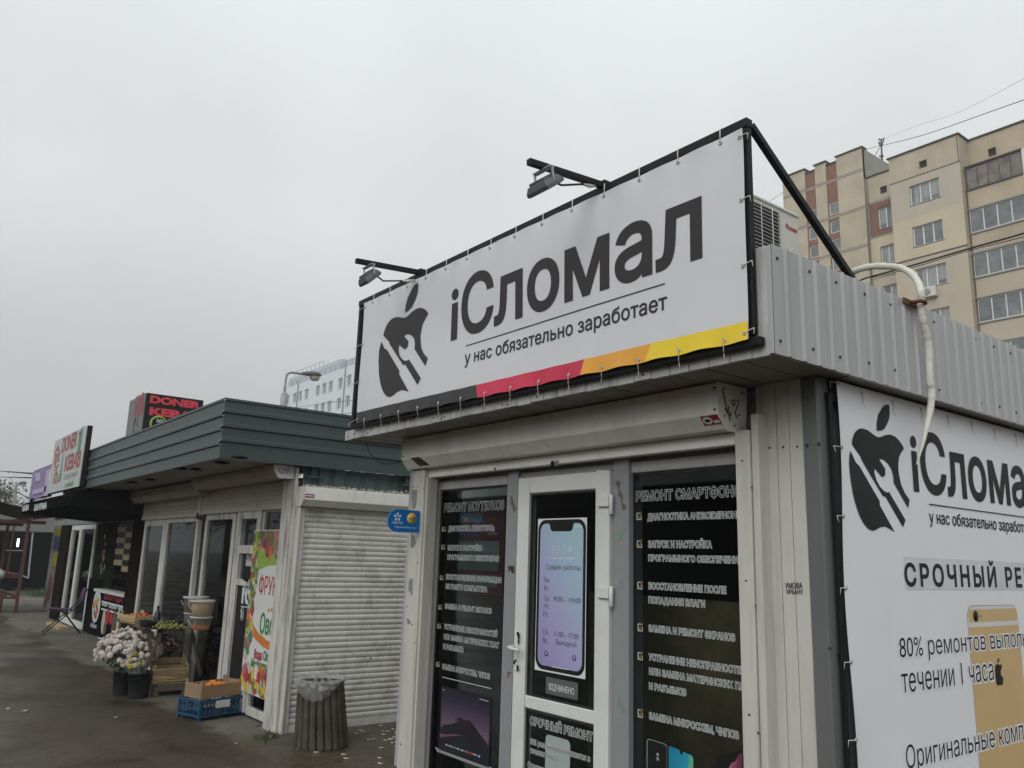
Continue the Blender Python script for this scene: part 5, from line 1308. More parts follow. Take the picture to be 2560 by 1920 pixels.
# grapes and dark plums
M['grape'] = mat('grape', (.20, .22, .045), .3, var=.3, vscale=20); M['plum'] = mat('plum', (.018, .016, .030), .35, var=.3); M['tray'] = glass('tray', (.75, .78, .78), .05, .1)
M['clear_plastic'] = film('clear_plastic', (.62, .60, .57), .35, .35)
def pz(a, b, z=tz): return P(220+a*.3134, 1400+b*.3134, z=z)
g0 = pz(650, 552)
mb = MB()
for k in range(170): mb.sphere((g0.x+random.uniform(-.16, .10), g0.y+random.uniform(-.13, .16), tz+.012+abs(random.gauss(0, .022))), .0125, 6, 4)
tag(mb.build('green_grapes', M['grape'], base=(g0.x, g0.y, tz)), 'pale green grapes spread in a tray at the near table edge', 'grapes', kind='stuff')
mb = MB()
for k in range(120): mb.sphere((g0.x-.22+random.uniform(-.2, .12), g0.y+.10+random.uniform(-.10, .16), tz+.02+abs(random.gauss(0, .035))), .016, 6, 4)
tag(mb.build('dark_grapes', M['plum'], base=(g0.x-.22, g0.y+.1, tz)), 'dark purple grapes heaped behind the green ones', 'grapes', kind='stuff')
c = pz(490, 528)
mb = MB(); mb.lathe((c.x, c.y, tz), [(.0, 0), (.105, 0), (.115, .06), (.12, .062), (.11, .06), (.1, .01)], 18); M['navy'] = mat('navy', (.02, .028, .045), .35)
bw = mb.build('plum_bowl', M['navy'], base=(c.x, c.y, tz)); tag(bw, 'dark blue bowl of plums on the near left of the table', 'bowl')
mb = MB(); mb.lathe((c.x-.10, c.y+.10, tz), [(0, 0), (.034, 0), (.036, .02), (.036, .13), (.014, .17), (.013, .2), (.016, .2), (.016, .215), (0, .215)], 14)
tag(mb.build('bottle', M['navy'], base=(c.x-.10, c.y+.10, tz)), 'dark bottle standing behind the bowl of plums', 'bottle')
# plastic pails
M['pail'] = film('pail', (.60, .57, .50), .62, .35); M['salad'] = mat('salad', (.52, .40, .20), .6, var=.3, vscale=12); M['carrot'] = mat('carrot', (.55, .14, .02), .6, var=.3, vscale=20); M['jam'] = mat('jam', (.09, .022, .015), .5, var=.3); M['lid'] = mat('lid', (.62, .60, .58), .4, var=.05); M['tub_white'] = mat('tub_white', (.55, .55, .54), .4)
def pail(label, c, r, h, fill, fh, lid=True):
    t = thing('plastic_pail', label, 'pail', c, 'pails on the stall table'); c = Vector(c)
    mb = MB(); mb.lathe(c, [(0, .001), (r*.86, .001), (r, h), (r*1.04, h), (r*1.04, h-.012)], 24); mb.build('tub', M['pail'], t)
    mb = MB(); mb.lathe(c, [(0, .004), (r*.83, .004), (r*(.84+.13*fh/h), fh), (r*.5, fh+.004), (0, fh+.008)], 20); mb.build('filling', fill, t)
    if lid: mb = MB(); mb.lathe(c, [(r*1.06, h-.006), (r*1.06, h+.006), (r*.95, h+.008), (r*.9, h+.002), (0, h+.003)], 24); mb.build('lid', M['clear_plastic'], t)
    mb = MB(); mb.tube([c+Vector((r*1.05*math.cos(a), r*1.05*math.sin(a)*.2-r*.9, h*.75-.07*math.sin(a))) for a in [math.pi*k/10 for k in range(11)]], .003, 5); mb.build('bail', M['tub_white'], t)
c1 = P(220+925*.3134, 1400+563*.3134, z=tz); c1 = Vector((c1.x-.13, c1.y+.0, tz))
pail('clear pail of grated carrot under another pail at the table end', c1, .115, .135, M['carrot'], .045)
pail('clear pail of yellow pickled salad stacked on the carrot pail', c1+Vector((0, 0, .146)), .125, .16, M['salad'], .125)
c2 = c1+Vector((-.30, .02, 0))
mb = MB(); mb.lathe(c2, [(0, 0), (.10, 0), (.115, .15), (.12, .15), (.12, .158), (0, .158)], 22); tag(mb.build('white_tub', M['tub_white'], base=c2), 'opaque white tub under the pail of dark jam', 'tub')
pail('clear pail of dark jam stacked behind the yellow salad pail', c2+Vector((0, 0, .160)), .135, .17, M['jam'], .10)
c3 = pz(742, 462); 
mb = MB(); mb.lathe((c3.x-.25, c3.y+.12, tz), [(0, 0), (.03, 0), (.03, .11), (.033, .11), (.033, .135), (0, .135)], 14); tag(mb.build('jar', M['tub_white'], base=(c3.x-.25, c3.y+.12, tz)), 'small white jar standing behind the grapes', 'jar')
M['pink'] = mat('pink', (.40, .05, .10), .5); mb = MB(); mb.sphere((c3.x-.12, c3.y+.14, tz+.05), .05, 12, 8); tag(mb.build('pomegranate', M['pink'], base=(c3.x-.12, c3.y+.14, tz)), 'single pink pomegranate beside the white tub', 'fruit')

# flower buckets and bunches
M['bucket_black'] = mat('bucket_black', (.014, .016, .017), .45, var=.2, dirt=.25, dcol=(.06, .055, .05))
M['stem_green'] = mat('stem_green', (.045, .075, .045), .7, var=.4, vscale=30); M['bloom_pink'] = mat('bloom_pink', (.76, .70, .655), .8, var=.2, vscale=18, bump=.4, bscale=60)
M['bloom_shade'] = mat('bloom_shade', (.66, .575, .53), .8, var=.2, vscale=18); M['bloom_white'] = mat('bloom_white', (.62, .60, .55), .8, var=.1); M['bloom_yellow'] = mat('bloom_yellow', (.62, .48, .05), .8, var=.15); M['bloom_plum'] = mat('bloom_plum', (.20, .03, .09), .8, var=.2)
M['cello'] = film('cello', (.5, .55, .53), .80, .2)
def bucket(label, c, r, h):
    t = thing('flower_bucket', label, 'bucket', c, 'black flower buckets'); c = Vector(c)
    mb = MB(); mb.lathe(c, [(0, .002), (r*.84, .002), (r*.86, .012), (r, h-.02), (r*1.05, h-.02), (r*1.05, h), (r*.98, h), (r*.9, h*.6), (0, h*.6)], 26); mb.build('tub', M['bucket_black'], t)
    mb = MB(); mb.tube([c+Vector((r*1.08*math.cos(a), r*1.08*math.sin(a), h-.03-.05*abs(math.sin(a)))) for a in [math.pi+math.pi*k/12 for k in range(13)]], .004, 5); mb.build('bail', M['bucket_black'], t)
    return c
def bunch(label, c, n, rad, squash, hb, mats, bloom_r, wrap=False, lean=(0, 0)):
    t = thing('flower_bunch', label, 'flowers', c, 'bunches of chrysanthemums'); c = Vector(c); top = c+Vector((lean[0], lean[1], hb))
    mbs = [MB() for _ in mats]; st = MB()
    for k in range(n):
        z = random.uniform(-.25, 1); a = random.uniform(0, 2*math.pi); rr = math.sqrt(max(0, 1-z*z))
        d = Vector((rr*math.cos(a), rr*math.sin(a), z*squash)); p = top+d*rad*random.uniform(.86, 1.05)
        nrm = (d+Vector((0, 0, .25))).normalized(); _, u, v = basis(nrm); R0 = bloom_r*random.uniform(.8, 1.2); mbx = random.choice(mbs)
        for ring, (kk, r_, lift) in enumerate(((9, 1.0, 0.0), (7, .7, .35), (5, .38, .55))):
            for j in range(kk):
                t_ = 2*math.pi*(j+.5*ring)/kk+random.uniform(-.15, .15); o1 = u*math.cos(t_)+v*math.sin(t_); o2 = u*math.cos(t_+2.6/kk)+v*math.sin(t_+2.6/kk); o3 = u*math.cos(t_-2.6/kk)+v*math.sin(t_-2.6/kk)
                mbx.face([p+nrm*R0*lift*.5, p+o3*R0*r_*.6+nrm*R0*(lift+.05), p+o1*R0*r_+nrm*R0*(lift*.8-.05*(3-ring)), p+o2*R0*r_*.6+nrm*R0*(lift+.05)])
        if k % 3 == 0: st.tube([c+Vector((random.uniform(-.05, .05), random.uniform(-.05, .05), 0)), c.lerp(p, .5)+Vector((0, 0, .03)), p-nrm*.01], .003, 4, caps=False)
    for k in range(n):
        t_ = random.uniform(.25, .92); a = random.uniform(0, 2*math.pi); rr = rad*(.25+.75*t_)*random.uniform(.4, 1.0)
        p = c.lerp(top, t_)+Vector((rr*math.cos(a), rr*math.sin(a), random.uniform(-.03, .02))); n_ = Vector((math.cos(a), math.sin(a), random.uniform(-.3, .8))).normalized(); _, u, v = basis(n_); s_ = random.uniform(.02, .045)
        st.face([p+u*s_, p+v*s_*.5, p-u*s_, p-v*s_*.5]); 
    for m_, mbx in zip(mats, mbs): mbx.build('blooms', m_, t)
    st.build('foliage', M['stem_green'], t)
    if wrap:
        mb = MB(); n2 = 26
        mb.grid(lambda i, k: c+Vector((lean[0]*k, lean[1]*k, 0))+Vector(((.07+k*(rad*1.02-.07))*math.cos(i*6.283)*(1+.06*math.sin(i*6.283*7)), (.07+k*(rad*1.02-.07))*math.sin(i*6.283)*(1+.06*math.cos(i*6.283*5)), k*(hb+.03)+.02*k*math.sin(i*6.283*9))), 40, 5)
        mb.build('cellophane', M['cello'], t)
b1 = bucket('black bucket under the pink flowers, left of its twin', (-10.28, 2.56, 0), .105, .26)
b2 = bucket('black bucket holding the yellow and white flowers', (-9.98, 2.66, 0), .115, .27)
bunch('large billowing bunch of dusty pink chrysanthemums', b1+Vector((-.02, .03, .20)), 270, .35, .72, .24, [M['bloom_pink'], M['bloom_pink'], M['bloom_shade']], .036, lean=(-.04, .02))
bunch('small wrapped bunch of yellow, white and plum chrysanthemums', b2+Vector((0, -.02, .2)), 46, .125, .8, .145, [M['bloom_yellow'], M['bloom_white'], M['bloom_white'], M['bloom_yellow'], M['bloom_plum'], M['bloom_white']], .030, True, lean=(-.02, -.05))
bunch('pale pink flowers half hidden behind the table trestle', Vector((-10.35, 2.98, .30)), 70, .17, .8, .18, [M['bloom_pink'], M['bloom_plum']], .032)

# cardboard box of oranges on a blue crate
M['blue_plastic'] = mat('blue_plastic', (.008, .058, .13), .4, var=.12, dirt=.15); M['card'] = mat('card', (.26, .175, .105), .8, var=.12, vscale=5); M['label_white'] = mat('label_white', (.58, .60, .6), .6)
cc = Vector((-8.349, 3.021, 0)); Ld = Vector((-.28, .96, 0)).normalized(); Sd = Vector((-.96, -.28, 0)); yaw = math.atan2(Ld.y, Ld.x)
L_, S_, h_ = .52, .36, .19; ctr = cc+Ld*L_/2+Sd*S_/2; ctr.y = min(ctr.y, 3.0)
BC = thing('plastic_crate', 'bright blue plastic crate with a paper label standing on the ground', 'crate', ctr); BC.rotation_euler = (0, 0, yaw)
def loc(mb, nm, m, par, bev=.002):
    o = mb.build(nm, m, None, bevel=bev); o.parent = par; return o
mb = MB()
for s in (-1, 1):
    y = s*(S_/2-.006)
    mb.box(-L_/2, L_/2, y-.008, y+.008, h_-.025, h_); mb.box(-L_/2, L_/2, y-.007, y+.007, .03, .05)
    for k in range(12): x = -L_/2+.03+k*(L_-.06)/11; mb.box(x-.006, x+.006, y-.005, y+.005, .05, h_-.025)
    for zz in (.085, .12): mb.box(-L_/2+.03, L_/2-.03, y-.004, y+.004, zz-.005, zz+.005)
loc(mb, 'side_panel', M['blue_plastic'], BC)
mb = MB()
for s in (-1, 1):
    x = s*(L_/2-.006); mb.box(x-.008, x+.008, -S_/2+.016, S_/2-.016, h_-.026, h_-.001); mb.box(x-.007, x+.007, -S_/2+.016, S_/2-.016, .03, .05)
    for k in range(8): y = -S_/2+.03+k*(S_-.06)/7; mb.box(x-.005, x+.005, y-.006, y+.006, .05, h_-.026)
    mb.box(x-.004, x+.004, -S_/2+.03, S_/2-.03, .09, .11)
loc(mb, 'end_panel', M['blue_plastic'], BC)
for sx_ in (-1, 1):
    for sy_ in (-1, 1): mb = MB(); mb.box(sx_*L_/2-.022*sx_, sx_*L_/2+.003*sx_, sy_*S_/2-.022*sy_, sy_*S_/2+.003*sy_, 0, h_+.002); loc(mb, 'corner_post', M['blue_plastic'], BC)
mb = MB(); mb.box(-L_/2+.02, L_/2-.02, -S_/2+.02, S_/2-.02, .03, .036); loc(mb, 'base', M['blue_plastic'], BC)
mb = MB(); mb.box(-.09, .07, -S_/2-.006, -S_/2-.003, h_-.085, h_-.018); loc(mb, 'paper_label', M['label_white'], BC, 0)
CB = crate('cardboard_box', 'open cardboard fruit box of oranges standing on the blue crate', ctr+Vector((0, 0, h_+.003)), .46, .28, .125, yaw, M['card'], cat='box', slat=False, wall=.006)
fruits('oranges', 'orange fruit lying inside the cardboard box', 'oranges', ctr+Vector((-.0, 0, h_+.05)), 24, .10, .10, .036, M['orange_fruit'], 'stuff')
mb = MB(); c = P(220+1335*.3134, 1400+890*.3134, y=3.15); mb.prism([c+Vector((-.03, 0, -.06)), c+Vector((.035, 0, -.07)), c+Vector((.04, 0, .05)), c+Vector((-.02, 0, .06))], (0, .003, 0)); tag(mb.build('price_tag', M['label_white'], base=c), 'blank white price card tucked over the end of the cardboard box', 'price card')

# ================================================================== THE CONCRETE BIN
M['concrete'] = mat('concrete', (.078, .069, .056), .95, spec=.15, var=.35, vscale=7, dirt=.5, dscale=5, dcol=(.04, .035, .03), bump=.8, bscale=45, fine=.25)
bc = Vector((-6.86, 3.36, 0)); BN = thing('litter_bin', 'weathered concrete litter bin with vertical staves and a plastic bag liner', 'bin', bc)
ax = (Vector((-6.92, 3.34, .53))-bc); n_ = 20
def ring(t, r): return [bc+ax*t+Vector((r*math.cos(2*math.pi*k/(n_*6)), r*math.sin(2*math.pi*k/(n_*6)), 0)) for k in range(n_*6)]
mb = MB(); vs_, fs_ = [], []
prof = [(0, .222), (.04, .228), (.5, .212), (.94, .198), (.985, .190), (.985, .155), (.5, .15), (.15, .15)]
for t, r in prof:
    for k in range(n_*6):
        g = (k % 6); rr = r-(.030 if g in (0,) else .004 if g in (1, 5) else 0)*(1 if r > .16 else 0); a = 2*math.pi*k/(n_*6)
        vs_.append(bc+ax*t+Vector((rr*math.cos(a), rr*math.sin(a), 0)))
m_ = n_*6
for i in range(len(prof)-1):
    for k in range(m_): fs_.append((i*m_+k, i*m_+(k+1) % m_, (i+1)*m_+(k+1) % m_, (i+1)*m_+k))
fs_.append(tuple(range(7*m_, 8*m_)))
mb.mesh(vs_, fs_); mb.build('bin_body', M['concrete'], BN)
M['bag'] = film('bag', (.34, .34, .33), .52, .3)
mb = MB(); rnd = random.Random(3); nz = [[rnd.uniform(-1, 1) for _ in range(48)] for _ in range(8)]
def bagf(i, k):
    a = i*6.28318; kk = int(round(i*48)) % 48; j = int(round(k*7))
    side = max(0, math.cos(a+.75))                 # droops on the near right
    if k < .3: r = .135+.03*(k/.3); t = .80+.22*(k/.3)
    else:
        q = (k-.3)/.7; r = .196+.025*math.sin(q*3.1)+.02*side*q; t = 1.03-(.06+.24*side**2)*q+.03*math.sin(q*3.14)
    r += nz[j][kk]*.012; t += nz[(j+3) % 8][kk]*.02
    return bc+ax*t+Vector((r*math.cos(a), r*math.sin(a), 0))
mb.grid(bagf, 48, 7, smooth=False); mb.build('bag_liner', M['bag'], BN)
mb = MB()
for k in range(14):
    c = bc+ax*(.9+random.uniform(-.05, .06))+Vector((random.uniform(-.1, .1), random.uniform(-.1, .1), 0)); _, a, b = basis(Vector((random.uniform(-1, 1), random.uniform(-1, 1), 1))); s_ = random.uniform(.03, .06)
    mb.face([c+a*s_, c+b*s_*.7+Z*.015, c-a*s_, c-b*s_*.8-Z*.01])
M['scrap'] = mat('scrap', (.40, .40, .39), .7, var=.3); mb.build('scraps', M['scrap'], BN)

# cigarette ends and paper scraps on the ground
M['butt'] = mat('butt', (.58, .56, .52), .8); M['filter'] = mat('filter', (.45, .30, .16), .8)
rnd = random.Random(11)
k = 0
spots = [(605, 1508), (663, 1500), (738, 1533), (957, 1550), (980, 1583), (1243, 1578), (1250, 1623), (1058, 1383), (1112, 1367), (1160, 1430), (1200, 1428), (1270, 1365), (1312, 1367), (1350, 1350), (1278, 1390), (1293, 1438), (1330, 1432), (1362, 1413), (1390, 1390), (1262, 1497), (1348, 1457), (1400, 1465), (1090, 1357), (1255, 1320), (1340, 1425), (1372, 1375)]
for i, (a, b) in enumerate(spots):
    c = P(560+a*.3134, 1400+b*.3134, z=.005); t = rnd.uniform(-.5, .5)+.9; d = Vector((math.cos(t), math.sin(t), 0))*rnd.uniform(.016, .026)
    mb = MB(); mb.tube([c-d, c+d*.2], .005, 6, 0); mb.tube([c+d*.2, c+d], .0051, 6, 1)
    tag(mb.build('cigarette_end', [M['butt'], M['filter']], base=c), 'trodden cigarette end on the dark earth around the concrete bin', 'cigarette end', 'cigarette ends around the bin')
for (px, py, s_, lab) in ((64, 1777, .05, 'larger torn paper scrap lying on the asphalt at the far left'), (289, 1794, .025, 'thin white paper scrap in the middle of the wet asphalt'), (20, 1772, .035, 'flattened grey scrap near the left edge'), (676, 1841, .035, 'small crumpled paper at the foot of the corner post'), (72, 1573, .07, 'dark flattened leaf on the path by the folding chair'), (590, 1860, .02, 'tiny pale speck of paper before the bin')):
    c = P(px, py, z=.006); mb = MB(); pts = [c+Vector((s_*math.cos(a)*rnd.uniform(.6, 1.1), s_*.6*math.sin(a)*rnd.uniform(.5, 1.2), rnd.uniform(0, .006))) for a in [6.283*j/7 for j in range(7)]]; mb.prism(pts, (0, 0, .002))
    tag(mb.build('paper_scrap', M['scrap'] if px != 72 else M['screw'], base=c), lab, 'scrap')
# flecks of dead leaf blown over the asphalt
M['dead_leaf'] = mat('dead_leaf', (.13, .09, .04), .9, var=.4, vscale=30)
mb = MB()
for k in range(170):
    c = P(rnd.uniform(-40, 760), 1920-abs(rnd.gauss(0, 130)), z=.004) if k < 110 else Vector((rnd.uniform(-11, -7.5), rnd.gauss(2.95, .2), .004)); s_ = rnd.uniform(.006, .016); a = rnd.uniform(0, 6.28); d = Vector((math.cos(a), math.sin(a), 0)); e = Vector((-d.y, d.x, 0))
    mb.face([c+d*s_, c+e*s_*.6+Z*.004, c-d*s_, c-e*s_*.5+Z*rnd.uniform(0, .006)])
tag(mb.build('leaf_litter', M['dead_leaf'], base=(-8, 2, 0)), 'brown flecks of dead leaf scattered over the wet asphalt', 'leaf litter', kind='stuff')
# weeds at the foot of the corner
M['weed'] = mat('weed', (.05, .075, .025), .7, var=.4, vscale=20)
def tufts(name, label, spots, h, n):
    mb = MB()
    for (c, sp) in spots:
        for k in range(n):
            p = Vector((c[0]+random.gauss(0, sp), c[1]+random.gauss(0, sp*.6), 0)); t = random.uniform(0, 6.28); d = Vector((math.cos(t), math.sin(t), 0)); hh = h*random.uniform(.4, 1.1); w = Vector((-d.y, d.x, 0))*.004
            mb.face([p-w, p+w, p+w*.7+d*hh*.3+Z*hh*.7, p-w*.7+d*hh*.3+Z*hh*.7]); mb.face([p-w*.7+d*hh*.3+Z*hh*.7, p+w*.7+d*hh*.3+Z*hh*.7, p+d*hh*.7+Z*hh])
    tag(mb.build(name, M['weed'], base=spots[0][0]), label, 'weeds', kind='stuff')
tufts('weeds', 'low green weeds at the foot of the white corner post', [((-7.40, 3.14, 0), .05), ((-7.34, 3.04, 0), .07)], .05, 60)
# ================================================================== THE DARK KEBAB KIOSK FURTHER ALONG
DF = 3.66
KB = thing('kebab_kiosk', 'dark kebab kiosk with a black awning, chequered serving window and white framed doors', 'kiosk', (-17, DF, 0))
M['kiosk_dark'] = mat('kiosk_dark', (.008, .0076, .0072), .8, var=.2, spec=0, dirt=.15, dcol=(.03, .027, .024)); M['brown_post'] = mat('brown_post', (.018, .013, .011), .7, spec=0, var=.2, dirt=.2, dcol=(.06, .05, .04))
M['awning_black'] = mat('awning_black', (.007, .007, .0075), .8, var=.3, spec=0); M['check_cream'] = mat('check_cream', (.44, .35, .20), .45, var=.08); M['steel_grey'] = mat('steel_grey', (.22, .23, .23), .5, var=.2, dirt=.4)
d1 = lambda a, b, yy=DF: P(a*.3134, 900+b*.3134, y=yy)
d2_ = lambda a, b, yy=DF: P(a*.3134, 1400+b*.3134, y=yy)
kx0, kx1 = d1(478, 1500).x, -13.32
mb = MB(); mb.box(kx0, kx1, 6.3, 6.4, 0, 2.75); mb.box(kx0, kx0+.1, DF+.1, 6.3, 0, 2.75); mb.box(kx1-.06, kx1, DF+.1, 6.3, 0, 2.75); mb.build('wall', M['kiosk_dark'], KB)
mb = MB(); mb.box(kx0, kx1, DF-.1, 6.4, 2.76, 2.85); mb.build('roof', M['kiosk_dark'], KB)
mb = MB(); mb.box(kx0+.1, kx1-.06, 4.7, 4.75, .03, 2.7); mb.build('inner_partition', M['dark_in'], KB)
mb = MB(); mb.box(kx0, -13.72, DF+.0, DF+.12, 2.05, 2.20); mb.box(kx0, -13.72, DF+.02, DF+.12, 2.2, 2.75); mb.build('lintel', M['steel_grey'], KB)
p0, p1_ = d2_(1000, 300, 3.5).x, d2_(1092, 300, 3.5).x
mb = MB(); mb.box(p0, p1_, 3.48, DF+.1, 0, 2.42); mb.build('post', M['brown_post'], KB, bevel=.004)
mb = MB(); mb.box(d1(482, 1500).x, d1(540, 1500).x, DF-.04, DF+.1, 0, 2.05); mb.build('post', M['brown_post'], KB, bevel=.004)
# doors
def kframe(a0, a1, b_, nm, w=.07, zt_=2.03):
    x0, x1 = d2_(a0, b_).x, d2_(a1, b_).x; mb = MB()
    mb.box(x0, x0+w, DF-.02, DF+.05, .02, zt_); mb.box(x1-w, x1, DF-.02, DF+.05, .02, zt_); mb.box(x0+w, x1-w, DF-.02, DF+.05, zt_-w, zt_); mb.box(x0+w, x1-w, DF-.02, DF+.05, .02, .14)
    f = mb.build(nm, M['upvc'], KB, bevel=.004); mb = MB(); mb.box(x0+w, x1-w, DF+.02, DF+.026, .14, zt_-w); mb.build('pane', M['glass'], f); return f, x0+w, x1-w
fA, _, _ = kframe(520, 592, 200, 'door', .10)
mb = MB(); c = d1(520, 1655, DF-.03); mb.tube([c, c+Vector((0, -.06, 0)), c+Vector((.02, -.07, -.10))], .012, 6); mb.build('handle', M['black_paint'], fA)
fB, a_, b_ = kframe(594, 712, 200, 'window', .09)
M['reflected_red'] = emit('reflected_red', (1, .05, .08), 1.2); M['pic_reflect_yellow'] = mat('pic_reflect_yellow', (.38, .27, .03), .5)
mb = MB(); mb.box(d1(655, 1310, DF+.1).x, d1(705, 1310, DF+.1).x, DF+.10, DF+.11, d1(680, 1405, DF+.1).z, d1(680, 1320, DF+.1).z); mb.build('yellow_reflection', M['pic_reflect_yellow'], fB)  # yellow sheet behind the glass imitates a reflection in it
mb = MB(); mb.sphere(d1(682, 1447, DF+.08), .09, 12, 8, sy=.3, sz=.7); mb.build('red_reflection', M['reflected_red'], fB)  # glowing blob imitates a red light mirrored in the glass
# picture strip, chequers, serving hatch
M['pic_dark'] = mat('pic_dark', (.022, .025, .019), .6, spec=0, var=.5, vscale=6)
mb = MB(); mb.box(d2_(700, 200).x, d2_(872, 200).x, DF+.02, DF+.06, .05, 2.05, 0)
for k in range(13):
    u = random.uniform(.45, .65); zz = random.uniform(.9, 1.9); x = d2_(700, 200).x+(d2_(872, 200).x-d2_(700, 200).x)*u
    mb.lathe((x, DF+.019-.0003*k, zz), [(random.uniform(.03, .06), 0), (random.uniform(.02, .03), .0001), (0, .0001)], 9, axis=-Y, m=random.choice((1, 2, 3, 3)))
mb.build('picture_panel', [M['pic_dark'], M['pic_reflect_yellow'], M['raw_wood'], M['smear_green']], KB)
hx0, hx1 = d2_(872, 100).x, p0
mb = MB(); cy = DF+.03; mb.box(d1(905, 1400, cy).x, min(p0-.01, d1(1060, 1400, cy).x), cy, cy+.03, 1.30, 2.1, 0)
ch = d1(950, 1330, cy).z-d1(950, 1373, cy).z; cw = d1(1001, 1400, cy).x-d1(910, 1400, cy).x; z0c = d1(950, 1330, cy).z; x0c = d1(912, 1400, cy).x
for r_ in range(8):
    for k in range(2):
        if (r_+k) % 2 == 0: mb.box(x0c+cw*k, x0c+cw*(k+1)-.003, cy-.006, cy-.001, z0c-ch*(r_+1), z0c-ch*r_-.002, 1)
mb.build('chequered_panel', [M['ink_black'], M['check_cream']], KB)
mb = MB(); mb.box(hx0, hx1, DF+.03, DF+.036, .93, 1.29); mb.build('serving_pane', M['glass'], KB)
mb = MB()
for k in range(9):
    c = Vector((hx0+.25+k*.17, DF+.12, .92)); mb.lathe(c, [(0, 0), (.05, 0), (.06, .14+.05*(k % 3)), (0, .15+.05*(k % 3))], 9, m=k % 4)
mb.box(hx0+.2, hx1-.1, DF+.06, DF+.2, 1.22, 1.24, 4)
for k in range(6): c = Vector((hx0+.3+k*.22, DF+.13, 1.241)); mb.lathe(c, [(0, 0), (.06, 0), (.05, .10), (0, .14)], 9, m=(k+1) % 4)
mb.build('sauce_jars', [M['tub_white'], FC['orange'], FC['red'], FC['leaf'], M['pane_edge'] if 'pane_edge' in M else M['steel_grey']], KB)
mb = MB(); cz = d2_(758, 225, DF-.16).z; mb.box(d2_(758, 225, DF-.16).x, d2_(995, 280, DF-.16).x, DF-.18, DF+.02, cz-.05, cz); mb.build('counter_shelf', M['upvc'], KB, bevel=.005)
# posters under the hatch
M['poster_black'] = mat('poster_black', (.009, .009, .010), .5, spec=0)
mb = MB(); mb.box(d2_(812, 250).x, p0-.01, DF-.02, DF+.0, .02, cz-.06, 0); pb = mb.build('menu_poster', M['poster_black'], KB)
mb = MB(); pz_ = lambda a, b: d2_(a, b, DF-.022)
def pline(a, b, h, m): A, B = pz_(*a), pz_(*b); mb.box(A.x, B.x, DF-.0235, DF-.0215, (A.z+B.z)/2-h/2, (A.z+B.z)/2+h/2, m)
pline((812, 330), (985, 375), .03, 0); pline((808, 385), (975, 440), .03, 0); pline((780, 615), (850, 655), .03, 0)
A, B = pz_(812, 365), pz_(978, 405); A.z = B.z = (A.z+B.z)/2; letter(mb, 'кебаб • шаурма • кава', A, B, .07, -Y, .001, off=.03, m=0)
A, B = pz_(830, 310), pz_(975, 340); A.z = B.z = (A.z+B.z)/2; letter(mb, 'ШАУРМА', A, B, .12, -Y, .001, off=.05, m=1)
for (a, b, w, h, m_) in ((825, 490, .13, .22, 2), (835, 545, .10, .12, 3), (860, 450, .12, .14, 1), (905, 520, .12, .28, 3), (940, 500, .10, .25, 2), (955, 560, .12, .22, 3), (885, 470, .1, .1, 1)):
    c = pz_(a, b); mb.prism([c+Vector((w*math.cos(t*.524), -.0002*a*.01, h*math.sin(t*.524))) for t in range(12)], (0, -.0008, 0), m_)
mb.build('poster_print', [M['print_white'], FC['textred'], FC['cream'], M['raw_wood']], pb)
mb = MB(); mb.box(d2_(715, 250).x, d2_(808, 250).x, DF-.035, DF-.015, .03, 1.0, 0); pb2 = mb.build('menu_poster', M['poster_black'], KB)
mb = MB(); c = d2_(768, 370, DF-.037); mb.lathe(c, [(.30, 0), (.30, .001), (.27, .002), (0, .002)], 18, axis=-Y, m=0)
for k in range(14): mb.lathe(c+Vector((random.uniform(-.17, .17), -.0022-.0003*k, random.uniform(-.17, .17))), [(random.uniform(.04, .08), 0), (0, .0002)], 8, axis=-Y, m=random.choice((1, 2, 3)))
A, B = d2_(722, 530, DF-.036), d2_(768, 548, DF-.036); A.z = B.z = (A.z+B.z)/2; letter(mb, 'КЕБАБ', A, B, .06, -Y, .001, off=.03)
mb.build('poster_print', [M['print_white'], FC['red'], FC['leaf'], FC['yellow']], pb2)
# awning
ax0, ax1 = P(54, 1268, y=2.3).x, -13.2
mb = MB(); pf = [(2.30, 2.165), (2.30, 2.315), (2.36, 2.36), (DF-.02, 2.70), (DF-.02, 2.06), (2.36, 2.155)]
mb.prism([(ax0, a, b) for a, b in pf], (ax1-ax0, 0, 0)); aw = mb.build('awning', M['awning_black'], KB, bevel=.006)
mb = MB(); va = lambda a, b: P(a*.3134, 900+b*.3134, y=2.296)
for body, a, b in (('КАВА', (178, 1203), (226, 1200)), ('ШАУРМА', (272, 1197), (368, 1190))):
    A, B = va(*a), va(*b); A.z = B.z = (A.z+B.z)/2; letter(mb, body, A, B, .10, -Y, .001, off=.04)
mb.build('lettering', M['print_white'], aw)

# white sign board
BY2 = 2.35
bx0_, bx1_ = P(128, 1170, y=BY2).x, P(207, 1140, y=BY2).x; bz1, bz0 = P(137, 1103, y=BY2).z, P(120, 1237, y=BY2).z+.015
byb = P(233, 1066, x=bx1_).y
SB = thing('sign_board', 'thick grey white sign board with red kebab lettering above the black awning', 'sign', ((bx0_+bx1_)/2, BY2, bz0))
mb = MB(); mb.box(bx0_, bx1_, BY2+.012, byb, bz0, bz1); cs = mb.build('case', M['black_paint'], SB, bevel=.01)
M['board_red'] = mat('board_red', (.34, .085, .09), .6, var=.2); M['board_green'] = mat('board_green', (.12, .24, .13), .6, var=.2)
M['board_white'] = mat('board_white', (.42, .46, .45), .5, var=.06, dirt=.3, dscale=2)
mb = MB(); mb.box(bx0_, bx1_-.01, BY2, BY2+.011, bz0+.005, bz1-.005); fc = mb.build('face', M['board_white'], SB)
sbp = lambda a, b: P(a*.3134, 900+b*.3134, y=BY2-.001)
mb = MB()
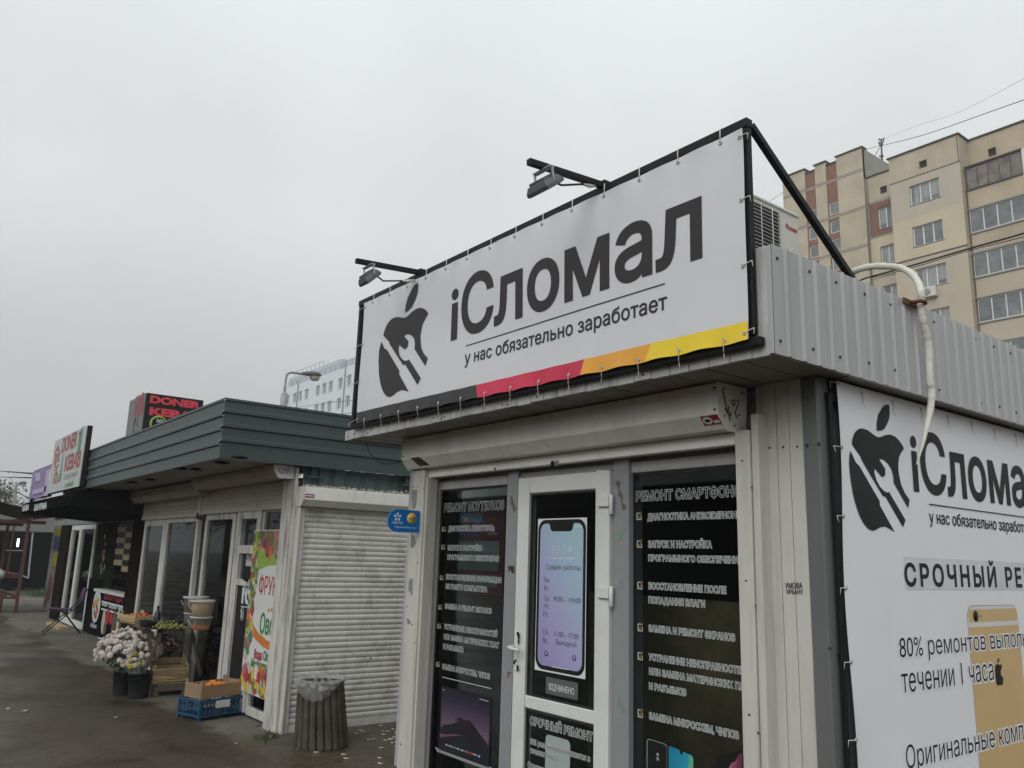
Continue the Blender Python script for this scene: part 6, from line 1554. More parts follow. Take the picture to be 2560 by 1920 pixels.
def brow(body, a, b, h, m, off=.03, sh=0): A, B = sbp(*a), sbp(*b); A.z = B.z = (A.z+B.z)/2; letter(mb, body, A, B, h, -Y, .001, off=off, m=m)
brow('DONER', (490, 735), (606, 690), .24, 0, .04); brow('KEBAB', (512, 880), (634, 850), .24, 0, .04)
for k, chx in enumerate('ШАУРМА'):
    A, B = sbp(425+k*3, 985-k*50), sbp(458+k*3, 975-k*50); A.z = B.z = (A.z+B.z)/2; letter(mb, chx, A, B, .085, -Y, .001, off=.05, m=0)
brow('шаурма', (508, 955), (610, 925), .10, 2, .0); brow('кебаб', (518, 1018), (582, 1000), .07, 1, .03)
c = sbp(487, 880); mb.prism([c+Vector((-.09, 0, -.2)), c+Vector((.1, 0, -.16)), c+Vector((.05, 0, .1)), c+Vector((.02, 0, .32)), c+Vector((-.04, 0, .1))], (0, -.001, 0), 1)
c = sbp(640, 640); 
for k in range(10): mb.prism([c+Vector((random.uniform(-.12, .12), 0, random.uniform(-.25, .2)))+Vector(v) for v in ((0, 0, .06), (.03, 0, 0), (0, 0, -.06), (-.03, 0, 0))], (0, -.001-.0001*k, 0), 3)
mb.build('lettering', [M['board_red'], M['board_green'], M['steel_grey'], M['board_green']], fc)
# purple banner beside it
PYb = 2.5; M['purple_print'] = mat('purple_print', (.22, .17, .34), .5, var=.12, vscale=2); M['purple_pale'] = mat('purple_pale', (.40, .35, .48), .5)
ux0_, ux1_ = P(77, 1215, y=PYb).x, P(123, 1200, y=PYb).x; uz1, uz0 = 3.0, 2.45
PB = thing('purple_banner', 'faded purple banner stretched beside the kebab sign board', 'banner', (ux0_, PYb, uz0))
mb = MB(); mb.grid(lambda i, k: Vector((ux0_+(ux1_-ux0_)*i, PYb-.012*math.sin(i*14)*math.sin(k*3.1), uz0+(uz1-uz0)*k+.02*math.sin(i*9)*(1-k))), 24, 8); sh2 = mb.build('sheet', M['purple_print'], PB)
mb = MB(); mb.bar((ux0_-.03, PYb+.05, uz1), (ux1_, PYb+.05, uz1), .05); mb.bar((ux0_-.03, PYb+.05, uz0+.02), (ux1_, PYb+.05, uz0+.02), .05); mb.bar((ux0_-.02, PYb+.05, uz0-.05), (ux0_-.02, PYb+.05, uz1), .05); mb.box(ux0_+.3, ux0_+.4, PYb+.08, 3.4, uz0-.1, uz0-.02)
mb.build('frame', M['black_paint'], PB)
mb = MB(); pw = lambda a, b: P(a*.3134, 900+b*.3134, y=PYb-.016)
for q in ([(285, 905), (325, 895), (322, 965), (284, 970)], [(262, 1040), (370, 1005), (362, 1050), (258, 1075)], [(372, 880), (398, 870), (380, 1080), (345, 1085)]): mb.prism([pw(*p) for p in q], (0, -.001, 0))
mb.build('faded_print', M['purple_pale'], sh2)
# black box sign on the roof
rx = -15.255; ry = 3.6; bzt = P(365, 981, x=rx).z; bzb = 2.86; ryb = P(510, 997, x=rx).y; rxl = P(325, 999, y=ry).x
RB = thing('roof_box_sign', 'tall black box sign with red kebab lettering standing on the kiosk roof', 'sign', (rx, ry, bzb))
mb = MB(); mb.box(rxl, rx, ry+.012, ryb, bzb, bzt); bx_ = mb.build('case', M['ink_black'], RB, bevel=.01)
M['sign_red'] = mat('sign_red', (.62, .045, .07), .5); M['box_grey'] = mat('box_grey', (.16, .17, .165), .6, var=.1); M['faded_red'] = mat('faded_red', (.30, .075, .085), .6)
mb = MB(); mb.box(rxl+.01, rx-.005, ry, ry+.011, bzb, bzt-.01, 0); sd_ = mb.build('side_face', M['box_grey'], RB)
mb = MB(); c3_ = lambda a, b, x=rx+.002: P(220+a*.3134, 960+b*.3134, x=x)
def xrow(body, a, b, h, m=0, off=.06, fit=None): A, B = c3_(*a), c3_(*b); A.z = B.z = (A.z+B.z)/2; letter(mb, body, A, B, h, X, .001, off=off, m=m, fit=fit)
xrow('DONER', (497, 152), (884, 190), (c3_(520, 100)-c3_(520, 155)).length*1.0); xrow('KEBAB', (495, 243), (895, 290), (c3_(520, 188)-c3_(520, 245)).length*1.0)
c = c3_(560, 320); mb.tube([c+Vector((.004, .13*math.cos(t*.35), .13*math.sin(t*.35))) for t in range(19)], .022, 6, 1)
A, B = c3_(548, 305), c3_(602, 312); A.z = B.z = A.z; letter(mb, 'hot', A, B, .09, X, .001, off=.02, m=2)
mb.build('lettering', [M['sign_red'], FC['green'], M['print_white']], bx_)
mb = MB(); sf = lambda a, b: P(a*.3134, 900+b*.3134, y=ry-.002)
for body, a, b, h in (('DONER', (1078, 370), (1145, 345), .2), ('KEBAB', (1068, 455), (1140, 435), .2)): A, B = sf(*a), sf(*b); A.z = B.z = (A.z+B.z)/2; letter(mb, body, A, B, h, -Y, .001, off=.05)
c = sf(1080, 530); mb.tube([c+Vector((.12*math.cos(t*.4), -.003, .15*math.sin(t*.4))) for t in range(15)], .012, 5, 1)
mb.build('lettering', [M['faded_red'], M['tag_grey']], sd_)

# purple folding chair
M['chair_purple'] = mat('chair_purple', (.085, .022, .11), .6, var=.15); M['tube_dark'] = mat('tube_dark', (.035, .03, .03), .4)
ch0 = Vector((-17.75, 3.33, 0)); FCH = thing('folding_chair', 'purple folding chair with thin dark legs standing on the path by the kebab kiosk', 'chair', ch0)
def cl(u, w, z): return ch0+Vector((w*.97+u*.1, u*.97-w*.1, z))          # u: front is negative x
w = .21
sp_ = [cl(-.36, -w, .455), cl(.06, -w, .43), cl(.06, w, .43), cl(-.36, w, .455)]
mb = MB(); mb.grid(lambda i, k: cl(-.38+.42*i, -w+2*w*k, .462-.03*i-.012*math.sin(math.pi*i)*math.sin(math.pi*k)), 8, 6); mb.build('seat', M['chair_purple'], FCH, solid=.022)
mb = MB(); mb.grid(lambda i, k: cl(.17+.05*k+.03*math.sin(math.pi*i), -w+2*w*i, .60+.22*k), 8, 4); mb.build('backrest', M['chair_purple'], FCH, solid=.02)
for s in (-1, 1):
    mb = MB(); mb.tube([cl(.235, s*w*1.04, .82), cl(.18, s*w*1.04, .62), cl(.02, s*w*1.04, .42), cl(-.42, s*w*1.04, .0)], .012, 8); mb.build('leg', M['tube_dark'], FCH)
    mb = MB(); mb.tube([cl(-.30, s*w*.9, .44), cl(-.10, s*w*.9, .38), cl(.22, s*w*.9, .0)], .012, 8); mb.build('leg', M['tube_dark'], FCH)
mb = MB(); mb.tube([cl(-.36, -w, .05), cl(-.36, w, .05)], .009, 6); mb.tube([cl(.17, -w*.9, .06), cl(.17, w*.9, .06)], .009, 6); mb.build('crossbar', M['tube_dark'], FCH)
# low plank behind it
mb = MB(); c = P(112, 1562, z=.03); mb.box(c.x-.5, c.x+.9, c.y+.1, c.y+.28, .0, .05); tag(mb.build('plank', M['pale_wood'], base=c), 'pale wooden plank lying on the ground behind the folding chair', 'plank')

# painted side wall with pasted notices, dark hut, shelter ----------------------------------------
M['pale_green'] = mat('pale_green', (.19, .25, .21), .7, var=.3); M['pale_red'] = mat('pale_red', (.24, .09, .09), .7, var=.3)
M['mural_white'] = mat('mural_white', (.36, .38, .35), .7, var=.15, vscale=2, dirt=.3)
MUY = 3.95
HB = thing('painted_booth', 'small booth painted with green and red splashes and hung with yellow notices', 'booth', (-22.5, MUY, 0))
mxa, mxb = d1(392, 1600, MUY).x, d1(482, 1600, MUY).x
mb = MB(); mb.box(mxa, mxb+1.0, MUY, 6, 0, 2.28); hw_ = mb.build('wall', M['mural_white'], HB)
mb = MB(); mb.box(mxa-.15, mxb+1.0, MUY-.1, 6.1, 2.29, 2.36); mb.build('roof', M['steel_grey'], HB)
mb = MB()
for k in range(16):
    c = Vector((random.uniform(mxa+.2, mxb-.2), MUY-.002-.0004*k, random.uniform(.25, 2.1))); n_ = 9; s_ = random.uniform(.1, .3)
    mb.poly([c+Vector((max(mxa+.02-c.x, s_*random.uniform(.4, 1.2)*math.cos(6.283*j/n_)), 0, s_*random.uniform(.6, 1.5)*math.sin(6.283*j/n_))) for j in range(n_)], random.choice((0, 0, 1, 2, 3)))
mb.build('painted_splash', [M['pale_green'], M['pale_red'], M['steel_grey'], M['mural_white']], hw_)
M['blue_poster'] = mat('blue_poster', (.03, .085, .22), .6, var=.2); M['note_yellow'] = mat('note_yellow', (.42, .37, .05), .6)
mb = MB()
for (a, b, c, d, m_) in ((448, 1335, 482, 1405, 0), (440, 1410, 480, 1520, 1), (428, 1530, 468, 1650, 0)):
    A, B = d1(a, b, MUY-.03), d1(c, d, MUY-.03); mb.box(A.x, B.x, MUY-.04, MUY-.03, B.z, A.z, m_)
mb.build('notice', [M['note_yellow'], M['blue_poster']], hw_)
# dark hut with a lit tube
M['hut_black'] = mat('hut_black', (.008, .008, .0085), .8, var=.3, spec=0); M['hut_grey'] = mat('hut_grey', (.20, .20, .205), .6, var=.12, dirt=.3); M['tube_light'] = emit('tube_light', (.9, .95, 1), 3.0)
HU = thing('dark_hut', 'long dark hut with a pale grey roof band and a lit tube inside', 'hut', (-34, 3, 0))
mb = MB(); mb.box(-38, -34, -1.5, 6.6, 0, 2.02); mb.build('wall', M['hut_black'], HU)
mb = MB(); mb.box(-38.2, -33.9, -1.6, 6.7, 2.03, 2.62); mb.build('roof', M['hut_grey'], HU, bevel=.03)
hq = lambda a, b: P(a*.3134, 900+b*.3134, x=-33.97)
mb = MB()
for a, b, c, d in ((262, 1375, 232, 1655), ): mb.bar(hq(a, b), hq(c, d), .05); 
mb.bar(hq(232, 1655), P(225*.3134, 1400+145*.3134, x=-33.97), .05); mb.bar(P(225*.3134, 1400+145*.3134, x=-33.97), P(150*.3134, 1400+110*.3134, x=-33.97), .04); mb.build('door_frame', M['steel_light'], HU)
c = hq(147, 1425); e_ = hq(138, 1490); mb = MB(); mb.tube([c+X*.03, e_+X*.03], .035, 8); mb.build('lit_tube', M['tube_light'], HU)
mb = MB(); mb.bar(hq(30, 1518)+X*.03, hq(185, 1520)+X*.03, .025); mb.build('rail', M['steel_light'], HU)
# red iron shelter with slatted benches
M['iron_red'] = mat('iron_red', (.12, .045, .04), .65, var=.2, dirt=.4, dcol=(.04, .03, .025)); M['shelter_roof'] = mat('shelter_roof', (.03, .027, .025), .7, var=.3)
sx_ = -23.2; SH = thing('market_shelter', 'red iron market shelter with a dark corrugated roof and slatted shelves', 'shelter', (sx_, 2.2, 0))
for (x, y) in ((sx_, 3.19), (sx_, 1.5), (sx_-3.6, 3.19), (sx_-3.6, 1.5)):
    mb = MB(); mb.bar((x, y, 0), (x, y, 2.2), .07, up=Y); mb.build('post', M['iron_red'], SH, bevel=.004)
mb = MB(); mb.bar((sx_, .6, 2.13), (sx_, 3.55, 2.13), .08); mb.bar((sx_-3.6, .6, 2.13), (sx_-3.6, 3.55, 2.13), .08); mb.bar((sx_-3.9, 3.19, 2.21), (sx_+.3, 3.19, 2.21), .06); mb.build('beam', M['iron_red'], SH)
mb = MB(); mb.grid(lambda i, k: Vector((sx_-4.1+4.5*i, .3+3.35*k, 2.22+.62*math.cos(k*1.45)**1.0*.9-.0+.02*math.sin(i*90))), 60, 14); mb.build('roof', M['shelter_roof'], SH, solid=.02)
mb = MB()
for zz in (.40, .88):
    for yy in (2.0, 2.3, 2.6, 2.9, 3.12): mb.box(sx_-3.4, sx_+.02, yy-.06, yy+.06, zz-.02, zz+.02)
    mb.bar((sx_, 1.5, zz-.05), (sx_, 3.19, zz-.05), .05); mb.bar((sx_-3.4, 1.5, zz-.05), (sx_-3.4, 3.19, zz-.05), .05)
mb.build('shelf', M['iron_red'], SH)
mb = MB()
for y in (1.9, 2.45, 2.9): mb.bar((sx_-.25, y, 0), (sx_-.25, y, .36), .05); mb.bar((sx_-.05, y, .9), (sx_-.05, y, 2.1), .035)
mb.build('strut', M['iron_red'], SH)
M['bag_white'] = mat('bag_white', (.60, .61, .62), .6, var=.1)
c = Vector((sx_+.02, 2.62, .9)); mb = MB(); rn = random.Random(5)
mb.grid(lambda i, k: c+Vector((.22*math.cos(i*6.283)*math.sin(.2+k*2.7)+rn.uniform(-.02, .02), .22*math.sin(i*6.283)*math.sin(.2+k*2.7)+rn.uniform(-.02, .02), .16-.30*k*1.2+rn.uniform(-.02, .02))), 14, 9)
tag(mb.build('carrier_bag', M['bag_white'], base=c), 'crumpled white plastic bag lying on the red iron shelf', 'bag')
# turf by the booth
tufts('grass', 'strip of green grass in front of the painted booth', [(P(a, b, z=0), .55) for a, b in ((112, 1492), (125, 1490), (100, 1488), (135, 1493), (92, 1484))], .22, 260)

# lamp posts, trees, wires far left
M['galv'] = mat('galv', (.30, .31, .31), .5, var=.15); M['lamp_head'] = mat('lamp_head', (.09, .095, .10), .5); M['lamp_bowl'] = mat('lamp_bowl', (.42, .42, .36), .3)
def street_lamp(label, pts, r, head_a, head_b, size, collar=None):
    t = thing('street_lamp', label, 'street lamp', (pts[0].x, pts[0].y, 0), 'street lamps'); mb = MB()
    mb.tube(smooth_path([Vector((pts[0].x, pts[0].y, 0))]+pts, 5), r, 8); mb.build('pole', M['galv'], t)
    d = (head_b-head_a).normalized(); _, s_, u = basis(d); Lh = (head_b-head_a).length
    mb = MB(); sec = [(-.02, .06, .05), (.25, .09, .10), (.55, .15, .13), (.85, .17, .12), (1.0, .10, .06)]; vs_, fs_ = [], []
    for q, w_, h_ in sec:
        c = head_a+d*Lh*q
        for k in range(10): a = 6.283*k/10; vs_.append(c+s_*(w_*size*math.cos(a))+u*(h_*size*(math.sin(a) if math.sin(a) > 0 else .35*math.sin(a))))
    for i in range(len(sec)-1):
        for k in range(10): fs_.append((i*10+k, i*10+(k+1) % 10, (i+1)*10+(k+1) % 10, (i+1)*10+k))
    fs_ += [tuple(range(10)), tuple(range(40, 50))]; mb.mesh(vs_, fs_, 0, True); hd = mb.build('lamp_head', M['lamp_head'], t)
    mb = MB(); c = head_a+d*Lh*.70-u*.03*size; vs_ = []
    for q, w_ in ((0, 1), (.55, .92), (.9, .6), (1, .0)):
        for k in range(12): a = 6.283*k/12; vs_.append(c+d*(Lh*.27*w_*math.cos(a))+s_*(.135*size*w_*math.sin(a))-u*(.15*size*q))
    mb.mesh(vs_, [(i*12+k, i*12+(k+1) % 12, (i+1)*12+(k+1) % 12, (i+1)*12+k) for i in range(3) for k in range(12)], 0, True); mb.build('lamp_bowl', M['lamp_bowl'], hd)
    if collar: mb = MB(); mb.lathe((pts[0].x, pts[0].y, collar), [(r*2.6, -.35), (r*2.6, .3), (r*1.2, .34)], 12); mb.build('collar', M['galv'], t)
lx = -27
k5 = lambda a, b, x=lx: P(560+a*.3134, 880+b*.3134, x=x)
street_lamp('street lamp with a bent grey pole rising behind the green kiosk roof', [k5(476, 400), k5(484, 300), k5(494, 215), k5(505, 178), k5(530, 164), k5(575, 167), k5(625, 175)], .045, k5(618, 175), k5(768, 192), 1.15, k5(476, 400).z)
street_lamp('small distant street lamp beside the purple banner', [P(33, 1300, x=-60), P(37, 1240, x=-60), P(41, 1212, x=-60), P(50, 1208, x=-60)], .09, P(48, 1208, x=-60), P(66, 1209, x=-60), 1.2)
M['bark'] = mat('bark', (.055, .045, .035), .9, var=.3); 
def tree(label, base, h, rad, mats, n, seed, name='tree', z0=.35, col=1.0):
    rn = random.Random(seed); t = thing(name, label, 'tree', base, 'trees in the haze at the left'); base = Vector(base); tips = []
    mb = MB(); mb.tube([base, base+Vector((rn.uniform(-.2, .2), rn.uniform(-.2, .2), h*.4)), base+Vector((rn.uniform(-.4, .4), rn.uniform(-.4, .4), h*.8))], [h*.022, h*.016, h*.006], 7)
    for k in range(16):
        a = rn.uniform(0, 6.283); zs = rn.uniform(z0*.7, .75)*h; ln = rad*rn.uniform(.5, 1.05)*(1.15-zs/h*.6); s0 = base+Z*zs; e0 = s0+Vector((math.cos(a)*ln, math.sin(a)*ln, ln*rn.uniform(.3, .9)))
        mb.tube([s0, s0.lerp(e0, .5)+Z*.1*ln, e0], [h*.008, h*.005, h*.002], 5); tips.append(e0)
        for j in range(2): tips.append(e0+Vector((rn.uniform(-.5, .5)*rad, rn.uniform(-.5, .5)*rad, rn.uniform(-.3, .5)*rad)))
    mb.build('trunk', M['bark'], t)
    mbs = [MB() for _ in mats]
    for k in range(n):
        c = rn.choice(tips); p = c+Vector((rn.gauss(0, .24), rn.gauss(0, .24), rn.gauss(0, .22)))*rad; nrm = Vector((rn.uniform(-1, 1), rn.uniform(-1, 1), rn.uniform(-1, 1))).normalized(); _, u, v = basis(nrm); s_ = h*.014*rn.uniform(.6, 1.4)
        rn.choice(mbs).face([p+u*s_, p+v*s_*.7, p-u*s_, p-v*s_*.7])
    for m_, mbx in zip(mats, mbs): mbx.build('crown', m_, t)
M['leaf_a'] = mat('leaf_a', (.085, .090, .045), .7, var=.3); M['leaf_b'] = mat('leaf_b', (.12, .11, .055), .7, var=.3); M['leaf_c'] = mat('leaf_c', (.06, .07, .045), .7, var=.3)
tree('tall pale autumn tree at the far left edge', P(2, 1392, z=0)*1.0 if False else Vector((-75, 7.2, 0)), 7.6, 1.7, [M['leaf_a'], M['leaf_b'], M['leaf_c']], 2600, 1)
tree('second lower tree just right of the tall pale one', Vector((-88, 10.6, 0)), 5.6, 1.7, [M['leaf_a'], M['leaf_c']], 1700, 2)
tree('small dim tree far off behind the distant street lamp', Vector((-120, 15.6, 0)), 7.0, 2.6, [M['leaf_c'], M['leaf_b']], 1800, 3)
tree('low bushy tree far off beside the purple banner', Vector((-120, 19.2, 0)), 6.2, 2.6, [M['leaf_c'], M['leaf_a']], 1500, 4)
def wire(label, pts, r, m='rubber', base=None):
    pts = [Vector(p) for p in pts]; mb = MB(); mb.tube(smooth_path(pts, 5), r, 5); tag(mb.build('overhead_wire', M[m], base=pts[0]), label, 'wire')
w0 = lambda a, b: P(a*.3134, 900+b*.3134, x=-45)
wire('upper overhead wire at the left running to the purple banner', [P(-60, 1172, x=-60), w0(0, 885), P(262*.3134, 900+906*.3134, x=-19)], .018)
wire('second overhead wire at the left, just below the upper one', [P(-60, 1188, x=-60), w0(0, 932), P(250*.3134, 900+940*.3134, x=-19)], .015)
wire('slack wire slanting down past the distant street lamp', [P(-60, 1175, x=-60), w0(0, 985), w0(120, 1045), P(240*.3134, 900+1108*.3134, x=-19)], .014)
wire('thin wire crossing the pale office block', [P(740, 1019, y=20), P(820, 1007, y=20), P(885, 1001, y=20), P(1100, 980, y=20)], .012)
wire('short wire above the green fascia by the sign post', [P(855, 1036, y=16), P(880, 1032, y=16), P(1000, 1018, y=16)], .012)

# ================================================================== PALE OFFICE BLOCK
M['office_white'] = mat('office_white', (.60, .635, .665), .7, var=.04, vscale=.3, dirt=.10, dscale=.4, dcol=(.4, .4, .4)); M['office_blue'] = mat('office_blue', (.40, .44, .49), .7, var=.05, vscale=.3); M['win_dark'] = mat('win_dark', (.10, .115, .125), .25, var=.3, vscale=.6, spec=.5); M['win_frame'] = mat('win_frame', (.62, .63, .63), .5)
def wall_holes(mb, x0, x1, z0, z1, y, holes, depth=.18, m=0):
    xs = sorted({x0, x1}|{h[0] for h in holes}|{h[1] for h in holes}); zs = sorted({z0, z1}|{h[2] for h in holes}|{h[3] for h in holes})
    for a, b in zip(xs, xs[1:]):
        for c, d in zip(zs, zs[1:]):
            mx, mz = (a+b)/2, (c+d)/2
            if not any(h[0] < mx < h[1] and h[2] < mz < h[3] for h in holes): mb.face([(a, y, c), (b, y, c), (b, y, d), (a, y, d)], m)
    for h in holes:
        a, b, c, d = h[:4]
        mb.mesh([(a, y, c), (b, y, c), (b, y, d), (a, y, d), (a, y+depth, c), (b, y+depth, c), (b, y+depth, d), (a, y+depth, d)], [(0, 1, 5, 4), (1, 2, 6, 5), (2, 3, 7, 6), (3, 0, 4, 7)], m)
_rw = random.Random(9)
def window_in(root, a, b, c, d, y, n, fm, gm, depth=.14, fw=.06, sill=True, top=None, splits=None):
    mb = MB(); yy = y+depth
    for x in (a, b-fw): mb.box(x, x+fw, yy-.05, yy, c, d)
    mb.box(a+fw, b-fw, yy-.05, yy, c, c+fw); mb.box(a+fw, b-fw, yy-.05, yy, d-fw, d)
    for k in range(1, n):
        x = a+(b-a)*(splits[k-1] if splits else k/n); mb.box(x-fw*.6, x+fw*.6, yy-.05, yy, c+fw, d-fw)
    if top: mb.box(a+fw, b-fw, yy-.05, yy, c+(d-c)*top-.03, c+(d-c)*top+.03)
    if sill: mb.box(a-.06, b+.06, y-.06, y+.02, c-.06, c-.003)
    f = mb.build('window', fm, root); mb = MB(); mb.box(a+.01, b-.01, yy-.02, yy-.01, c+.01, d-.01); mb.build('pane', gm, f)
    if gm.name == 'win_sky' and n > 1:                  # curtains showing behind some of the panes
        for k in range(n):
            if _rw.random() < .55:
                x0, x1 = a+(b-a)*k/n+fw, a+(b-a)*(k+1)/n-fw; cut = _rw.choice((0, 0, .35, .6)); mb = MB()
                mb.box(x0+(x1-x0)*cut*_rw.choice((0, 1)), x1-(.0 if cut == 0 else (x1-x0)*.05), yy-.024, yy-.0205, c+fw+(d-c)*_rw.choice((0, 0, .2)), d-fw); mb.build('curtain', M['curtain'], f)
    return f
OB = thing('office_block', 'pale blue grey office block with small paired windows behind the green kiosk', 'building', (-140, 62, 0))
ox0, ox1, oz = -153.9, -100, 33.25
pairs = [-152.4, -149.0, -146.5, -143.6, -138.7, -136.0, -133.4, -129.6, -126.3, -123.4, -118, -115, -111, -108]
holes = []
for r_ in range(8):
    for cx in pairs:
        if r_ == 7 and cx < -150: pass
        holes.append((cx-.85, cx+.85, 29.8-3.62*r_, 31.7-3.62*r_))
mb = MB(); wall_holes(mb, ox0, ox1, 0, oz, 62, holes, .3); mb.face([(ox1, 62, 0), (ox1, 78, 0), (ox1, 78, oz), (ox1, 62, oz)]); mb.face([(ox0, 62, 0), (ox0, 78, 0), (ox0, 78, oz), (ox0, 62, oz)]); mb.face([(ox0, 62.3, oz-.3), (ox1, 62.3, oz-.3), (ox1, 78, oz-.3), (ox0, 78, oz-.3)])
mb.build('wall', M['office_white'], OB)
for h in holes[:14*4]: window_in(OB, *h, 62, 2, M['win_frame'], M['win_dark'], .28, .16)
mb = MB(); 
for h in holes[14*4:]: mb.box(h[0], h[1], 62.2, 62.28, h[2], h[3])
mb.build('lower_glazing', M['win_dark'], OB)
of = lambda a, b, y=62: P(560+a*.3134, 880+b*.3134, y=y)
mb = MB(); mb.box(of(525, 200, 65).x, of(800, 115, 65).x, 65, 76, oz-.3, of(650, 165, 65).z); mb.box(of(803, 85, 65).x, of(935, 85, 65).x, 65, 74, oz-.3, of(860, 82, 65).z); mb.box(of(935, 85, 65).x, -104, 66, 76, oz-.3, of(990, 60, 66).z); mb.build('penthouse', M['office_blue'], OB)
mb = MB()
for x in range(24): mb.bar((ox0+.4+x*2.1, 62.3, oz), (ox0+.4+x*2.1, 62.3, oz+1.2), .07)
mb.bar((ox0, 62.3, oz+1.2), (-105, 62.3, oz+1.2), .07); mb.bar((ox0, 62.3, oz+.6), (-105, 62.3, oz+.6), .05)
zt_ = of(650, 165, 65).z
for x in range(9): mb.bar((of(560, 180, 65).x+x*1.9, 65.2, zt_), (of(560, 180, 65).x+x*1.9, 65.2, zt_+1.1), .07)
mb.bar((of(560, 180, 65).x, 65.2, zt_+1.1), (of(790, 105, 65).x, 65.2, zt_+1.1), .07); mb.build('railing', M['steel_grey'], OB)
for a in (590, 958): 
    x = of(a, 350).x; mb = MB(); mb.tube([(x, 61.85, 0), (x, 61.85, oz+.6)], .11, 8); mb.build('downpipe', M['steel_grey'], OB)

# ================================================================== BEIGE TOWER OF FLATS
def tile_mat(name, c1, c2, grout, sx=.26, sz=.13, var=.15):
    m = bpy.data.materials.new(name); m.use_nodes = True; n, l = m.node_tree.nodes, m.node_tree.links; b = n['Principled BSDF']; b.inputs['Roughness'].default_value = .75
    tc = n.new('ShaderNodeTexCoord'); sp = n.new('ShaderNodeSeparateXYZ'); l.new(tc.outputs['Object'], sp.inputs[0]); ad = n.new('ShaderNodeMath'); l.new(sp.outputs['X'], ad.inputs[0]); l.new(sp.outputs['Y'], ad.inputs[1])
    cb = n.new('ShaderNodeCombineXYZ'); l.new(ad.outputs[0], cb.inputs['X']); l.new(sp.outputs['Z'], cb.inputs['Y'])
    br = n.new('ShaderNodeTexBrick'); br.offset = 0; br.inputs['Scale'].default_value = 1; br.inputs['Brick Width'].default_value = sx; br.inputs['Row Height'].default_value = sz; br.inputs['Mortar Size'].default_value = .010; br.inputs['Color1'].default_value = (*c1, 1); br.inputs['Color2'].default_value = (*c2, 1); br.inputs['Mortar'].default_value = (*grout, 1)
    l.new(cb.outputs[0], br.inputs['Vector'])
    no = n.new('ShaderNodeTexNoise'); no.inputs['Scale'].default_value = .7; no.inputs['Detail'].default_value = 7; l.new(tc.outputs['Object'], no.inputs['Vector'])
    mr = n.new('ShaderNodeMapRange'); mr.inputs[1].default_value = .3; mr.inputs[2].default_value = .7; mr.inputs[3].default_value = 1-var; mr.inputs[4].default_value = 1+var*.7; l.new(no.outputs['Fac'], mr.inputs[0])
    sc = n.new('ShaderNodeVectorMath'); sc.operation = 'SCALE'; l.new(br.outputs['Color'], sc.inputs[0]); l.new(mr.outputs[0], sc.inputs['Scale']); l.new(sc.outputs[0], b.inputs['Base Color']); return m
M['tile_beige'] = tile_mat('tile_beige', (.47, .405, .295), (.445, .38, .275), (.37, .32, .235)); M['tile_warm'] = tile_mat('tile_warm', (.455, .375, .265), (.43, .35, .245), (.35, .29, .21)); M['tile_brown'] = tile_mat('tile_brown', (.235, .105, .066), (.21, .09, .058), (.16, .085, .06), .25, .08)
M['plaster_grey'] = mat('plaster_grey', (.455, .405, .325), .8, var=.10, vscale=.6, dirt=.12, dscale=.5, stretch=(1, 1, .4)); M['plaster_yellow'] = mat('plaster_yellow', (.52, .45, .315), .8, var=.10, vscale=.6, dirt=.12, dscale=.5, stretch=(1, 1, .4)); M['plaster_pink'] = mat('plaster_pink', (.46, .395, .30), .8, var=.10, vscale=.6, dirt=.12, dscale=.5, stretch=(1, 1, .4))
M['seam'] = mat('seam', (.10, .085, .07), .8, var=.3); M['mortar_band'] = mat('mortar_band', (.30, .26, .22), .85, var=.2, vscale=3); M['side_grey'] = mat('side_grey', (.27, .265, .245), .85, var=.15, vscale=1, dirt=.4)
M['roof_edge'] = mat('roof_edge', (.06, .055, .05), .7, var=.2); M['win_sky'] = mat('win_sky', (.15, .165, .17), .12, var=.5, vscale=1.2, spec=.6); M['win_brown'] = mat('win_brown', (.10, .06, .045), .5, var=.4, vscale=1.5); M['win_dusk'] = mat('win_dusk', (.15, .125, .11), .15, var=.7, vscale=1.8, spec=.6); M['curtain'] = mat('curtain', (.30, .31, .31), .7, var=.3, vscale=2, stretch=(6, 1, .3))
AB = thing('apartment_block', 'beige tiled tower block with brown brick stripes and glazed balconies', 'building', (-25, 52, 0))
YC, YD, YL, YA = 52.0, 53.4, 52.4, 54.0
FL = 2.93
def quad(mb, x0, x1, z0, z1, y, m=0): mb.face([(x0, y, z0), (x1, y, z0), (x1, y, z1), (x0, y, z1)], m)
# block C
cx0, cx1, cz = -25.75, -21.14, 29.34
hC = [(-24.46, -22.50, 25.46-FL*k, 26.85-FL*k) for k in range(8)]; vC = (-23.72, -23.20, 27.88, 28.40)
mb = MB(); wall_holes(mb, cx0, cx1, 0, cz, YC, hC+[vC], .25)
mb.face([(cx1, YC, 0), (cx1, 64, 0), (cx1, 64, cz), (cx1, YC, cz)]); mb.face([(cx0, YC, 0), (cx0, 64, 0), (cx0, 64, cz), (cx0, YC, cz)]); mb.face([(cx0, YC, cz-.01), (cx1, YC, cz-.01), (cx1, 64, cz-.01), (cx0, 64, cz-.01)])
wC = mb.build('centre_wall', M['tile_beige'], AB)
def clad(par, x0, x1, z0, z1, y, holes, m, nm='plaster_panel'):
    hh = [h for h in holes if h[2] >= z0-.01 and h[3] <= z1+.01]; mb = MB(); wall_holes(mb, x0, x1, z0, z1, y-.06, [(a-.0, b+.0, c, d) for a, b, c, d in hh], .06); mb.face([(x0, y-.06, z0), (x0, y, z0), (x0, y, z1), (x0, y-.06, z1)]); mb.face([(x1, y-.06, z0), (x1, y, z0), (x1, y, z1), (x1, y-.06, z1)]); mb.face([(x0, y-.06, z1), (x1, y-.06, z1), (x1, y, z1), (x0, y, z1)]); mb.build(nm, m, par)
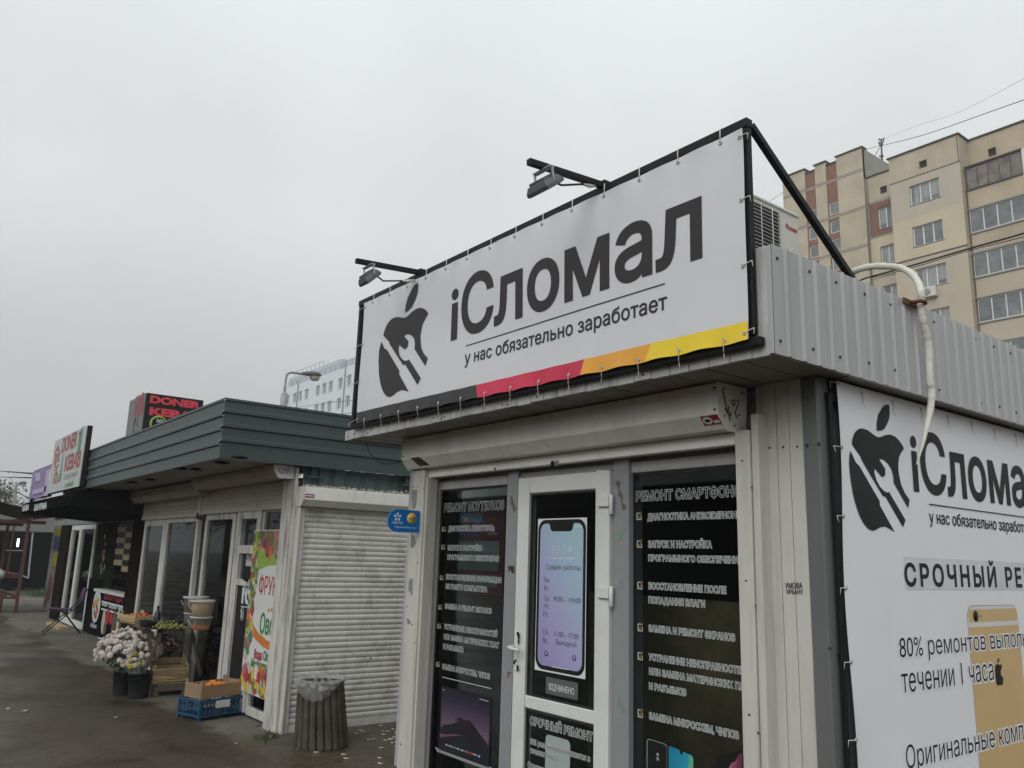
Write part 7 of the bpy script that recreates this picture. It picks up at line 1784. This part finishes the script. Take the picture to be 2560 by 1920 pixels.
clad(wC, cx0, cx1, 24.62, 27.40, YC, hC, M['plaster_grey']); clad(wC, cx0, cx1, 21.78, 24.61, YC, hC, M['plaster_yellow']); clad(wC, cx0, cx1, 16.0, 21.70, YC, hC, M['plaster_pink'])
mb = MB(); mb.box(cx0-.02, cx1+.02, YC-.075, YC-.001, 27.405, 27.47); mb.box(cx0-.02, cx1+.02, YC-.10, YC-.001, 21.705, 21.775); mb.box(cx0-.02, cx1+.02, YC-.08, YC-.001, 15.9, 15.99); mb.box(cx1-.10, cx1-.05, YC-.015, YC, 27.5, cz); mb.build('seam_line', M['seam'], wC)
mb = MB(); mb.box(cx0-.10, cx1+.10, YC-.10, YC+.3, cz+.0, cz+.09); mb.box(cx1-.2, cx1+.10, YC+.31, 64, cz, cz+.09); mb.build('roof_edge', M['roof_edge'], AB)
mb = MB(); mb.box(vC[0]+.01, vC[1]-.01, YC+.2, YC+.24, vC[2]+.01, vC[3]-.01); mb.build('vent', M['dark_in'], wC)
for h in hC[:6]: window_in(AB, *h, YC, 3, M['win_frame'], M['win_sky'], .12, .075, splits=(.34, .67))
# block D with its loggias
dx0, dx1, dz = cx1+.002, -8.0, 29.32
vD = (-19.98, -19.5, 27.75, 28.3)
mb = MB(); wall_holes(mb, dx0, dx1, 0, dz, YD, [vD], .25); mb.face([(dx1, YD, 0), (dx1, 64, 0), (dx1, 64, dz), (dx1, YD, dz)]); mb.face([(dx0, YD, dz-.01), (dx1, YD, dz-.01), (dx1, 64, dz-.01), (dx0, 64, dz-.01)]); wD = mb.build('right_wall', M['tile_warm'], AB)
mb = MB(); mb.box(dx0+.1, dx1+.1, YD-.10, YD+.3, dz, dz+.09); mb.build('roof_edge', M['roof_edge'], AB); mb = MB(); mb.box(vD[0]+.01, vD[1]-.01, YD+.2, YD+.24, vD[2]+.01, vD[3]-.01); mb.build('vent', M['dark_in'], wD)
lx0 = -21.02
for bay in range(2):
    xa = lx0+bay*6.6; xb = xa+3.25 if bay == 0 else xa+3.2
    for k in range(7):
        zt_ = 27.02-FL*k; zb_ = zt_-1.52; gl = bay*10+k
        t = MB(); t.box(xa, xb+2.6 if bay == 0 else xb, YL, YD-.002, zb_-1.33, zb_); bp = t.build('balcony', M['tile_warm'] if k not in (2, 3) else M['plaster_pink'], AB)
        mb = MB(); mb.box(xa-.05, xb+.05, YL-.10, YD-.003, zt_+.005, zt_+.09); mb.box(xa-.04, xb+.02, YL-.08, YL-.002, zb_-.08, zb_-.0); mb.build('balcony_ledge', M['roof_edge'] if k == 0 else M['side_grey'], bp)
        mb = MB(); n_ = 4 if k else 5; fm = M['win_brown'] if k == 0 else M['win_frame']; w_ = .07 if k else .05
        for j in range(n_+1): x = xa+(xb-xa)*j/n_; mb.box(max(xa, x-w_/2), min(xb, x+w_/2), YL, YL+.07, zb_+.003, zt_)
        mb.box(xa, xb, YL+.002, YL+.068, zt_-.07, zt_-.001); mb.box(xa, xb, YL+.002, YL+.068, zb_+.004, zb_+.07)
        f = mb.build('balcony_window', fm, bp); mb = MB(); mb.box(xa+.02, xb-.02, YL+.03, YL+.04, zb_+.02, zt_-.02); mb.build('pane', M['win_dusk'] if k == 0 else M['win_sky'], f)
        mb = MB(); mb.box(xa, xa+.06, YL+.08, YD, zb_+.003, zt_); mb.build('balcony_cheek', M['tile_warm'], bp)
        if k == 0 and bay == 0: mb = MB(); mb.box(xb+.03, xb+2.5, YL-.02, YL+.04, zb_-1.2, zt_+.05); mb.build('white_panel', M['win_frame'], bp)
# block B, set back a little, brown brick panel round the top window
bx0, bx1, bz_ = -28.45, cx0-.002, 29.58
hB = [(-27.74, -26.62, 25.35-FL*k, 26.98-FL*k) for k in range(7)]; vB = (-27.5, -27.0, 28.02, 28.55)
mb = MB(); wall_holes(mb, bx0, bx1, 0, bz_, YA, hB+[vB], .25); mb.face([(bx0, YA, bz_-.01), (bx1, YA, bz_-.01), (bx1, 64, bz_-.01), (bx0, 64, bz_-.01)]); wB = mb.build('link_wall', M['tile_beige'], AB)
clad(wB, bx0+.12, bx1, 24.95, 27.42, YA, hB, M['tile_brown'], 'brick_panel'); clad(wB, bx0+.05, bx1, 21.85, 24.80, YA, hB, M['plaster_yellow']); clad(wB, bx0+.05, bx1, 16.5, 21.7, YA, hB, M['plaster_pink'])
mb = MB(); mb.box(bx0-.05, bx1, YA-.1, YA+.3, bz_, bz_+.08); mb.build('roof_edge', M['roof_edge'], AB); mb = MB(); mb.box(vB[0]+.01, vB[1]-.01, YA+.2, YA+.24, vB[2]+.01, vB[3]-.01); mb.build('vent', M['dark_in'], wB)
mb = MB(); mb.box(bx0+.02, bx1, YA-.05, YA-.001, 27.43, 27.62); mb.box(bx0+.02, bx1, YA-.07, YA-.001, 24.82, 24.93); mb.box(bx0-.02, bx0+.09, YA-.05, YA-.001, 18, 29.2); mb.build('mortar_band', M['mortar_band'], wB)
for h in hB[:5]: window_in(AB, *h, YA, 2, M['win_frame'], M['win_sky'], .12, .075)
# block A: stepped stair tower with brown stripes
Ax0, Ax1 = -35.16, -28.47
segs = [(-35.16, -33.20, 31.95, 'tile_beige', 0), (-33.198, -32.33, 31.62, 'tile_brown', .12), (-32.328, -31.42, 31.93, 'tile_beige', 0), (-31.418, -30.53, 31.63, 'tile_brown', .12), (-30.528, Ax1, 31.95, 'tile_beige', 0)]
for a, b, zt_, m_, rec in segs:
    hs = [(a+.06, b-.02, 27.55-1.46*k, 28.52-1.46*k) for k in range(12)] if rec else []
    mb = MB(); wall_holes(mb, a, b, 0, zt_, YA-.35+rec, hs, .2); 
    if not rec: mb.face([(a, YA-.35, 0), (a, YA-.1, 0), (a, YA-.1, zt_), (a, YA-.35, zt_)]); mb.face([(b, YA-.35, 0), (b, YA-.1, 0), (b, YA-.1, zt_), (b, YA-.35, zt_)])
    wA = mb.build('stair_wall', M[m_], AB)
    for h in hs[:6]: window_in(AB, *h, YA-.35+rec, 1, M['win_frame'], M['win_sky'], .10, .07, sill=False)
    mb = MB()
    for zz in (30.25, 27.30 if not rec else 27.32, 24.4, 21.45): mb.box(a+.01, b-.01, YA-.37+rec, YA-.351+rec, zz-.11, zz+.11)
    mb.build('mortar_band', M['mortar_band'], wA)
    mb = MB(); mb.box(a-.08, b+.08, YA-.45+rec, YA+.2, zt_+.001*(1+int(rec*10)), zt_+.09); mb.build('roof_edge', M['roof_edge'], AB)
mb = MB(); mb.face([(Ax1, YA-.349, 29.5), (Ax1, 66, 29.5), (Ax1, 66, 31.93), (Ax1, YA-.349, 31.93)]); mb.face([(Ax0, YA-.35, 0), (Ax0, 66, 0), (Ax0, 66, 31.9), (Ax0, YA-.35, 31.9)]); mb.face([(Ax0, YA, 31.6), (Ax1, YA, 31.6), (Ax1, 66, 31.6), (Ax0, 66, 31.6)]); mb.face([(Ax1+.004, YA-.345, 0), (Ax1+.004, YA, 0), (Ax1+.004, YA, 29.5), (Ax1+.004, YA-.345, 29.5)]); mb.build('side_wall', M['side_grey'], AB)
# its outdoor AC unit and roof mast
AU = thing('wall_air_conditioner', 'small grey air conditioner under a window of the beige tower block', 'air conditioner', (-23.2, YC-.1, 18.6))
c = P(1940+1030*.3737, 280+1205*.3737, y=YC-.25); mb = MB(); mb.box(c.x-.42, c.x+.42, YC-.42, YC-.09, c.z-.32, c.z+.30); mb.build('case', M['ac_white'], AU, bevel=.02); mb = MB(); mb.lathe((c.x-.12, YC-.423, c.z), [(.24, 0), (.22, .012), (.05, .012), (0, .01)], 16, axis=-Y); mb.build('fan_grille', M['steel_grey'], AU)
AM = thing('roof_mast', 'thin iron mast with crossbars on the roof of the beige tower block', 'mast', (-27.5, 58, 29.5)); m8 = lambda a, b: P(1940+a*.3737, 280+b*.3737, y=58)
mb = MB(); mb.tube([m8(712, 400), m8(708, 290), m8(703, 180)], [.09, .07, .05], 7); mb.build('pole', M['roof_edge'], AM)
mb = MB()
for a, b, c_, d_ in ((690, 188, 722, 182), (688, 210, 718, 200), (694, 225, 712, 220), (695, 300, 716, 298)): mb.tube([m8(a, b), m8(c_, d_)], .05, 6); mb.tube([m8(a, b), m8(a, b-10)], .05, 6); mb.tube([m8(c_, d_), m8(c_, d_-10)], .05, 6)
mb.build('crossbar', M['roof_edge'], AM)
wire('long wire climbing from the roof mast to the upper right', [m8(710, 225), P(1940+1000*.3737, 280+150*.3737, y=50), P(1940+1430*.3737, 280, y=44), P(2700, 200, y=36)], .022)
wire('fine stay wire from the roof mast down to the parapet', [m8(700, 225), m8(680, 262), m8(652, 305)], .025)
wire('pale wire dropping left from the roof mast towards the kiosk', [m8(695, 222), m8(400, 330), m8(60, 530), P(1900, 520, y=50)], .016)
wire('faint highest wire crossing the sky at the right', [m8(705, 185), P(1940+960*.3737, 280+85*.3737, y=46), P(1940+1240*.3737, 280-5*.3737, y=40), P(2700, 120, y=30)], .007)
c8 = lambda a, b, y=14: P(1940+a*.3737, 280+b*.3737, y=y)
wire('thick black cable slanting across the beige tower block', [c8(560, 1130), c8(620, 1106), c8(900, 1030), c8(1300, 912), c8(1659, 812), P(2800, 510, y=14)], .017)
wire('thin grey cable running just under the thick black one', [c8(640, 1108), c8(900, 1045), c8(1300, 925), c8(1659, 835), P(2800, 525, y=14)], .008)
# ================================================================== across the street, out of view: added for the panes to reflect
M['far_wall'] = mat('far_wall', (.065, .056, .045), .85, var=.25, vscale=.4)
OP = thing('opposite_house', 'long low brown house added across the street for the panes to reflect', 'building', (-18, -30, 0))
mb = MB(); wall_holes(mb, -70, 30, 0, 6.2, -30, [(-68+k*4.1, -66+k*4.1, 1.2+3*r_, 2.8+3*r_) for k in range(24) for r_ in range(1)], -.2); mb.face([(-70, -30, 6.2), (30, -30, 6.2), (30, -42, 6.2), (-70, -42, 6.2)]); mb.build('wall', M['far_wall'], OP)
mb = MB(); mb.box(-70, 30, -30.4, -30.3, 1, 6); mb.build('glazing', M['win_dark'], OP)
for k, (x, y, h) in enumerate(((-30, -20, 6.5), (-15, -22, 7), (2, -21, 6.5), (-36, -7.5, 9), (-52, -11.5, 10), (-74, -17, 11))):
    tree(('street tree across the road facing the grocery kiosk', 'middle street tree across the road opposite the repair kiosk', 'street tree across the road behind the viewer', 'tree beyond the left edge facing the kebab kiosk', 'second tree beyond the left edge along the road', 'third and farthest tree beyond the left edge')[k], Vector((x, y, 0)), h, 1.9, [M['leaf_c'], M['leaf_a']], 1600, 20+k)
# ================================================================== GROUND
def ground_mat():
    m = bpy.data.materials.new('wet_asphalt'); m.use_nodes = True
    n, l = m.node_tree.nodes, m.node_tree.links; b = n['Principled BSDF']
    tc = n.new('ShaderNodeTexCoord')
    def noise(s, d=6, r=.6, off=None):
        t = n.new('ShaderNodeTexNoise'); t.inputs['Scale'].default_value = s; t.inputs['Detail'].default_value = d; t.inputs['Roughness'].default_value = r
        l.new(tc.outputs['Object'], t.inputs['Vector']); return t.outputs['Fac']
    def rng(v, a, b_, c, d):
        t = n.new('ShaderNodeMapRange'); t.inputs[1].default_value = a; t.inputs[2].default_value = b_; t.inputs[3].default_value = c; t.inputs[4].default_value = d
        l.new(v, t.inputs[0]); return t.outputs[0]
    def math_(op, a, b_):
        t = n.new('ShaderNodeMath'); t.operation = op
        for i, v in enumerate((a, b_)):
            if isinstance(v, (int, float)): t.inputs[i].default_value = v
            else: l.new(v, t.inputs[i])
        return t.outputs[0]
    def mix(f, a, b_):
        t = n.new('ShaderNodeMixRGB'); l.new(f, t.inputs[0])
        for i, v in ((1, a), (2, b_)):
            if isinstance(v, tuple): t.inputs[i].default_value = (*v, 1)
            else: l.new(v, t.inputs[i])
        return t.outputs[0]
    sep = n.new('ShaderNodeSeparateXYZ'); l.new(tc.outputs['Object'], sep.inputs[0])
    big, mid, fine = noise(.55, 8, .65), noise(2.5, 7, .65), noise(110, 3, .6)
    base = mix(rng(big, .35, .65, 0, 1), (.030, .0228, .0140), (.056, .0430, .0268))
    base = mix(rng(mid, .5, .72, 0, .55), base, (.018, .0155, .012))
    # dry strip along the shop fronts, with a ragged edge
    edge = math_('ADD', sep.outputs['Y'], rng(noise(.9, 7, .6), 0, 1, -.55, .55))
    dry = math_('MULTIPLY', rng(edge, 2.72, 2.84, 0, 1), rng(sep.outputs['X'], -6.9, -7.9, 0, 1))
    base = mix(dry, base, mix(rng(mid, .3, .7, 0, 1), (.085, .078, .062), (.145, .134, .110)))
    # earth beside the bin
    e2 = math_('ADD', sep.outputs['Y'], rng(noise(1.7, 6), 0, 1, -.6, .6))
    soil = math_('MULTIPLY', rng(e2, 2.75, 3.0, 0, 1), rng(sep.outputs['X'], -7.7, -7.0, 0, 1))
    base = mix(soil, base, mix(rng(noise(9, 6), .35, .65, 0, 1), (.042, .034, .024), (.075, .062, .042)))
    # slab joints and cracks
    vo = n.new('ShaderNodeTexVoronoi'); vo.feature = 'DISTANCE_TO_EDGE'; vo.inputs['Scale'].default_value = .42
    mp = n.new('ShaderNodeVectorMath'); mp.operation = 'ADD'
    nc = n.new('ShaderNodeTexNoise'); nc.inputs['Scale'].default_value = 1.6; nc.inputs['Detail'].default_value = 6; l.new(tc.outputs['Object'], nc.inputs['Vector'])
    l.new(tc.outputs['Object'], mp.inputs[0]); l.new(nc.outputs['Color'], mp.inputs[1]); l.new(mp.outputs[0], vo.inputs['Vector'])
    crack = rng(vo.outputs['Distance'], 0.0, .009, .75, 0)
    base = mix(crack, base, (.012, .011, .010))
    wob = math_('ADD', sep.outputs['X'], rng(noise(1.3, 5), 0, 1, -.12, .12))
    jt = math_('ABSOLUTE', math_('SUBTRACT', math_('FRACT', math_('DIVIDE', math_('ADD', wob, 9.0+420.0), 4.2), 0), .5), 0)
    joint = math_('MULTIPLY', rng(jt, .496, .5, 0, .85), math_('SUBTRACT', 1.0, dry))
    base = mix(joint, base, (.008, .007, .006))
    fsc = n.new('ShaderNodeVectorMath'); fsc.operation = 'SCALE'; l.new(base, fsc.inputs[0]); l.new(rng(fine, .3, .7, .5, 1.6), fsc.inputs['Scale'])
    grit = n.new('ShaderNodeVectorMath'); grit.operation = 'SCALE'; l.new(fsc.outputs[0], grit.inputs[0]); l.new(rng(noise(34, 4, .7), .32, .68, .62, 1.45), grit.inputs['Scale'])
    l.new(grit.outputs[0], b.inputs['Base Color'])
    wet = rng(noise(.8, 6, .6), .42, .62, 0, 1)
    rough = math_('ADD', rng(wet, 0, 1, .30, .80), math_('MULTIPLY', dry, .35))
    l.new(rough, b.inputs['Roughness']); b.inputs['Specular IOR Level'].default_value = .36
    bp = n.new('ShaderNodeBump'); bp.inputs['Strength'].default_value = .5; bp.inputs['Distance'].default_value = .008
    hsum = math_('ADD', fine, math_('MULTIPLY', noise(18, 5), 1.2)); l.new(hsum, bp.inputs['Height']); l.new(bp.outputs[0], b.inputs['Normal'])
    return m
mb = MB(); mb.face([(-600, -600, 0), (600, -600, 0), (600, 600, 0), (-600, 600, 0)])
tag(mb.build('ground', ground_mat()), 'dark wet asphalt', kind='structure')

# ================================================================== damp air
hz = bpy.data.materials.new('damp_air'); hz.use_nodes = True; hn, hl = hz.node_tree.nodes, hz.node_tree.links; hn.remove(hn['Principled BSDF'])
pv = hn.new('ShaderNodeVolumePrincipled'); pv.inputs['Color'].default_value = (.92, .94, .96, 1); pv.inputs['Density'].default_value = 0.0013
hl.new(pv.outputs[0], hn['Material Output'].inputs['Volume'])
mb = MB(); mb.box(-605, 605, -605, 605, -1, 40)
tag(mb.build('haze', hz), 'damp grey air', kind='stuff')
